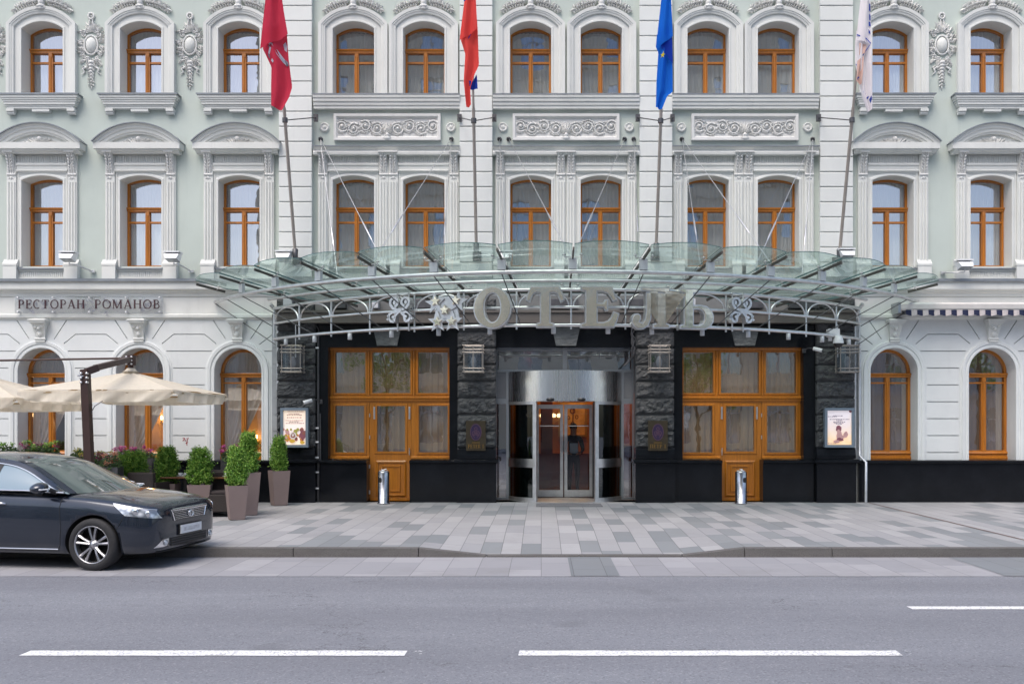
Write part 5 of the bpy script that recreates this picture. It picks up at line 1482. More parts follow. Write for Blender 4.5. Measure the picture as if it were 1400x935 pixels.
# lit poster cases
def poster(px0, px1, py0, py1, label, kind):
    y = -.30; x0, x1, z0, z1 = X(px0,y), X(px1,y), Z(py1,y), Z(py0,y)
    o = empty('poster_case', ((x0+x1)/2, -.2, z0), 0, label, 'poster')
    g = MB(); g.plate([rect(x0,x1,z0,z1), rect(x0+.06,x1-.06,z0+.06,z1-.06)], y-.02, y+.03); g.box(x0+.01,x1-.01,y+.03,-.15,z0+.01,z1-.01); under(g, 'case_frame', M('case_grey', (.20,.25,.30), .45, .3, .05), o)
    t = NT('poster_print'); p = t.obj(); sx = t.n('ShaderNodeSeparateXYZ', {0: p}); zz = sx.outputs[2]
    n1 = t.noise(p, 6, 4)
    if kind: c = t.ramp(t.math('ADD', t.math('DIVIDE', t.math('SUBTRACT', zz, z0), z1-z0), t.math('MULTIPLY', t.math('SUBTRACT', n1, .5), .5)), [(.05,(.93,.62,.34)),(.28,(.90,.68,.50)),(.5,(.82,.68,.63)),(.8,(.78,.71,.74))])
    else: c = t.ramp(t.math('ADD', t.math('DIVIDE', t.math('SUBTRACT', zz, z0), z1-z0), t.math('MULTIPLY', t.math('SUBTRACT', n1, .5), .3)), [(.0,(.95,.76,.56)),(.35,(.86,.76,.75)),(.6,(.90,.76,.68)),(1.,(.94,.74,.55))])
    em = t.n('ShaderNodeEmission', {0: c, 1: .26}); bs = t.n('ShaderNodeBsdfPrincipled', {'Base Color': c, 'Roughness': .35})
    ad = t.n('ShaderNodeAddShader', {0: em.outputs[0], 1: bs.outputs[0]}); pm = t.done(ad.outputs[0])
    g = MB(); g.box(x0+.06,x1-.06,y+.02,y+.029,z0+.06,z1-.06); under(g, 'poster_sheet', pm, o)
    rr = random.Random(3); wdt = x1-x0
    txt = M('poster_ink', (.22,.17,.26) if kind else (.34,.20,.18), .6); g = MB()
    rows = ([(.80,.30,.62),(.78,.12,.42),(.71,.18,.84),(.68,.40,.60),(.645,.30,.70),(.615,.32,.66),(.59,.40,.58),(.10,.12,.40)] if kind else [(.91,.25,.82),(.85,.28,.68),(.82,.22,.76),(.755,.22,.75),(.68,.18,.82),(.645,.30,.66),(.61,.18,.84)])
    for v, a, b in rows:
        u = a; g = MB()
        while u < b:
            q = u+rr.uniform(.02,.06); hh = .006+rr.uniform(0,.003); zc = z0+v*(z1-z0)
            g.box(x0+u*wdt, x0+min(q,b)*wdt, y+.016, y+.0199, zc-hh, zc+hh); u = q+.018
        under(g, 'text_line', txt, o)
    pals = [('plum',(.30,.10,.13)),('orange',(.75,.25,.06)),('yellow',(.80,.50,.07)),('olive',(.45,.42,.10)),('cream',(.85,.78,.74)),('brown',(.36,.13,.10)),('rose',(.68,.38,.36))]
    pm_ = [M('print_'+n, c, .5) for n, c in pals]
    g = MB()
    def blot(u, v, r, k, s=0, st=1.):
        n = 14; g = MB(); g.add([(x0+(u+r*(.8+.3*rr.random())*math.cos(2*PI*i/n))*wdt, y+.014-s*.0004, z0+(v+r*st*(.65+.25*rr.random())*math.sin(2*PI*i/n))*(z1-z0)) for i in range(n)], [tuple(range(n))]); under(g, 'printed_shape', pm_[k], o)
    if kind:
        blot(.48,.47,.10,0,1,1.1); blot(.47,.41,.06,6,2); blot(.50,.30,.10,6,3,1.7); blot(.53,.20,.12,0,4,.5); blot(.60,.27,.09,6,5,.6); blot(.72,.33,.08,6,6,1.3); blot(.87,.92,.05,0,7); blot(.4,.15,.12,6,8,.4)
    else:
        for k in range(34):
            u, v = rr.uniform(.10,.9), rr.uniform(.20,.46)
            if rr.random() < .75 or not .35 < u < .65: blot(u, v, rr.uniform(.03,.08), rr.choice([1,1,2,3,3,6,5,1]), k)
        blot(.45,.30,.13,4,40); blot(.45,.30,.08,5,41); blot(.45,.31,.045,4,42); blot(.80,.32,.12,0,43,1.3); blot(.84,.36,.06,5,44); blot(.42,.16,.12,2,45,.5); blot(.78,.13,.09,2,46,.6); blot(.09,.93,.04,3,47)
poster(383.5,421.5,557.5,611.5,'lit poster of colourful food in a grey case on the leftmost granite pier',0)
poster(1127.5,1168,557.5,611.5,'lit pastel poster of a seated woman in a grey case on the rightmost granite pier',1)

# bronze name plaques
def plaque(px, text, label):
    y = -.235; x = X(px,y); z0, z1 = Z(616,y), Z(575,y); h = .225
    o = empty('name_plaque', (x,-.2,z0), 0, label, 'plaque')
    g = MB(); g.plate([[(x-h,z0+.02),(x-h*.97,z0),(x+h*.97,z0),(x+h,z0+.02),(x+h,z1-.02),(x+h*1.03,z1),(x-h*1.03,z1),(x-h,z1-.02)]], y, y+.05); g.box(x-h*.8,x+h*.8,y+.05,-.14,z0+.05,z1-.05)
    under(g, 'plate', M('dark_bronze', (.07,.056,.036), .42, .6, .25, 9), o)
    zc = z0+(z1-z0)*.62
    g = MB(); g.plate([circ(x,zc,.125,.185,32)], y-.006, y); under(g, 'emblem_field', M('plum_enamel', (.028,.016,.06), .35), o)
    g = MB(); g.plate([circ(x,zc,.132,.193,32), circ(x,zc,.116,.175,32)], y-.012, y-.0062)
    g.plate([circ(x,zc+.075,.04,.045,14), circ(x,zc+.075,.02,.025,12)], y-.012, y-.0062)
    for s in (-1, 1):
        g.plate([circ(x+s*.045,zc-.03,.045,.06,14), circ(x+s*.045,zc-.03,.025,.04,12)], y-.012, y-.0062)
        g.plate([groove([(x+s*.012,zc+.03),(x+s*.065,zc-.09),(x+s*.02,zc-.13)], .016)], y-.0125, y-.0066)
    under(g, 'emblem', M('gilt_relief', (.13,.07,.11), .4, .5, .1), o)
    g = MB(); write(g, text, x-.18, z0+.06, .085, y, .008, fit=.36)
    for k in range(7): g.box(x-.09+k*.027, x-.072+k*.027, y-.006, y, z0+.175, z0+.195)
    under(g, 'lettering', M('gilt_letters', (.34,.20,.055), .4, .7, .1), o)
plaque(650.5,'PETER I','bronze plaque reading PETER I with purple oval emblem left of the revolving door')
plaque(899.5,'ПЕТР I','bronze plaque reading ПЕТР I with purple oval emblem right of the revolving door')

# stainless litter bins
def bin_(px, label, s):
    y = -.52; x = X(px,y)
    o = empty('litter_bin', (x,y,0), 0, label, 'bin', 'steel litter bins before the oak doors')
    z1 = Z(644,y); r = .13
    g = MB(); g.lathe([(0,.005),(r+.01,.005),(r+.01,.03),(r,.035),(r,z1-.03),(r-.006,z1-.008),(r-.03,z1),(0.02,z1)], (x,y,0), 28); under(g, 'drum', m['bin'], o)
    g = MB(); cyl2 = []
    for i in range(9):
        a = -PI/2 + s*(.15+.95*i/8)
        for zz in (z1-.25, z1-.14): cyl2.append((x+(r+.002)*math.cos(a), y+(r+.002)*math.sin(a), zz + (0.02 if i in (0,8) and zz < z1-.2 else -.02 if i in (0,8) else 0)))
    g.add(cyl2, [(2*i,2*i+2,2*i+3,2*i+1) for i in range(8)]); under(g, 'slot', m['black_plastic'], o)
    g = MB(); g.lathe([(0,0),(.09,.0),(.10,.015),(.0,.02)], (x,y,z1), 16)
    rr = random.Random(px)
    for k in range(4): g.tube([(x+rr.uniform(-.05,.05),y+rr.uniform(-.05,.05),z1+.02),(x+rr.uniform(-.07,.07),y+rr.uniform(-.05,.05),z1+.05)], .008, 5)
    under(g, 'ashtray', m['white_plastic'], o)
bin_(524.5,'stainless steel litter bin before the oak door left of the revolving door',-1)
bin_(1013,'stainless steel litter bin before the oak door right of the revolving door',1)

# security cameras
o = empty('dome_camera', (X(1139,-1.2),-1.2,Z(463,-1.2)), 0, 'white dome security camera with a junction box under the right end of the truss', 'camera')
y = -1.2
ZZ = lambda p: Z(p,y)
g = MB(); g.bbox(X(1131,y), X(1146.5,y), y-.10, y+.08, ZZ(461), ZZ(450), .012); g.box(X(1133,y), X(1137,y), y-.04, y+.04, ZZ(466), ZZ(461)); g.box(X(1138,y),X(1141,y),y-.103,y-.1,ZZ(455.5),ZZ(453.5)); under(g, 'junction_box', m['white_plastic'], o)
cx, cz, rr_ = X(1144,y), ZZ(467), 7*(D0+y)/F
g = MB(); g.lathe([(0,.13),(.06,.12),(rr_*.85,.06),(rr_,0),(rr_,-.05)], (cx,y-.1,cz), 20); g.tube([(cx,y-.1,cz+.12),(X(1139,y),y,ZZ(459))], .03, 8); under(g, 'camera_hood', m['white_plastic'], o)
g = MB(); g.lathe([(rr_*.93,-.05),(rr_*.8,-.10),(rr_*.4,-.135),(0,-.145)], (cx,y-.1,cz), 20); under(g, 'lens_dome', m['black_plastic'], o)
def bullet(px, py, y, s, label, z_arm):
    x, z = X(px,y), Z(py,y)
    o = empty('bullet_camera', (x,y,z), 0, label, 'camera')
    g = MB(); p = Vector((x,y,z)); d = Vector((-s*.8,-.5,-.28)).normalized()
    g.tube([p-d*.08, p-d*.075, p+d*.12, p+d*.13], [.03,.045,.045,.038], 12); under(g, 'camera_body', m['white_plastic'], o)
    g = MB(); g.tube([p+d*.131, p+d*.133], .03, 12); under(g, 'lens', m['black_plastic'], o)
    g = MB(); g.tube([p-d*.07, p-d*.07+Vector((s*.10,.08,.02)), (x+s*.18,-.03,z+.0)], .013, 6); g.box(x+s*.18-.04,x+s*.18+.04,-.05,-.03,z-.05,z+.05); under(g, 'bracket', m['dark_metal'], o)
bullet(422,548.5,-.42,1,'small white bullet camera above the food poster by the dark cable pipe',0)
bullet(1116.5,477.5,-.4,-1,'small white bullet camera beside the right caged lantern',0)
# cables and pipes on the facade belong to the building
g = MB(); xx = X(434.8,-.07)
g.tube([(xx,-.06,Z(455)),(xx,-.06,.0)], .032, 8); g.tube([(X(432,-.1),-.10,Z(445)),(X(436,-.1),-.10,Z(452)),(xx,-.09,Z(476))], .014, 6); g.tube([(xx+.05,-.06,Z(565)),(xx+.05,-.06,.0)], .02, 6)
c = bpart(g, 'cable_pipe', m['dark_metal'])
for py in (476,585,604,625,645,667):
    g = MB(); g.box(xx-.045,xx+.02,-.115,-.07,Z(py)-.018,Z(py)+.018); g.build('pipe_clip', m['white_plastic'], c)
g = MB(); xx = X(1179,-.1)
g.tube([(X(1174.5,-.1),-.12,Z(470)),(X(1174.5,-.1),-.12,Z(622)),(xx+.02,-.28,Z(631)),(xx+.02,-.27,.02)], .032, 8)
bpart(g, 'drain_pipe', m['steel_dull'])
g = MB(); xx = X(863,.2); rr = random.Random(8)
for k in range(5): g.tube([(xx+rr.uniform(-.05,.05),-.25+rr.uniform(-.04,.04),Z(445)-i*.11) if i < 8 else (xx-.05*(i-7)+rr.uniform(-.02,.02),-.15,Z(445)-.8-.05*(i-8)) for i in range(12)], .013, 5)
bpart(g, 'loose_cable', m['dark_metal'])

# striped awning, rolled in
o = empty('awning', (X(1330,-.3),-.1,Z(420)), 0, 'rolled white awning with a navy and white striped scalloped valance at the right', 'awning')
y = -.45; x0, x1 = X(1231,y), X(1560,y)
g = MB(); g.mould(x0, x1, [(y,Z(424.5,y)),(y-.03,Z(422,y)),(y-.04,Z(416,y)),(y,Z(413.5,y)),(y+.12,Z(412.5,y)),(-.06,Z(413,-.2)),(-.06,Z(424,-.1))]); under(g, 'cassette', M('cream_cassette', (.60,.58,.55), .45, 0, .06), o)
g = MB(); g.box(x0-.06, x0, y-.03, -.06, Z(428,y), Z(413,y)); g.box(X(1243,y), X(1246,y), y-.02, -.06, Z(426,y), Z(414,y)); under(g, 'end_cap', m['alu'], o)
va = MB(); xa = X(1238,y); n = 44; wd = 7.75*(D0+y)/F
for k in range(n):
    a = xa + k*wd
    def fn(u, v): return (a+wd*u, y-.015-.02*math.sin(u*PI)-.01*v, Z(424,y) - v*(.105+.03*math.sin(PI*((k*1.0+u) % 2)/2)))
    va.grid(fn, 6, 3, k % 2)
under(va, 'valance', [cloth('navy_stripe', (.045,.052,.10), .2), cloth('white_stripe', (.70,.64,.63), .25)], o)

# small red scrawl on the wall between the second and third arched window
g = MB(); zz = Z(606,-.05)
def px_(a, b): return (X(a,-.05), Z(b,-.05))
for pl in ([(249.5,599),(252,598.5),(251,601),(249.8,603)], [(252.5,599),(253,603),(254.5,602)], [(255.5,598.5),(255.8,602.5),(257.5,598)], [(255.9,602),(255.2,605),(255.6,609)], [(253.8,606),(257,604.5)]):
    L = groove([px_(a,b) for a, b in pl], .016); g.add([(a,-.0485,b) for a, b in L], [(i,i+1,len(L)-2-i,len(L)-1-i) for i in range(len(pl)-1)])
bpart(g, 'graffiti_mark', M('red_spray', (.35,.03,.035), .7))
# ------------------------------------------------------------------ terrace: parasols, planters, furniture
def leafmat(name, a, b, c):
    t = NT(name); p = t.obj(); rnd = t.n('ShaderNodeNewGeometry').outputs['Random Per Island']
    col_ = t.ramp(t.math('ADD', t.math('MULTIPLY', rnd, .75), t.math('MULTIPLY', t.noise(p, 7, 2), .25)), [(.1,a),(.5,b),(.9,c)])
    df = t.n('ShaderNodeBsdfPrincipled', {'Base Color': col_, 'Roughness': .5}).outputs[0]; tr = t.n('ShaderNodeBsdfTranslucent', {0: col_}).outputs[0]
    return t.done(t.n('ShaderNodeMixShader', {0: .25, 1: df, 2: tr}).outputs[0])
m['box'] = leafmat('box_leaf', (.045,.14,.018), (.15,.34,.04), (.38,.55,.10))
m['leaf2'] = leafmat('dark_leaf', (.02,.05,.015), (.05,.11,.03), (.10,.18,.05))
m['mag'] = leafmat('magenta_petal', (.16,.012,.08), (.34,.03,.17), (.48,.09,.28))
m['pea'] = leafmat('peach_petal', (.45,.16,.09), (.62,.30,.20), (.72,.45,.34))
m['yel'] = leafmat('yellow_green_leaf', (.16,.22,.03), (.36,.38,.05), (.55,.42,.08))
m['stem'] = M('shrub_stem', (.08,.05,.03), .9)
def quadleaf(g, p, n, L, W, rr, mi=0):
    n = n.normalized(); a = Vector((rr.uniform(-1,1), rr.uniform(-1,1), rr.uniform(-.3,1)))
    t = (a - n*a.dot(n)).normalized(); b = n.cross(t)
    g.add([p - t*L*.5, p + b*W*.5 + n*L*.08, p + t*L*.5, p - b*W*.5 + n*L*.08], [(0,1,2,3)], mi)
def shrub_mesh(seed, rx, h, shape=1.0, n=1000):
    g = MB(); rr = random.Random(seed)
    bumps = [(rr.uniform(0,2*PI), rr.random(), rr.uniform(.06,.20), rr.uniform(.25,.6)) for _ in range(16)]
    def rad(a, t):
        pr = (.70+.30*min(1,t/.22)) * max(.02, 1-max(0,(t-.28)/.76)**(2.6*shape))**.62
        k = 1
        for ba, bt, am, wd in bumps:
            da = math.atan2(math.sin(a-ba), math.cos(a-ba)); k += am*math.exp(-(da*da+((t-bt)*3.2)**2)/(2*wd*wd*.5)) - am*.28
        return rx*pr*k
    for i in range(n):                                # sprigs of small leaves
        a = rr.uniform(0, 2*PI); t = rr.random()**.9*.98; r = rad(a, t)*rr.uniform(.70, 1.0)
        p = Vector((r*math.cos(a), r*math.sin(a), h*t)); up = .55+1.3*t
        d = Vector((math.cos(a)+rr.gauss(0,.35), math.sin(a)+rr.gauss(0,.35), up+rr.gauss(0,.3))).normalized()
        ln = rr.uniform(.05,.13)
        for k in range(8):
            q = p + d*ln*k/7 + Vector((rr.gauss(0,.012), rr.gauss(0,.012), rr.gauss(0,.010)))
            s_ = rr.uniform(.8,1.25); quadleaf(g, q, d*.5+Vector((rr.gauss(0,.7), rr.gauss(0,.7), rr.gauss(.3,.5))), .034*s_, .019*s_, rr)
    for i in range(900):                              # dark inner leaves
        a = rr.uniform(0, 2*PI); t = rr.random(); r = rad(a, t)*rr.uniform(.2,.72)
        quadleaf(g, Vector((r*math.cos(a), r*math.sin(a), h*t)), Vector((rr.gauss(0,1), rr.gauss(0,1), rr.gauss(0,1))), .06, .04, rr)
    return g
shr = [shrub_mesh(s, .38, h*.96, shape=k) for s, h, k in ((1,.78,1.2), (2,.72,1.1), (3,.84,.9), (4,.76,1.35), (5,.74,1.0), (6,.80,1.1))]
shr_me = []
def planter(px, yb_px, tilt_rot, w0, w1, hp, si, lab, sh_s=1.0, rx=1.0):
    d = H*F/(yb_px-VY); y = d-D0; x = X(px, y)
    o = empty('planter', (x,y,0), tilt_rot, lab, 'planter', 'taupe planters with clipped box shrubs')
    g = MB(); 
    bm = bmesh.new()
    bmesh.ops.create_cube(bm, size=1)
    for v in bm.verts:
        k = w1/2 if v.co.z > 0 else w0/2
        v.co = (math.copysign(k, v.co.x), math.copysign(k, v.co.y), hp if v.co.z > 0 else .004)
    top = [f for f in bm.faces if all(v.co.z > .1 for v in f.verts)]
    r = bmesh.ops.inset_individual(bm, faces=top, thickness=.025); 
    bmesh.ops.translate(bm, verts=top[0].verts, vec=(0,0,-.05))
    bmesh.ops.bevel(bm, geom=[e for e in bm.edges], offset=.008, segments=2, affect='EDGES')
    g.bm(bm); pot = g.build('pot', m['taupe'], o)
    g = MB(); n = 14; g.add([(.9*w1/2*a, .9*w1/2*b, hp-.045) for a, b in ((-1,-1),(1,-1),(1,1),(-1,1))], [(0,1,2,3)]); g.build('soil', m['stem'], pot)
    if not shr_me or len(shr_me) <= si:
        pass
    q = bpy.data.objects.new('shrub', SH[si]); col.objects.link(q); q.parent = o; q.location = (0,0,hp-.06); q.scale = (rx,rx,sh_s); q.rotation_euler = (0,0,px*.37)
    g = MB(); g.tube([(0,0,hp-.1),(.01,0,hp+.3)], .02, 6); g.build('stem', m['stem'], o)
def taupe():
    t = NT('taupe_planter'); p = t.obj(); n = t.noise(p, 90, 3)
    t.pbr(t.mix(t.noise(p, 3, 3), (.20,.148,.138), (.25,.19,.178)), .7, 0, t.bump(n, .15)); return t.m
m['taupe'] = taupe()
SH = []
for g in shr:
    o = g.build('shrub', m['box']); SH.append(o.data); bpy.data.objects.remove(o)
planter(182, 703, .1, .30,.42,.62, 1, 'leftmost planter with a round box shrub, partly behind the parked car', .95, 1.22)
planter(229, 702, .1, .30,.42,.62, 0, 'planter with a box shrub just above the bonnet of the parked car', 1.0, 1.05)
planter(273.5, 706, .25, .30,.44,.64, 3, 'planter with a box shrub beside the nose of the parked car', .98, 1.05)
planter(323.5, 710, .5, .27,.38,.66, 4, 'foremost taupe planter with a pointed box shrub, beside the wicker chair', 1.03, .88)
planter(340, 704, .5, .28,.40,.86, 2, 'tall taupe planter with the highest box shrub, half behind the foremost planter', 1.0, .98)
planter(381.5, 690.5, .55, .30,.40,.78, 5, 'rightmost taupe planter with a box shrub, by the granite pier under the food poster', 1.0, .88)

# flower boxes on the window ledges and pots of flowers
def flowers(name, px, py, y, w, h, dens, mats, lab, cat='flower box', bed=True, seed=1, base=None):
    x, z = X(px,y), Z(py,y); rr = random.Random(seed)
    o = empty(name, (x,y,z-h*.5-.15), 0, lab, cat)
    g = MB()
    for i in range(dens):
        a = rr.uniform(0, 2*PI); t = rr.random()**.5; u = rr.uniform(-1,1)
        p = Vector((x + w/2*t*math.cos(a), y + .16*t*math.sin(a)+rr.uniform(-.03,.03), z - h*.35 + h*.6*rr.random()*(1.1-t*t*.6)))
        quadleaf(g, p, Vector((rr.gauss(0,.6), -.6+rr.gauss(0,.5), .7)), .07, .04, rr)
    under(g, 'foliage', m['leaf2'], o)
    for nm, part, zl, zh in mats:
        g = MB()
        cl = [(rr.uniform(-.46,.46), rr.uniform(-.16,.10), rr.uniform(zl,zh)) for _ in range(max(4,int(w*17)))]
        for i in range(int(dens*part)):
            c = cl[rr.randrange(len(cl))]
            p = Vector((x + w*c[0] + rr.gauss(0,.03), y + c[1] + rr.gauss(0,.03), z + h*c[2] + rr.gauss(0,.022)))
            quadleaf(g, p, Vector((rr.gauss(0,.7), -.5+rr.gauss(0,.5), .8)), .034, .028, rr)
        under(g, 'blossom', m[nm], o)
    if bed:
        g = MB(); b = base if base is not None else z-h*.5-.22
        g.box(x-w*.46, x+w*.46, y-.13, y+.13, b, z-h*.28); under(g, 'trough', m['dark_metal'], o)
flowers('flower_box', 183, 620, -.55, 1.0, .36, 700, [('mag',.9,.05,.42)], 'trough of magenta flowers under the second arched window', seed=2, base=.0)
flowers('flower_box', 316, 621, -.55, .42, .42, 380, [('mag',1.0,.15,.45)], 'trough of magenta flowers behind the tall planter under the third arched window', seed=3, base=.0)
flowers('flower_box', 55, 613, -.75, .85, .34, 600, [('box',.9,.0,.45),('mag',.35,.0,.35)], 'trough of leafy plants and magenta flowers under the leftmost arched window', seed=4, base=.0)
flowers('flower_box', 5, 614, -.85, .7, .28, 380, [('box',1.2,.1,.4)], 'trough of low green plants at the left edge', seed=8, base=.0)
flowers('flower_pot', 133, 628, -2.6, .75, .36, 500, [('mag',.5,.05,.35),('yel',.6,.05,.42)], 'pot of yellow green and magenta flowers behind the parasol post', 'flower pot', seed=5, base=.0)
flowers('flower_pot', 152, 630, -3.4, .40, .42, 260, [('pea',1.8,-.1,.40)], 'pot of peach coloured flowers left of the round box shrub', 'flower pot', seed=6, base=.0)
flowers('flower_pot', 112, 620, -2.2, .45, .30, 260, [('yel',1.0,.0,.40)], 'pot of yellow green foliage left of the parasol post', 'flower pot', seed=9, base=.0)

# parasols
def parasol(xc, y0, L, zedge, ztop, lab, post):
    o = empty('parasol', (xc, y0+L/2, 0), 0, lab, 'parasol', 'cream parasols over the terrace')
    yc = y0+L/2; h = L/2
    cs = [(xc-h,y0),(xc+h,y0),(xc+h,y0+L),(xc-h,y0+L)]
    cs = [(xc-h,y0),(xc,y0-.0),(xc+h,y0),(xc+h,yc),(xc+h,y0+L),(xc,y0+L),(xc-h,y0+L),(xc-h,yc)]
    g = MB()
    for i in range(8):
        a, b = cs[i], cs[(i+1) % 8]
        def fn(u, v):
            ex, ey = a[0]+(b[0]-a[0])*u, a[1]+(b[1]-a[1])*u
            sag = .05*math.sin(PI*u)*math.sin(PI*min(1,v*.9+.1)) 
            za = zedge + (.04 if i in (1,5,3,7) else 0)*0
            t = v
            return (xc+(ex-xc)*t, yc+(ey-yc)*t, ztop-(ztop-zedge)*(t**.93) - sag*.7)
        g.grid(fn, 10, 10)
    can = under(g, 'canopy', m['canvas'], o)
    g = MB()                                          # valance: gathered, hanging, swagged between the corners
    for i in range(0, 8, 2):
        a, b = cs[i], cs[(i+2) % 8]
        nx, ny = (b[1]-a[1])/L, -(b[0]-a[0])/L
        def fn(u, v):
            ex, ey = a[0]+(b[0]-a[0])*u, a[1]+(b[1]-a[1])*u
            dr = .20 - .13*max(0, 1-min(u,1-u)/.10)**2*0
            k = max(0, 1-min(u,1-u)/.12); dr = .21*(1-.55*k*k) if True else dr
            w = .042*math.sin(u*23+v*2)*v + .022*math.sin(u*51+i+v*5)*v
            sag = -.025*math.sin(PI*u)
            return (ex+nx*(w+.02*v), ey+ny*(w+.02*v), zedge-.0-dr*v+sag)
        g.grid(fn, 60, 6)
    v_ = g.build('valance', m['canvas']); v_.parent = can
    g = MB()
    for c in cs: g.bar((xc,yc,ztop-.06), (c[0]+(xc-c[0])*.02, c[1]+(yc-c[1])*.02, zedge-.03), .028, .04)
    for c, e in zip(cs, cs[1:]+cs[:1]): g.bar((c[0]*.99+xc*.01,c[1]*.99+yc*.01,zedge-.05),(e[0]*.99+xc*.01,e[1]*.99+yc*.01,zedge-.05),.02,.03)
    under(g, 'ribs', m['oak_rib'], o)
    g = MB(); g.lathe([(.0,.05),(.07,.04),(.10,0),(.16,-.035),(.02,-.05)], (xc,yc,ztop+.02), 12); under(g, 'cap', m['canvas'], o)
    px, py = post; zt = ztop-.07
    g = MB(); g.bar((px+.10,py,.0),(px-.02,py,zt-.02),.13,.13); g.box(px-.40,px+.50,py-.4,py+.4,.0,.07); under(g, 'post', m['brown'], o)
    g = MB(); g.bar((px,py,zt-.06),(px+.12,py+.15,zt+.02),.10,.12); g.bar((px+.10,py+.13,zt+.02),(xc,yc,ztop+.24),.085,.10); g.tube([(xc,yc,ztop+.30),(xc,yc,ztop-.1)], .05, 8); g.box(xc-.07,xc+.07,yc-.07,yc+.07,ztop+.12,ztop+.32); under(g, 'arm', m['brown'], o)
    for z in (zt-.09, zt-.17, zt-.25):
        for s in (-1, 1):
            g = MB(); g.lathe([(0,-.03),(.02,-.03),(.02,.03),(0,.03)], (px+s*.05,py-.075,z), 8, axis='y'); under(g, 'bolt', m['steel'], o)
    for s in (-1, 1):
        for z in (.16,.23,.30):
            g = MB(); g.lathe([(0,-.02),(.018,-.02),(.018,.02)], (xc+s*.05,yc-.08,ztop+z-.02), 8, axis='y'); under(g, 'bolt', m['steel'], o)
    g = MB(); g.tube([(px-.02,py-.07,zt-.14),(px-.10,py-.12,zt-.13)], .012, 6); under(g, 'handle', m['steel'], o)
    g = MB(); g.tube([(px+.06,py,1.95),(px+.12,py+.05,2.12),(px+.14,py+.3,zedge-.22)], .008, 5); under(g, 'crank_cable', m['dark_metal'], o)
    return o
m['brown'] = M('brown_lacquer', (.05,.026,.022), .42, .1, .15, 6)
m['oak_rib'] = M('pale_rib', (.42,.30,.16), .5)
ya = -4.35; Lp = 2.85
p1 = parasol(-8.20, ya, Lp, 2.44, 2.86, 'cream square parasol on a brown cantilever post, the nearer to the entrance', (-8.07, -4.95))
p2 = parasol(-11.20, ya+.15, Lp, 2.30, 2.80, 'cream square parasol cut off by the left edge of the photo', (-11.9, -4.85))
# thin bar that ties the two parasol hubs together
g = MB(); g.tube([(-11.20, ya+.15+Lp/2, 3.08), (-8.20, ya+Lp/2, 3.12)], .022, 8)
under(g, 'tie_bar', m['brown'], p2)

# wicker chairs, tables and crockery behind the planters
m['wicker'] = M('dark_wicker', (.030,.023,.020), .6, 0, .4, 40, .6, 110)
def chair(x, y, rz, lab):
    o = empty('wicker_chair', (x,y,0), rz, lab, 'chair', 'dark wicker terrace chairs'); 
    g = MB(); g.bbox(-.29,.29,-.30,.28,.10,.44,.02); q = g.build('seat', m['wicker'], o)
    g = MB(); g.bbox(-.29,.29,.22,.32,.44,.86,.03); g.build('backrest', m['wicker'], o)
    for s in (-1, 1):
        g = MB(); g.bbox(s*.29-.04,s*.29+.04,-.29,.28,.12,.66,.02); g.build('armrest', m['wicker'], o)
    for a in (-.26,.26):
        for b in (-.26,.26):
            g = MB(); g.tube([(a,b,0),(a,b,.11)], .022, 8); g.build('leg', m['steel'], o)
    g = MB(); g.bbox(-.24,.24,-.27,.21,.44,.50,.02); g.build('cushion', M('dark_cushion', (.05,.04,.04), .9), o)
chair(X(302,-3.15), -3.15, .15, 'dark wicker chair between the foremost planter and the planter by the car nose')
chair(X(206,-3.0), -3.0, 2.9, 'dark wicker chair glimpsed between the two planters beyond the bonnet')
chair(X(302,-2.0), -2.0, 3.3, 'dark wicker chair in the shade behind the tall planter')
chair(X(168,-1.9), -1.9, .3, 'dark wicker chair beneath the second arched window')
def table(x, y, lab):
    o = empty('cafe_table', (x,y,0), 0, lab, 'table', 'square cafe tables on the terrace')
    g = MB(); g.bbox(-.36,.36,-.36,.36,.72,.75,.008); g.build('tabletop', M('table_wood', (.20,.085,.035), .4, 0, .25, 8), o)
    g = MB(); g.tube([(0,0,.03),(0,0,.72)], .035, 10); g.build('pedestal', m['dark_metal'], o)
    g = MB(); g.lathe([(0,0),(.24,0),(.24,.015),(.04,.04)], (0,0,0), 20); g.build('foot', m['dark_metal'], o)
table(X(253,-2.6), -2.6, 'small square wooden table with white cups, seen between two box shrubs')
table(X(296,-2.7), -2.7, 'small square wooden table behind the foremost box shrub')
def cup(x, y, z, lab):
    o = empty('cup', (x,y,z), 0, lab, 'cup', 'white cups on the cafe tables')
    g = MB(); g.lathe([(0,.008),(.03,.006),(.075,.018),(.072,.022),(.03,.012)], (0,0,0), 16); g.build('saucer', m['white_plastic'], o)
    g = MB(); g.lathe([(.022,.012),(.03,.02),(.042,.075),(.038,.075),(.024,.03),(0,.028)], (0,0,0), 16); g.tube([(.04,0,.06),(.07,0,.055),(.068,0,.03),(.035,0,.03)], .007, 6); g.build('cup_body', m['white_plastic'], o)
cup(X(246.5,-2.8), -2.8, .751, 'white cup on the wooden table nearer the left box shrub')
cup(X(254.5,-2.82), -2.82, .751, 'white cup on the wooden table nearer the right box shrub')
cup(X(309,-2.9), -2.9, .751, 'white cup on the table behind the foremost box shrub')

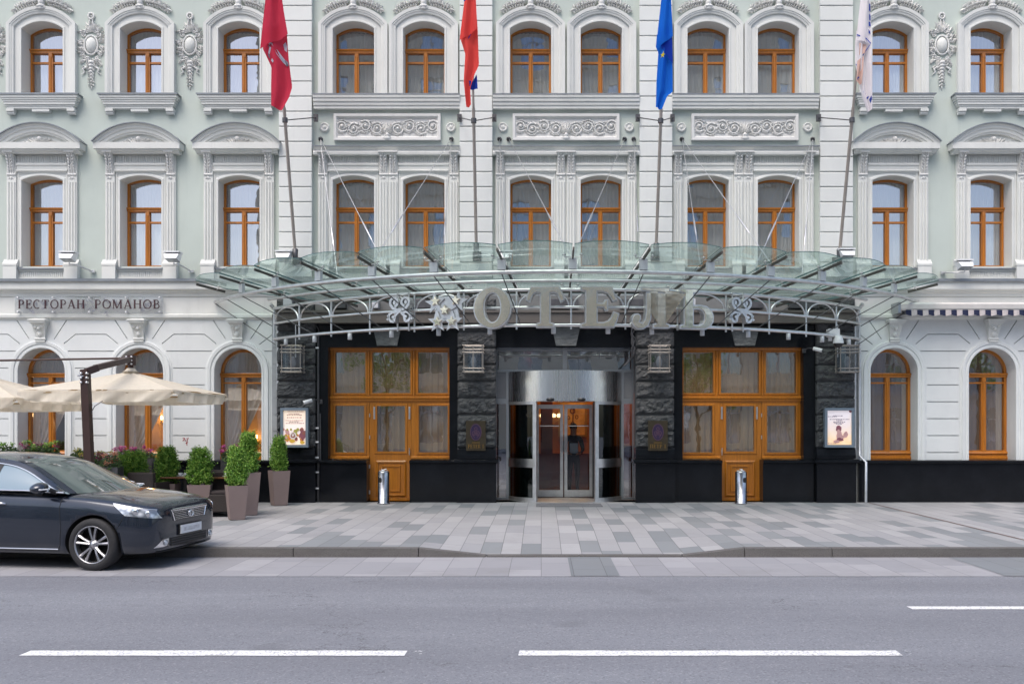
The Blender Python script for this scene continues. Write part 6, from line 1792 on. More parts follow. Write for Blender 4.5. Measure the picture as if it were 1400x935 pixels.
# lamps inside the restaurant and the lobby
def sconce(x, y, z, n, sp, lab, grp=None, r=.035):
    o = empty('wall_lamp', (x,y,z), 0, lab, 'lamp', grp)
    g = MB()
    for k in range(n):
        dx = (k-(n-1)/2)*sp; g.tube([(0,.0,-.10),(dx*.6,-.05,-.16),(dx,-.08,-.10),(dx,-.08,-.02)], .010, 6)
    g.lathe([(0,-.02),(.06,-.02),(.06,.05)], (0,.0,-.1), 10, axis='y'); g.build('bracket', M('brass', (.50,.32,.09), .3, 1., .1), o)
    for k in range(n):
        g = MB(); dx = (k-(n-1)/2)*sp; g.lathe([(0,-.03),(r*.7,-.03),(r,.01),(r*.85,.06),(0,.085)], (dx,-.08,0), 10); g.build('bulb', m['bulb_soft'] if n > 3 else m['bulb'], o)
def glow(x, y, z, e, r=.15):
    l = bpy.data.lights.new('lamp_light', 'POINT'); l.energy = e; l.color = (1,.62,.28); l.shadow_soft_size = r
    o = bpy.data.objects.new('lamp_light', l); col.objects.link(o); o.location = (x,y,z)
sconce(X(611,2.5)*0 + X(214,2.5), 2.9, Z(572,2.5), 3, .17, 'lit brass wall lamp inside the second arched window', 'lit lamps inside the restaurant'); glow(X(214,2.5), 2.4, Z(570,2.5), 20)
sconce(X(46,3.0), 3.0, Z(568,2.8), 3, .15, 'brass wall lamp with lit bulbs glowing inside the leftmost arched window', 'lit lamps inside the restaurant'); glow(X(46,2.5), 2.4, Z(568,2.5), 16)
sconce(X(352,3.0), 3.0, Z(598,3), 3, .17, 'brass wall lamp inside the third arched window', 'lit lamps inside the restaurant'); glow(X(350,2.2), 2.2, Z(590,2.2), 12)
sconce(X(1228,3.0), 3.0, Z(540,3), 3, .13, 'brass wall lamp inside the arched window right of the pastel poster', 'lit lamps inside the restaurant', r=.02); glow(X(1228,2.2), 2.4, Z(540,2.5), 5)
g = MB()                                              # wall pieces that carry those lamps
for a, b in ((180,240),(20,72),(326,375),(1205,1250)): g.box(X(a,3.0), X(b,3.0), 3.06, 3.16, .0, 4.5)
bpart(g, 'restaurant_wall', m['lobby'] if False else M('amber_panel', (.50,.27,.07), .5, 0, .2, 2))
sconce(X(749,5.4), 5.40, Z(569,5.4), 5, .165, 'row of five lit shades on the lobby wall seen through the revolving door', r=.075); 
glow(.2, 4.4, 3.3, 32, .3); glow(1.6, 4.2, 3.4, 24, .3)
o = empty('framed_picture', (X(783,5.3),5.45,Z(570,5.4)), 0, 'framed picture with a dark drawing on the orange lobby wall', 'picture')
g = MB(); x, z = X(783,5.4), Z(571,5.4); g.plate([rect(x-.42,x+.42,z-.55,z+.55), rect(x-.36,x+.36,z-.49,z+.49)], 5.40, 5.5); under(g, 'picture_frame', M('gilt_frame', (.45,.26,.07), .4, .6, .1), o)
g = MB(); g.box(x-.36,x+.36,5.46,5.49,z-.49,z+.49); under(g, 'picture_sheet', M('ochre_print', (.60,.34,.10), .6, 0, .3, 5), o)
g = MB()
for dx, dz, r in ((0,.2,.08),(-.12,.0,.05),(.12,.02,.05),(0,-.2,.07)): g.plate([circ(x+dx,z+dz,r,r*1.2,12), circ(x+dx,z+dz,r*.6,r*.8,12)], 5.452, 5.459)
g.plate([groove([(x,z-.35),(x+.02,z+.3)], .03)], 5.4525, 5.4595); under(g, 'drawing', m['lobby_dark'], o)

# ------------------------------------------------------------------ person inside the door
def person():
    x0, y0 = X(784,2.4), 2.4
    o = empty('person', (x0,y0,.006), 0, 'person in a dark suit standing behind the right glass door holding a blue folder', 'person')
    V = {'pel':(0,0,.95,.135),'wai':(0,.0,1.10,.125),'che':(0,-.01,1.32,.15),'shb':(0,0,1.45,.10),'nek':(0,-.01,1.53,.068),'hd0':(0,-.02,1.60,.085),'hd1':(0,-.02,1.68,.092),'hd2':(0,-.01,1.76,.07)}
    for s, n in ((-1,'l'),(1,'r')):
        V.update({n+'sh':(s*.18,0,1.43,.075),n+'el':(s*.25,.03,1.15,.05),n+'wr':(s*.19,-.17,1.05,.034),n+'ha':(s*.13,-.23,1.06,.036),
                  n+'hi':(s*.09,0,.88,.10),n+'kn':(s*.10,-.01,.50,.068),n+'an':(s*.10,.02,.10,.045),n+'to':(s*.12,-.13,.045,.042)})
    E = [('pel','wai'),('wai','che'),('che','shb'),('shb','nek'),('nek','hd0'),('hd0','hd1'),('hd1','hd2')]
    for n in 'lr': E += [('shb',n+'sh'),(n+'sh',n+'el'),(n+'el',n+'wr'),(n+'wr',n+'ha'),('pel',n+'hi'),(n+'hi',n+'kn'),(n+'kn',n+'an'),(n+'an',n+'to')]
    for s, n in ((-1,'l'),(1,'r')):                   # fingers
        for k, ln in enumerate((.055,.065,.06,.048)):
            V[n+'f%d' % k] = (s*.10-s*.012*k+s*.02, -.275-.006*k, 1.075-.018*k, .0095); V[n+'g%d' % k] = (s*.10-s*.012*k-s*.02, -.275-ln*.5, 1.07-.018*k, .0085)
            E += [(n+'ha',n+'f%d' % k),(n+'f%d' % k,n+'g%d' % k)]
        V[n+'th'] = (s*.10,-.235,1.115,.011); E.append((n+'ha',n+'th'))
    ks = list(V); me = bpy.data.meshes.new('body'); me.from_pydata([V[k][:3] for k in ks], [(ks.index(a), ks.index(b)) for a, b in E], [])
    t = bpy.data.objects.new('tmp', me); col.objects.link(t)
    md = t.modifiers.new('s','SKIN'); sk = me.skin_vertices[0].data
    for i, k in enumerate(ks): sk[i].radius = (V[k][3],)*2
    sk[0].use_root = True
    t.modifiers.new('u','SUBSURF').levels = 1
    dg = bpy.context.evaluated_depsgraph_get(); nm = bpy.data.meshes.new_from_object(t.evaluated_get(dg)); bpy.data.objects.remove(t)
    nm.materials.clear()
    for q in (M('dark_suit', (.012,.012,.016), .8), M('skin', (.42,.24,.17), .55), M('white_shirt', (.5,.55,.62), .7), M('black_shoe', (.01,.01,.01), .3)): nm.materials.append(q)
    for f in nm.polygons:
        c = f.center; f.use_smooth = True
        f.material_index = 1 if c.z > 1.52 or (c.y < -.20 and c.z > .8) else 3 if c.z < .09 else 2 if (abs(c.x) < .035 and 1.28 < c.z < 1.5 and c.y < -.05) else 0
    b = bpy.data.objects.new('body', nm); col.objects.link(b); b.parent = o
    g = MB(); bm = bmesh.new(); bmesh.ops.create_uvsphere(bm, u_segments=16, v_segments=10, radius=1)
    for v in bm.verts: v.co = Vector((v.co.x*.098, .012+v.co.y*.11, 1.715+v.co.z*.098 + (.03 if v.co.y < -.3 else 0)))
    g.bm(bm, 0, True); g.build('hair', M('dark_hair', (.02,.014,.01), .6), o)
    g = MB()
    g.lathe([(0,-.012),(.012,-.004),(.0,.012)], (0,-.118,1.655), 8)
    for s in (-1,1): g.dome(s*.035, 1.675, .014, .009, -.09, .012, 0, 8)
    g.box(-.025,.025,-.106,-.098,1.612,1.618); g.build('face', M('face_features', (.16,.075,.06), .5), b)
    f = empty('folder', (x0,y0-.29,1.06), 0, 'pale blue folder held by the person in the lobby', 'folder')
    g = MB(); g.bbox(-.10,.10,-.012,.012,.0,.26,.004); g.build('folder_cover', M('pale_blue_card', (.38,.50,.68), .6), f)
person()
# ------------------------------------------------------------------ parked saloon car
YAW = R(-8.5); SC = 1.035
d = 12.0
CARO = empty('parked_car', (X(130,d-D0)+.14, d-D0+.80*SC, ZR), YAW, 'dark blue grey saloon car parked at the kerb, nose to the right', 'car')
CARO.scale = (SC, SC, SC)
def carpaint():
    t = NT('dark_blue_grey_paint'); p = t.obj()
    fl = t.noise(p, 900, 1); du = t.noise(p, 2.2, 5, .7)
    c = t.mix(t.math('MULTIPLY', fl, .5), (.012,.018,.032), (.030,.040,.062))
    z = t.n('ShaderNodeSeparateXYZ', {0: p}).outputs[2]
    low = t.math('MULTIPLY', t.ramp(z, [(.20,1.),(.55,0.)]), t.ramp(du, [(.35,0.),(.7,.22)]))
    c = t.mix(low, c, (.13,.125,.12))
    t.pbr(c, .26, .45, None, **{'Coat Weight': 1., 'Coat Roughness': .04}); return t.m
m['paint'] = carpaint()
m['car_glass'] = NT('tinted_car_glass')
t = m['car_glass']; t.pbr((.075,.10,.095), .02, 0, None, **{'Specular IOR Level': .9, 'IOR': 1.75}); m['car_glass'] = t.m
t = NT('side_glass'); t.pbr((.17,.25,.30), .02, 0, None, **{'Specular IOR Level': .9, 'IOR': 1.8}); m['side_glass'] = t.m
m['car_chrome'] = M('car_chrome', (.75,.76,.78), .10, 1., .03)
m['car_black'] = M('car_black_trim', (.012,.012,.013), .5)
m['well'] = M('wheel_well', (.006,.006,.006), .9)
def interp(tab, x):
    for (a, va), (b, vb) in zip(tab, tab[1:]):
        if a >= x >= b:
            k = (a-x)/(a-b); k = k*k*(3-2*k)*.35 + k*.65
            return va+(vb-va)*k
    return tab[-1][1] if x < tab[-1][0] else tab[0][1]
#        x      w    zb    zmid  zs   zt
ST_ = [( .815,.46,.290,.47,.650,.715),( .802,.63,.235,.47,.725,.785),( .770,.735,.215,.47,.760,.820),( .715,.80,.205,.48,.785,.848),( .635,.845,.200,.49,.805,.872),( .50,.880,.195,.50,.830,.905),
       ( .20,.900,.190,.52,.850,.920),(-.05,.905,.185,.54,.885,.950),(-.30,.908,.185,.56,.912,.975),(-.55,.91,.185,.57,.930,.985),(-1.0,.912,.185,.58,.945,.985),(-1.6,.912,.185,.59,.955,.99),
       (-2.2,.912,.185,.60,.965,1.0),(-2.8,.908,.19,.61,.985,1.015),(-3.2,.90,.20,.62,.995,1.05),(-3.5,.875,.25,.62,.985,1.055),(-3.7,.82,.30,.62,.95,1.045),(-3.80,.72,.36,.62,.88,.98),(-3.85,.50,.42,.62,.80,.88)]
def section(w, zb, zm, zs, zt):
    return [(0,zb),(.6*w,zb),(.92*w,zb+.015),(.975*w,zb+.09),(.992*w,(zb+zm)/2+.03),(w,zm+.06),(.975*w,zs-.085),(.938*w,zs-.015),(.85*w,zs+(zt-zs)*.45),(.62*w,zt-.012),(.3*w,zt-.002),(0,zt)]
def nx(x): return x
HZ = {.20:.030,-.05:.025,-.30:.015}
ST_ = [(a,b,c,d_,e+HZ.get(a,0)*.4,f+HZ.get(a,0)) for a,b,c,d_,e,f in ST_]
bm = bmesh.new(); rings = []
for x, w_c, zb, zm, zs, zt in ST_:
    s_ = section(w_c, zb, zm, zs, zt); full = [(-y, z) for y, z in s_] + [(y, z) for y, z in s_[-2:0:-1]]
    # bow the section: the middle of the nose stands further forward
    rings.append([bm.verts.new((x, y, z)) for y, z in full])
n = len(rings[0])
for a, b in zip(rings, rings[1:]):
    for k in range(n): bm.faces.new((a[k], a[(k+1) % n], b[(k+1) % n], b[k]))
bm.faces.new(rings[0][::-1]); bm.faces.new(rings[-1])
bmesh.ops.recalc_face_normals(bm, faces=bm.faces)
# crisp character lines: shoulder and sill
cl = bm.edges.layers.float.get('crease_edge') or bm.edges.layers.float.new('crease_edge')
for a, b in zip(rings, rings[1:]):
    for k, cr in ((7,.45),(n-7,.45),(2,.5),(n-2,.5)):
        e = bm.edges.get((a[k % n], b[k % n]))
        if e: e[cl] = cr
me = bpy.data.meshes.new('car_body'); bm.to_mesh(me); bm.free()
me.materials.append(m['paint']); me.materials.append(m['well'])
body = bpy.data.objects.new('tmp_body', me); col.objects.link(body)
body.modifiers.new('s', 'SUBSURF').levels = 2
def cutter(x, s):
    g = MB(); n = 40; r = .378
    vs = [(x+r*math.cos(2*PI*i/n), yy, .335+r*1.0*math.sin(2*PI*i/n)) for yy in (s*.60, s*1.15) for i in range(n)]
    g.add(vs, [tuple(range(n)), tuple(range(n, 2*n))] + [(i, (i+1) % n, n+(i+1) % n, n+i) for i in range(n)])
    o = g.build('tmp_cut', [m['paint'], m['well']], recalc=True)
    for f in o.data.polygons: f.material_index = 1
    return o
cuts_ = [cutter(x, s) for x in (0, -2.775) for s in (-1, 1)]
for c in cuts_:
    b = body.modifiers.new('b', 'BOOLEAN'); b.operation = 'DIFFERENCE'; b.object = c; b.solver = 'EXACT'
dg = bpy.context.evaluated_depsgraph_get(); dg.update()
nm = bpy.data.meshes.new_from_object(body.evaluated_get(dg))
for c in cuts_: bpy.data.objects.remove(c)
bpy.data.objects.remove(body)
for f in nm.polygons: f.use_smooth = f.material_index == 0
nm.name = 'body'
bo = bpy.data.objects.new('body', nm); col.objects.link(bo); bo.parent = CARO
bm = bmesh.new(); bm.from_mesh(nm); tree = BVHTree.FromBMesh(bm); bm.free()
def hit(p, dr):
    h = tree.ray_cast(Vector(p), Vector(dr))
    return (h[0], h[1]) if h[0] else (Vector(p)+Vector(dr)*2, -Vector(dr))
def side(x, z, s=-1, off=.004):
    p, nn = hit((x, s*2, z), (0, -s, 0)); 
    return p + nn*off if nn.dot(Vector((0,s,0))) > 0 else p - nn*off
def front(y, z, off=.004):
    p, nn = hit((3, y, z), (-1, 0, 0)); return p + nn*off
def patch(g, fn2, cs, nu=10, nv=6, mi=0):             # bilinear patch of 4 corners mapped on the body
    def fn(u, v):
        a = [cs[0][i]+(cs[1][i]-cs[0][i])*u for i in (0,1)]; b = [cs[3][i]+(cs[2][i]-cs[3][i])*u for i in (0,1)]
        return fn2(a[0]+(b[0]-a[0])*v, a[1]+(b[1]-a[1])*v)
    g.grid(fn, nu, nv, mi)
def cp(mb, name, mt, parent=None): 
    o = mb.build(name, mt, parent or CARO); return o
# greenhouse
def spl(pts, n):
    out = []
    for i in range(len(pts)-1):
        p0, p1, p2, p3 = (Vector(pts[max(0,i-1)]), Vector(pts[i]), Vector(pts[i+1]), Vector(pts[min(len(pts)-1,i+2)]))
        for k in range(n):
            t = k/n; out.append(.5*((2*p1)+(p2-p0)*t+(2*p0-5*p1+4*p2-p3)*t*t+(3*p1-p0-3*p2+p3)*t**3))
    out.append(Vector(pts[-1])); return out
rail = spl([(-.40,.77,.965),(-.72,.70,1.14),(-1.08,.625,1.315),(-1.40,.59,1.395),(-1.90,.575,1.425),(-2.40,.58,1.40),(-2.80,.615,1.30),(-3.12,.68,1.14),(-3.30,.72,1.05)], 6)
cen = spl([(-.12,.0,.975),(-.50,.0,1.17),(-.92,.0,1.37),(-1.32,.0,1.455),(-1.85,.0,1.485),(-2.40,.0,1.455),(-2.85,.0,1.34),(-3.22,.0,1.16),(-3.42,.0,1.055)], 6)
belt = [Vector((p.x, .852 - .05*(1-min(1,abs(p.x+1.8)/1.5))*0 - (.0), interp([(9,.985),(-.4,.985),(-1,1.01),(-2,1.02),(-3.3,1.04),(-9,1.04)], p.x))) for p in rail]
N_ = len(rail); iA, iB = 16, 33                        # windscreen | roof | rear window
def strip(g, i0, i1, bulge, off=.0, t0=0., t1=1., mi=0, s_both=True):
    rows = []
    for i in range(i0, i1+1):
        row = []
        for k in range(-8, 9):
            u = k/8; a = cen[i]; b = rail[i]
            w = 1-abs(u)
            e = abs(u)*t1
            p = Vector((a.x+(b.x-a.x)*e**1.9, b.y*u*t1, a.z+(b.z-a.z)*e**2.1))
            row.append(p)
        rows.append(row)
    nu = 17; vs = [p for r_ in rows for p in r_]
    g.add(vs, [(j*nu+k, j*nu+k+1, (j+1)*nu+k+1, (j+1)*nu+k) for j in range(len(rows)-1) for k in range(nu-1)], mi, True)
g = MB(); strip(g, 0, iA, 0); cp(g, 'windscreen', m['car_glass'])
g = MB(); strip(g, iA, iB, 0); cp(g, 'roof', m['paint'])
g = MB(); strip(g, iB, N_-1, 0); cp(g, 'rear_window', m['car_glass'])
for s in (-1, 1):
    def side_fn(i, t, off=0):                         # t 0 at the roof rail, 1 at the belt
        a, b = rail[i], belt[i]
        bl = math.sin(PI*t)*.03
        return Vector((a.x, s*(a.y+(b.y-a.y)*t**.9+bl+off), a.z+(b.z-a.z)*t))
    g = MB(); vs = [side_fn(i, k/6) for i in range(N_) for k in range(7)]
    g.add(vs, [(i*7+k, i*7+k+1, i*7+k+8, i*7+k+7) for i in range(N_-1) for k in range(6)], 0, True)
    cp(g, 'side_glass', m['side_glass'])
    # painted roof rail and pillars, laid just proud of the glass
    g = MB()
    for i in range(N_-1):
        wa = lambda j: .055 if j < 34 else .055+.16*((j-34)/(N_-35))
        q = []
        for j in (i, i+1):
            ln = max(.001, (rail[j]-belt[j]).length); tw = min(1, wa(j)/ln)
            q.append([side_fn(j, tw*k/3, .006) for k in range(4)])
        for k in range(3): g.add([q[0][k], q[0][k+1], q[1][k+1], q[1][k]], [(0,1,2,3)], 0, True)
        # windscreen side of the pillar
        inn = []
        for j in (i, i+1):
            b = rail[j]; a = cen[j]; e = .90
            inn.append((Vector((a.x+(b.x-a.x)*e**1.9, s*b.y*e, a.z+(b.z-a.z)*e**2.1+.006)), Vector((b.x, s*(b.y+.006), b.z+.006))))
        if i < iA or i >= iB: g.add([inn[0][0], inn[0][1], inn[1][1], inn[1][0]], [(0,1,2,3)], 0, True)
    cp(g, 'pillar', m['paint'])
    g = MB()
    for xb in (-1.48, -2.62):                         # black door posts
        j = min(range(N_), key=lambda q: abs(rail[q].x-xb)); w_b = .045
        vs = []
        for k in range(7):
            for dx in (-w_b, w_b): vs.append(side_fn(j, k/6, .005) + Vector((dx - .10*(1-k/6)*0, 0, 0)))
        g.add(vs, [(2*k, 2*k+1, 2*k+3, 2*k+2) for k in range(6)], 0, True)
    cp(g, 'door_post', m['car_black'])
    g = MB()
    g.tube([side_fn(j, min(1, (.068 if j < 34 else .068+.14*((j-34)/(N_-35)))/max(.02,(rail[j]-belt[j]).length)), .010) for j in range(3, N_-5)], .011, 6)
    g.tube([Vector((b.x, s*(b.y+.030), b.z+.004)) for b in belt[0:N_-5]], .012, 6)
    cp(g, 'window_chrome', m['car_chrome'])
    # door seams, handles, sill strip
    g = MB()
    for line in ([(-.44,.955),(-.46,.80),(-.43,.55),(-.45,.32),(-.50,.245)], [(-1.50,.985),(-1.53,.6),(-1.50,.25)], [(-2.62,1.0),(-2.55,.75),(-2.30,.55),(-2.28,.26)], [(-.5,.245),(-1.5,.245),(-2.28,.25)], [(.42,.70),(.36,.58),(.30,.50)]):
        pl = []
        for a, b in zip(line, line[1:]):
            for k in range(8): pl.append(side(a[0]+(b[0]-a[0])*k/8, a[1]+(b[1]-a[1])*k/8, s, .0005))
        g.tube(pl, .0045, 5)
    cp(g, 'door_seam', m['car_black'])
    for xh in (-1.34, -2.44):
        g = MB(); p0, p1 = side(xh-.09,.845,s,.03), side(xh+.09,.84,s,.03); g.tube([side(xh-.11,.845,s,.0), p0, p1, side(xh+.11,.84,s,.0)], [.012,.016,.016,.012], 8); cp(g, 'door_handle', m['car_chrome'])
    g = MB(); g.tube([side(-.48-(1.85*k/16), .268, s, .006) for k in range(17)], .010, 6); cp(g, 'sill_trim', m['car_chrome'])
    # mirror
    mb = bmesh.new(); bmesh.ops.create_uvsphere(mb, u_segments=20, v_segments=12, radius=1)
    for v in mb.verts:
        x, y, z = v.co
        v.co = (-.65+.10*x*(1-.15*y*s) - .0, s*(1.005+.125*y*s*s), 1.055+.07*z+(.012*y*s))
    g = MB(); g.bm(mb, 0, True); mi_ = cp(g, 'wing_mirror', m['paint'])
    if s > 0: mi_.location = (-.16, -.06, -.03)
    g = MB(); g.tube([(-.52, s*.86, .985), (-.56, s*.93, 1.03)], .03, 8); g.build('mirror_foot', m['car_black'], mi_)
    g = MB(); g.tube([(-.65+.103*math.sqrt(max(0,1-((yy-1.005)/.125)**2)), s*yy, 1.04) for yy in [.96,.99,1.02,1.05,1.08,1.105]], .010, 6); g.build('turn_signal', M('clear_lens', (.75,.76,.78), .15), mi_)
    # headlight
    g = MB(); patch(g, lambda x, z: side(x, z, s, .006), [(.25,.850),(.755,.765),(.795,.660),(.43,.705)], 16, 8)
    def hl():
        t = NT('headlamp_lens'); p = t.obj(); n1 = t.n('ShaderNodeTexVoronoi', {'Vector': t.scale(p, (1,1,1.6)), 'Scale': 11.}).outputs['Distance']
        t.pbr(t.ramp(n1, [(.15,(.92,.94,.98)),(.45,(.45,.49,.55)),(.75,(.16,.18,.21))]), .08, .35, None, **{'Coat Weight': 1., 'Coat Roughness': .02}); return t.m
    if s == -1: m['hl'] = hl()
    h_ = cp(g, 'headlight', m['hl'])
    g = MB()
    for x, z, r in ((.55,.752,.045),(.69,.722,.042)):
        c = side(x, z, s, .004); bm2 = bmesh.new(); bmesh.ops.create_uvsphere(bm2, u_segments=14, v_segments=8, radius=r)
        for v in bm2.verts: v.co = c + Vector((v.co.x, v.co.y*.35, v.co.z))
        g.bm(bm2, 0, True)
    g.build('projector_lens', m['car_chrome'], h_)
    g = MB(); g.tube([side(.25+.505*k/10, .852-.085*k/10, s, .007) for k in range(11)], .006, 5); g.build('headlight_rim', m['car_chrome'], h_)
    # fog lamp
    g = MB(); patch(g, lambda y, z: front(s*y, z, .006), [(.50,.385),(.62,.385),(.735,.285),(.50,.290)], 10, 6); f_ = cp(g, 'fog_lamp', m['car_chrome'])
    c = front(s*.56, .335, .012); g = MB(); bm2 = bmesh.new(); bmesh.ops.create_uvsphere(bm2, u_segments=14, v_segments=8, radius=.04)
    for v in bm2.verts: v.co = c + Vector((v.co.x*.4, v.co.y, v.co.z))
    g.bm(bm2, 0, True); g.build('fog_lens', m['hl'], f_)
# grille, badge, plate, lower intake
g = MB(); patch(g, lambda y, z: front(y, z, .004), [(-.41,.728),(.41,.728),(.36,.605),(-.36,.605)], 24, 8); gr = cp(g, 'grille', m['car_black'])
g = MB()
for k in range(5):
    z = .710-.0225*k; hw_ = .395-.010*k
    g.tube([front(-hw_+2*hw_*i/20, z, .012) for i in range(21)], .0075, 6)
g.build('grille_bar', m['car_chrome'], gr)
g = MB()
pl = [front(-.43+.86*i/24, .740, .012) for i in range(25)]; g.tube(pl, [.022]*25, 8)
for s in (-1, 1): g.tube([front(s*(.43-.06*t), .740-.135*t, .010) for t in (0,.25,.5,.75,1)], .012, 6)
g.build('grille_surround', m['car_chrome'], gr)
c = front(0, .667, .03); g = MB()
g.tube([c+Vector((0,.068*math.cos(a)*.9,.043*math.sin(a))) for a in [2*PI*i/24 for i in range(24)]], .009, 6, True)
g.tube([c+Vector((.004,.026*math.cos(a),.046*math.sin(a))) for a in [2*PI*i/20 for i in range(20)]], .008, 6, True)
g.tube([c+Vector((.004,.055*math.cos(a),.016+.020*math.sin(a))) for a in [2*PI*i/20 for i in range(20)]], .007, 6, True)
g.build('badge', m['car_chrome'], gr)
c = front(0, .48, .02)
g = MB(); g.bbox(c.x-.0, c.x+.018, -.26, .26, .415, .527, .004); pl_ = cp(g, 'number_plate', M('plate_white', (.66,.68,.70), .4))
g = MB(); g.box(c.x+.018, c.x+.0195, -.20, .20, .445, .495); g.build('plate_blur', M('plate_smudge', (.52,.53,.55), .5, 0, .25, 14), pl_)
g = MB(); g.box(c.x-.05, c.x, -.28, .28, .40, .54); g.build('plate_holder', m['car_black'], pl_)
g = MB(); patch(g, lambda y, z: front(y, z, .004), [(-.46,.385),(.46,.385),(.44,.275),(-.44,.275)], 20, 6); li = cp(g, 'lower_intake', m['car_black'])
g = MB()
for k in range(3): g.tube([front(-.44+.88*i/16, .365-.032*k, .010) for i in range(17)], .006, 5)
g.build('intake_bar', M('dark_grey_trim', (.06,.06,.065), .5), li)
g = MB(); patch(g, lambda y, z: front(y, z, .010), [(-.70,.238),(.70,.238),(.66,.222),(-.66,.222)], 24, 2); cp(g, 'front_lip', m['car_black'])
# tail lamps
for s in (-1, 1):
    g = MB(); patch(g, lambda x, z: side(x, z, s, .006), [(-3.35,.93),(-3.74,.93),(-3.76,.72),(-3.45,.74)], 10, 6); cp(g, 'tail_light', M('tail_lens', (.30,.012,.012), .15))
g = MB(); g.box(-3.86,-3.84,-.26,.26,.66,.77); cp(g, 'number_plate', M('plate_white', (.66,.68,.70), .4))
# wheels
def wheel(x, s):
    cx, cy, cz = x, s*.80, .334
    o = empty('wheel', (cx, cy, cz)); o.parent = CARO
    for k in ('label','category','group'):
        if k in o: del o[k]
    R_ = .334
    g = MB(); pr = [(.236,.10),(.248,.114),(.275,.118),(.305,.112),(R_-.008,.092),(R_,.07),(R_,-.07),(R_-.008,-.092),(.30,-.112),(.248,-.115),(.236,-.10)]
    g.lathe(pr, (0,0,0), 56, axis='y', caps=False)
    g.build('tyre', m['rubber'], o)
    g = MB()
    f = s                                              # outer face direction along y
    g.lathe([(.243,f*.105),(.239,f*.112),(.229,f*.106),(.224,f*.085),(.226,-f*.09)], (0,0,0), 48, axis='y', caps=False)
    for k in range(5):
        for da in (-.215, .215):
            a = 2*PI*k/5 + PI/2 + da; a0 = 2*PI*k/5 + PI/2 + da*.65
            p0 = Vector((.045*math.cos(a0), 0, .045*math.sin(a0))); p1 = Vector((.233*math.cos(a), 0, .233*math.sin(a)))
            t = (p1-p0).normalized(); n_ = Vector((-t.z, 0, t.x))
            vs = []
            for p, w0, yo, yi in ((p0,.015,.082,.05),(p0.lerp(p1,.5),.0135,.100,.06),(p1,.018,.100,.06)):
                vs += [p-n_*w0+Vector((0,f*(yo-.012),0)), p+Vector((0,f*yo,0)), p+n_*w0+Vector((0,f*(yo-.012),0)), p+n_*w0+Vector((0,f*yi,0)), p-n_*w0+Vector((0,f*yi,0))]
            g.add(vs, [(j*5+q, j*5+(q+1) % 5, j*5+5+(q+1) % 5, j*5+5+q) for j in range(2) for q in range(5)])
    g.lathe([(0,f*.094),(.030,f*.092),(.036,f*.080),(.062,f*.075),(.066,f*.05)], (0,0,0), 20, axis='y')
    g.build('rim', m['rimm'], o)
    g = MB(); g.lathe([(.226,f*.02),(.15,f*.02),(.0,f*.02)], (0,0,0), 32, axis='y'); g.build('brake_disc', m['well'], o)
    g = MB()
    for k in range(5):
        a = 2*PI*k/5; g.lathe([(0,f*.081),(.008,f*.081),(.008,f*.06)], (.05*math.cos(a),0,.05*math.sin(a)), 8, axis='y')
    g.build('wheel_nut', m['dark_metal'], o)
m['rimm'] = M('alloy_rim', (.46,.46,.48), .32, .9, .08, 8)
for x in (0, -2.775):
    for s in (-1, 1): wheel(x, s)
# inner wheel wells and floor so nothing shows through
g = MB(); g.box(-3.5, .42, -.60, .60, .20, .60); cp(g, 'underbody', m['well'])
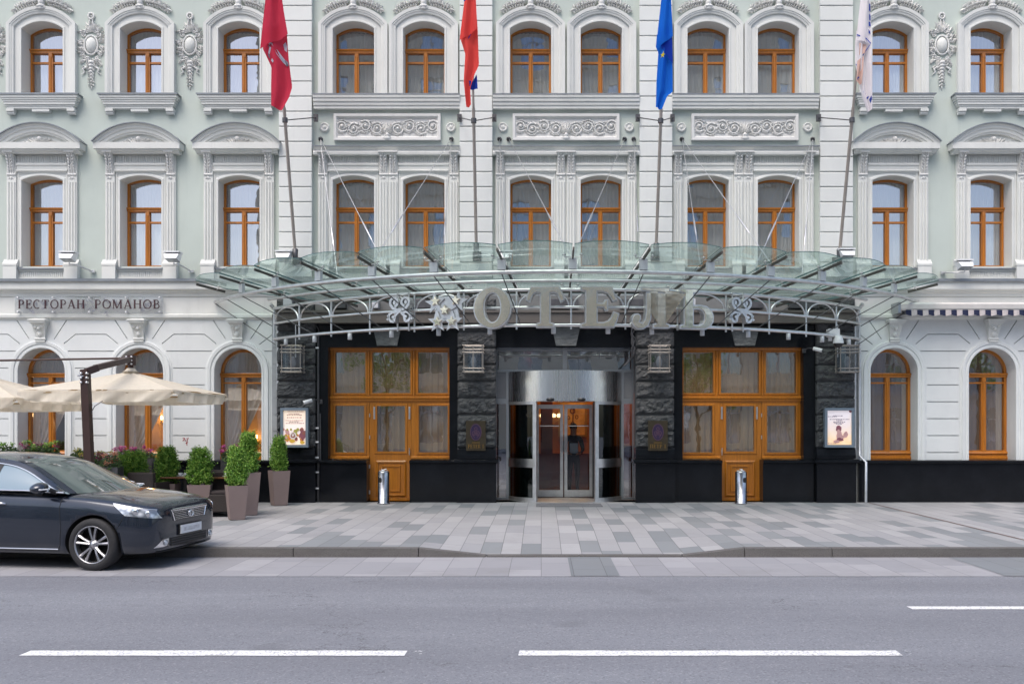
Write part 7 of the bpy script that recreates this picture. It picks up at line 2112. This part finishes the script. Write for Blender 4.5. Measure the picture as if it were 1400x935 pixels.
# ------------------------------------------------------------------ the other side of the street, seen mirrored in the glass
def opposite(x0, x1, y, h, floors, bays, mt, lab, ground):
    o = empty('street_building', ((x0+x1)/2, y-3, 0), 0, lab, 'building')
    g = MB(); fh = h/floors; bw = (x1-x0)/bays; holes = []
    for f in range(floors):
        for b in range(bays):
            c = x0+bw*(b+.5); z0 = f*fh+(.9 if f else .5)
            holes.append(rect(c-bw*.23, c+bw*.23, z0, f*fh+fh*.80))
    g.plate([rect(x0, x1, 0, h)]+holes, y-.4, y)
    g.box(x0, x1, y-6, y-5.8, 0, h); g.box(x0, x1, y-6, y+.0, h, h+.2); g.box(x0,x0+.2,y-6,y-.4,0,h); g.box(x1-.2,x1,y-6,y-.4,0,h)
    for f in range(1, floors): g.box(x0, x1, y, y+.14, f*fh+.02, f*fh+.24)
    g.box(x0-.2, x1+.2, y, y+.6, h-.5, h+.1)
    under(g, 'facade', mt, o)
    g = MB()
    for r_ in holes:
        a, c = r_[0], r_[2]; g.plate([[(a[0],a[1]),(c[0],a[1]),(c[0],c[1]),(a[0],c[1])]], y-.3, y-.28)
    w_ = under(g, 'windows', M('far_window', (.45,.52,.60), .06, .75, .1), o)
    g = MB()
    for r_ in holes:
        a, c = r_[0], r_[2]; xm = (a[0]+c[0])/2
        g.box(xm-.05, xm+.05, y-.28, y-.2, a[1], c[1]); g.box(a[0], c[0], y-.279, y-.2, a[1]+(c[1]-a[1])*.66, a[1]+(c[1]-a[1])*.66+.1)
    g.build('window_bars', M('far_frame', (.55,.52,.48), .6), w_)
mb1 = M('beige_render', (.74,.63,.48), .8, 0, .12, .5, obj=False); mb2 = M('grey_render', (.40,.41,.42), .8, 0, .12, .5, obj=False); mb3 = M('pale_render', (.50,.47,.42), .8, 0, .12, .5, obj=False)
opposite(-20, 22, -42, 31, 7, 12, mb1, 'beige office building across the street, mirrored in the hotel windows', 1)
opposite(-50, -21, -41, 10, 3, 9, mb3, 'low pale building across the street at the left, mirrored in the hotel windows', 1)
opposite(23, 52, -41, 11, 3, 9, mb2, 'low grey building across the street at the right, mirrored in the hotel windows', 1)
def street_tree(x, y, h, seed, lab):
    o = empty('street_tree', (x,y,0), 0, lab, 'tree', 'street trees across the road'); rr = random.Random(seed)
    g = MB(); g.tube([(0,0,-.05),(.05,0,h*.25),(-.05,.1,h*.5),(0,0,h*.8)], [.16,.12,.08,.03], 8)
    for k in range(7):
        a = k*2.4; z = h*(.3+.07*k); g.tube([(0,0,z),(.6*math.cos(a),.6*math.sin(a),z+.6),(1.3*math.cos(a),1.3*math.sin(a),z+1.1)], [.06,.04,.015], 5)
    g.build('trunk', m['stem'], o)
    g = MB()
    cs = [(rr.gauss(0,.9), rr.gauss(0,.9), h*rr.uniform(.42,1.0), rr.uniform(.45,.9)) for _ in range(26)]
    for i in range(5200):
        c = cs[rr.randrange(26)]; v = Vector((rr.gauss(0,1), rr.gauss(0,1), rr.gauss(0,1))).normalized()*c[3]*rr.random()**.4
        quadleaf(g, Vector(c[:3])+v, Vector((rr.gauss(0,.6), rr.gauss(0,.6), .8)), .16, .10, rr)
    g.build('crown', m['box'], o)
street_tree(-9.5, -34, 7.5, 1, 'leafy street tree across the road, mirrored in the left shopfront window')
street_tree(9.6, -34, 7.0, 2, 'leafy street tree across the road, mirrored in the right shopfront window')
street_tree(-27, -34, 10, 3, 'tall leafy street tree far left across the road')
street_tree(27, -34, 10.5, 4, 'tall leafy street tree far right across the road')
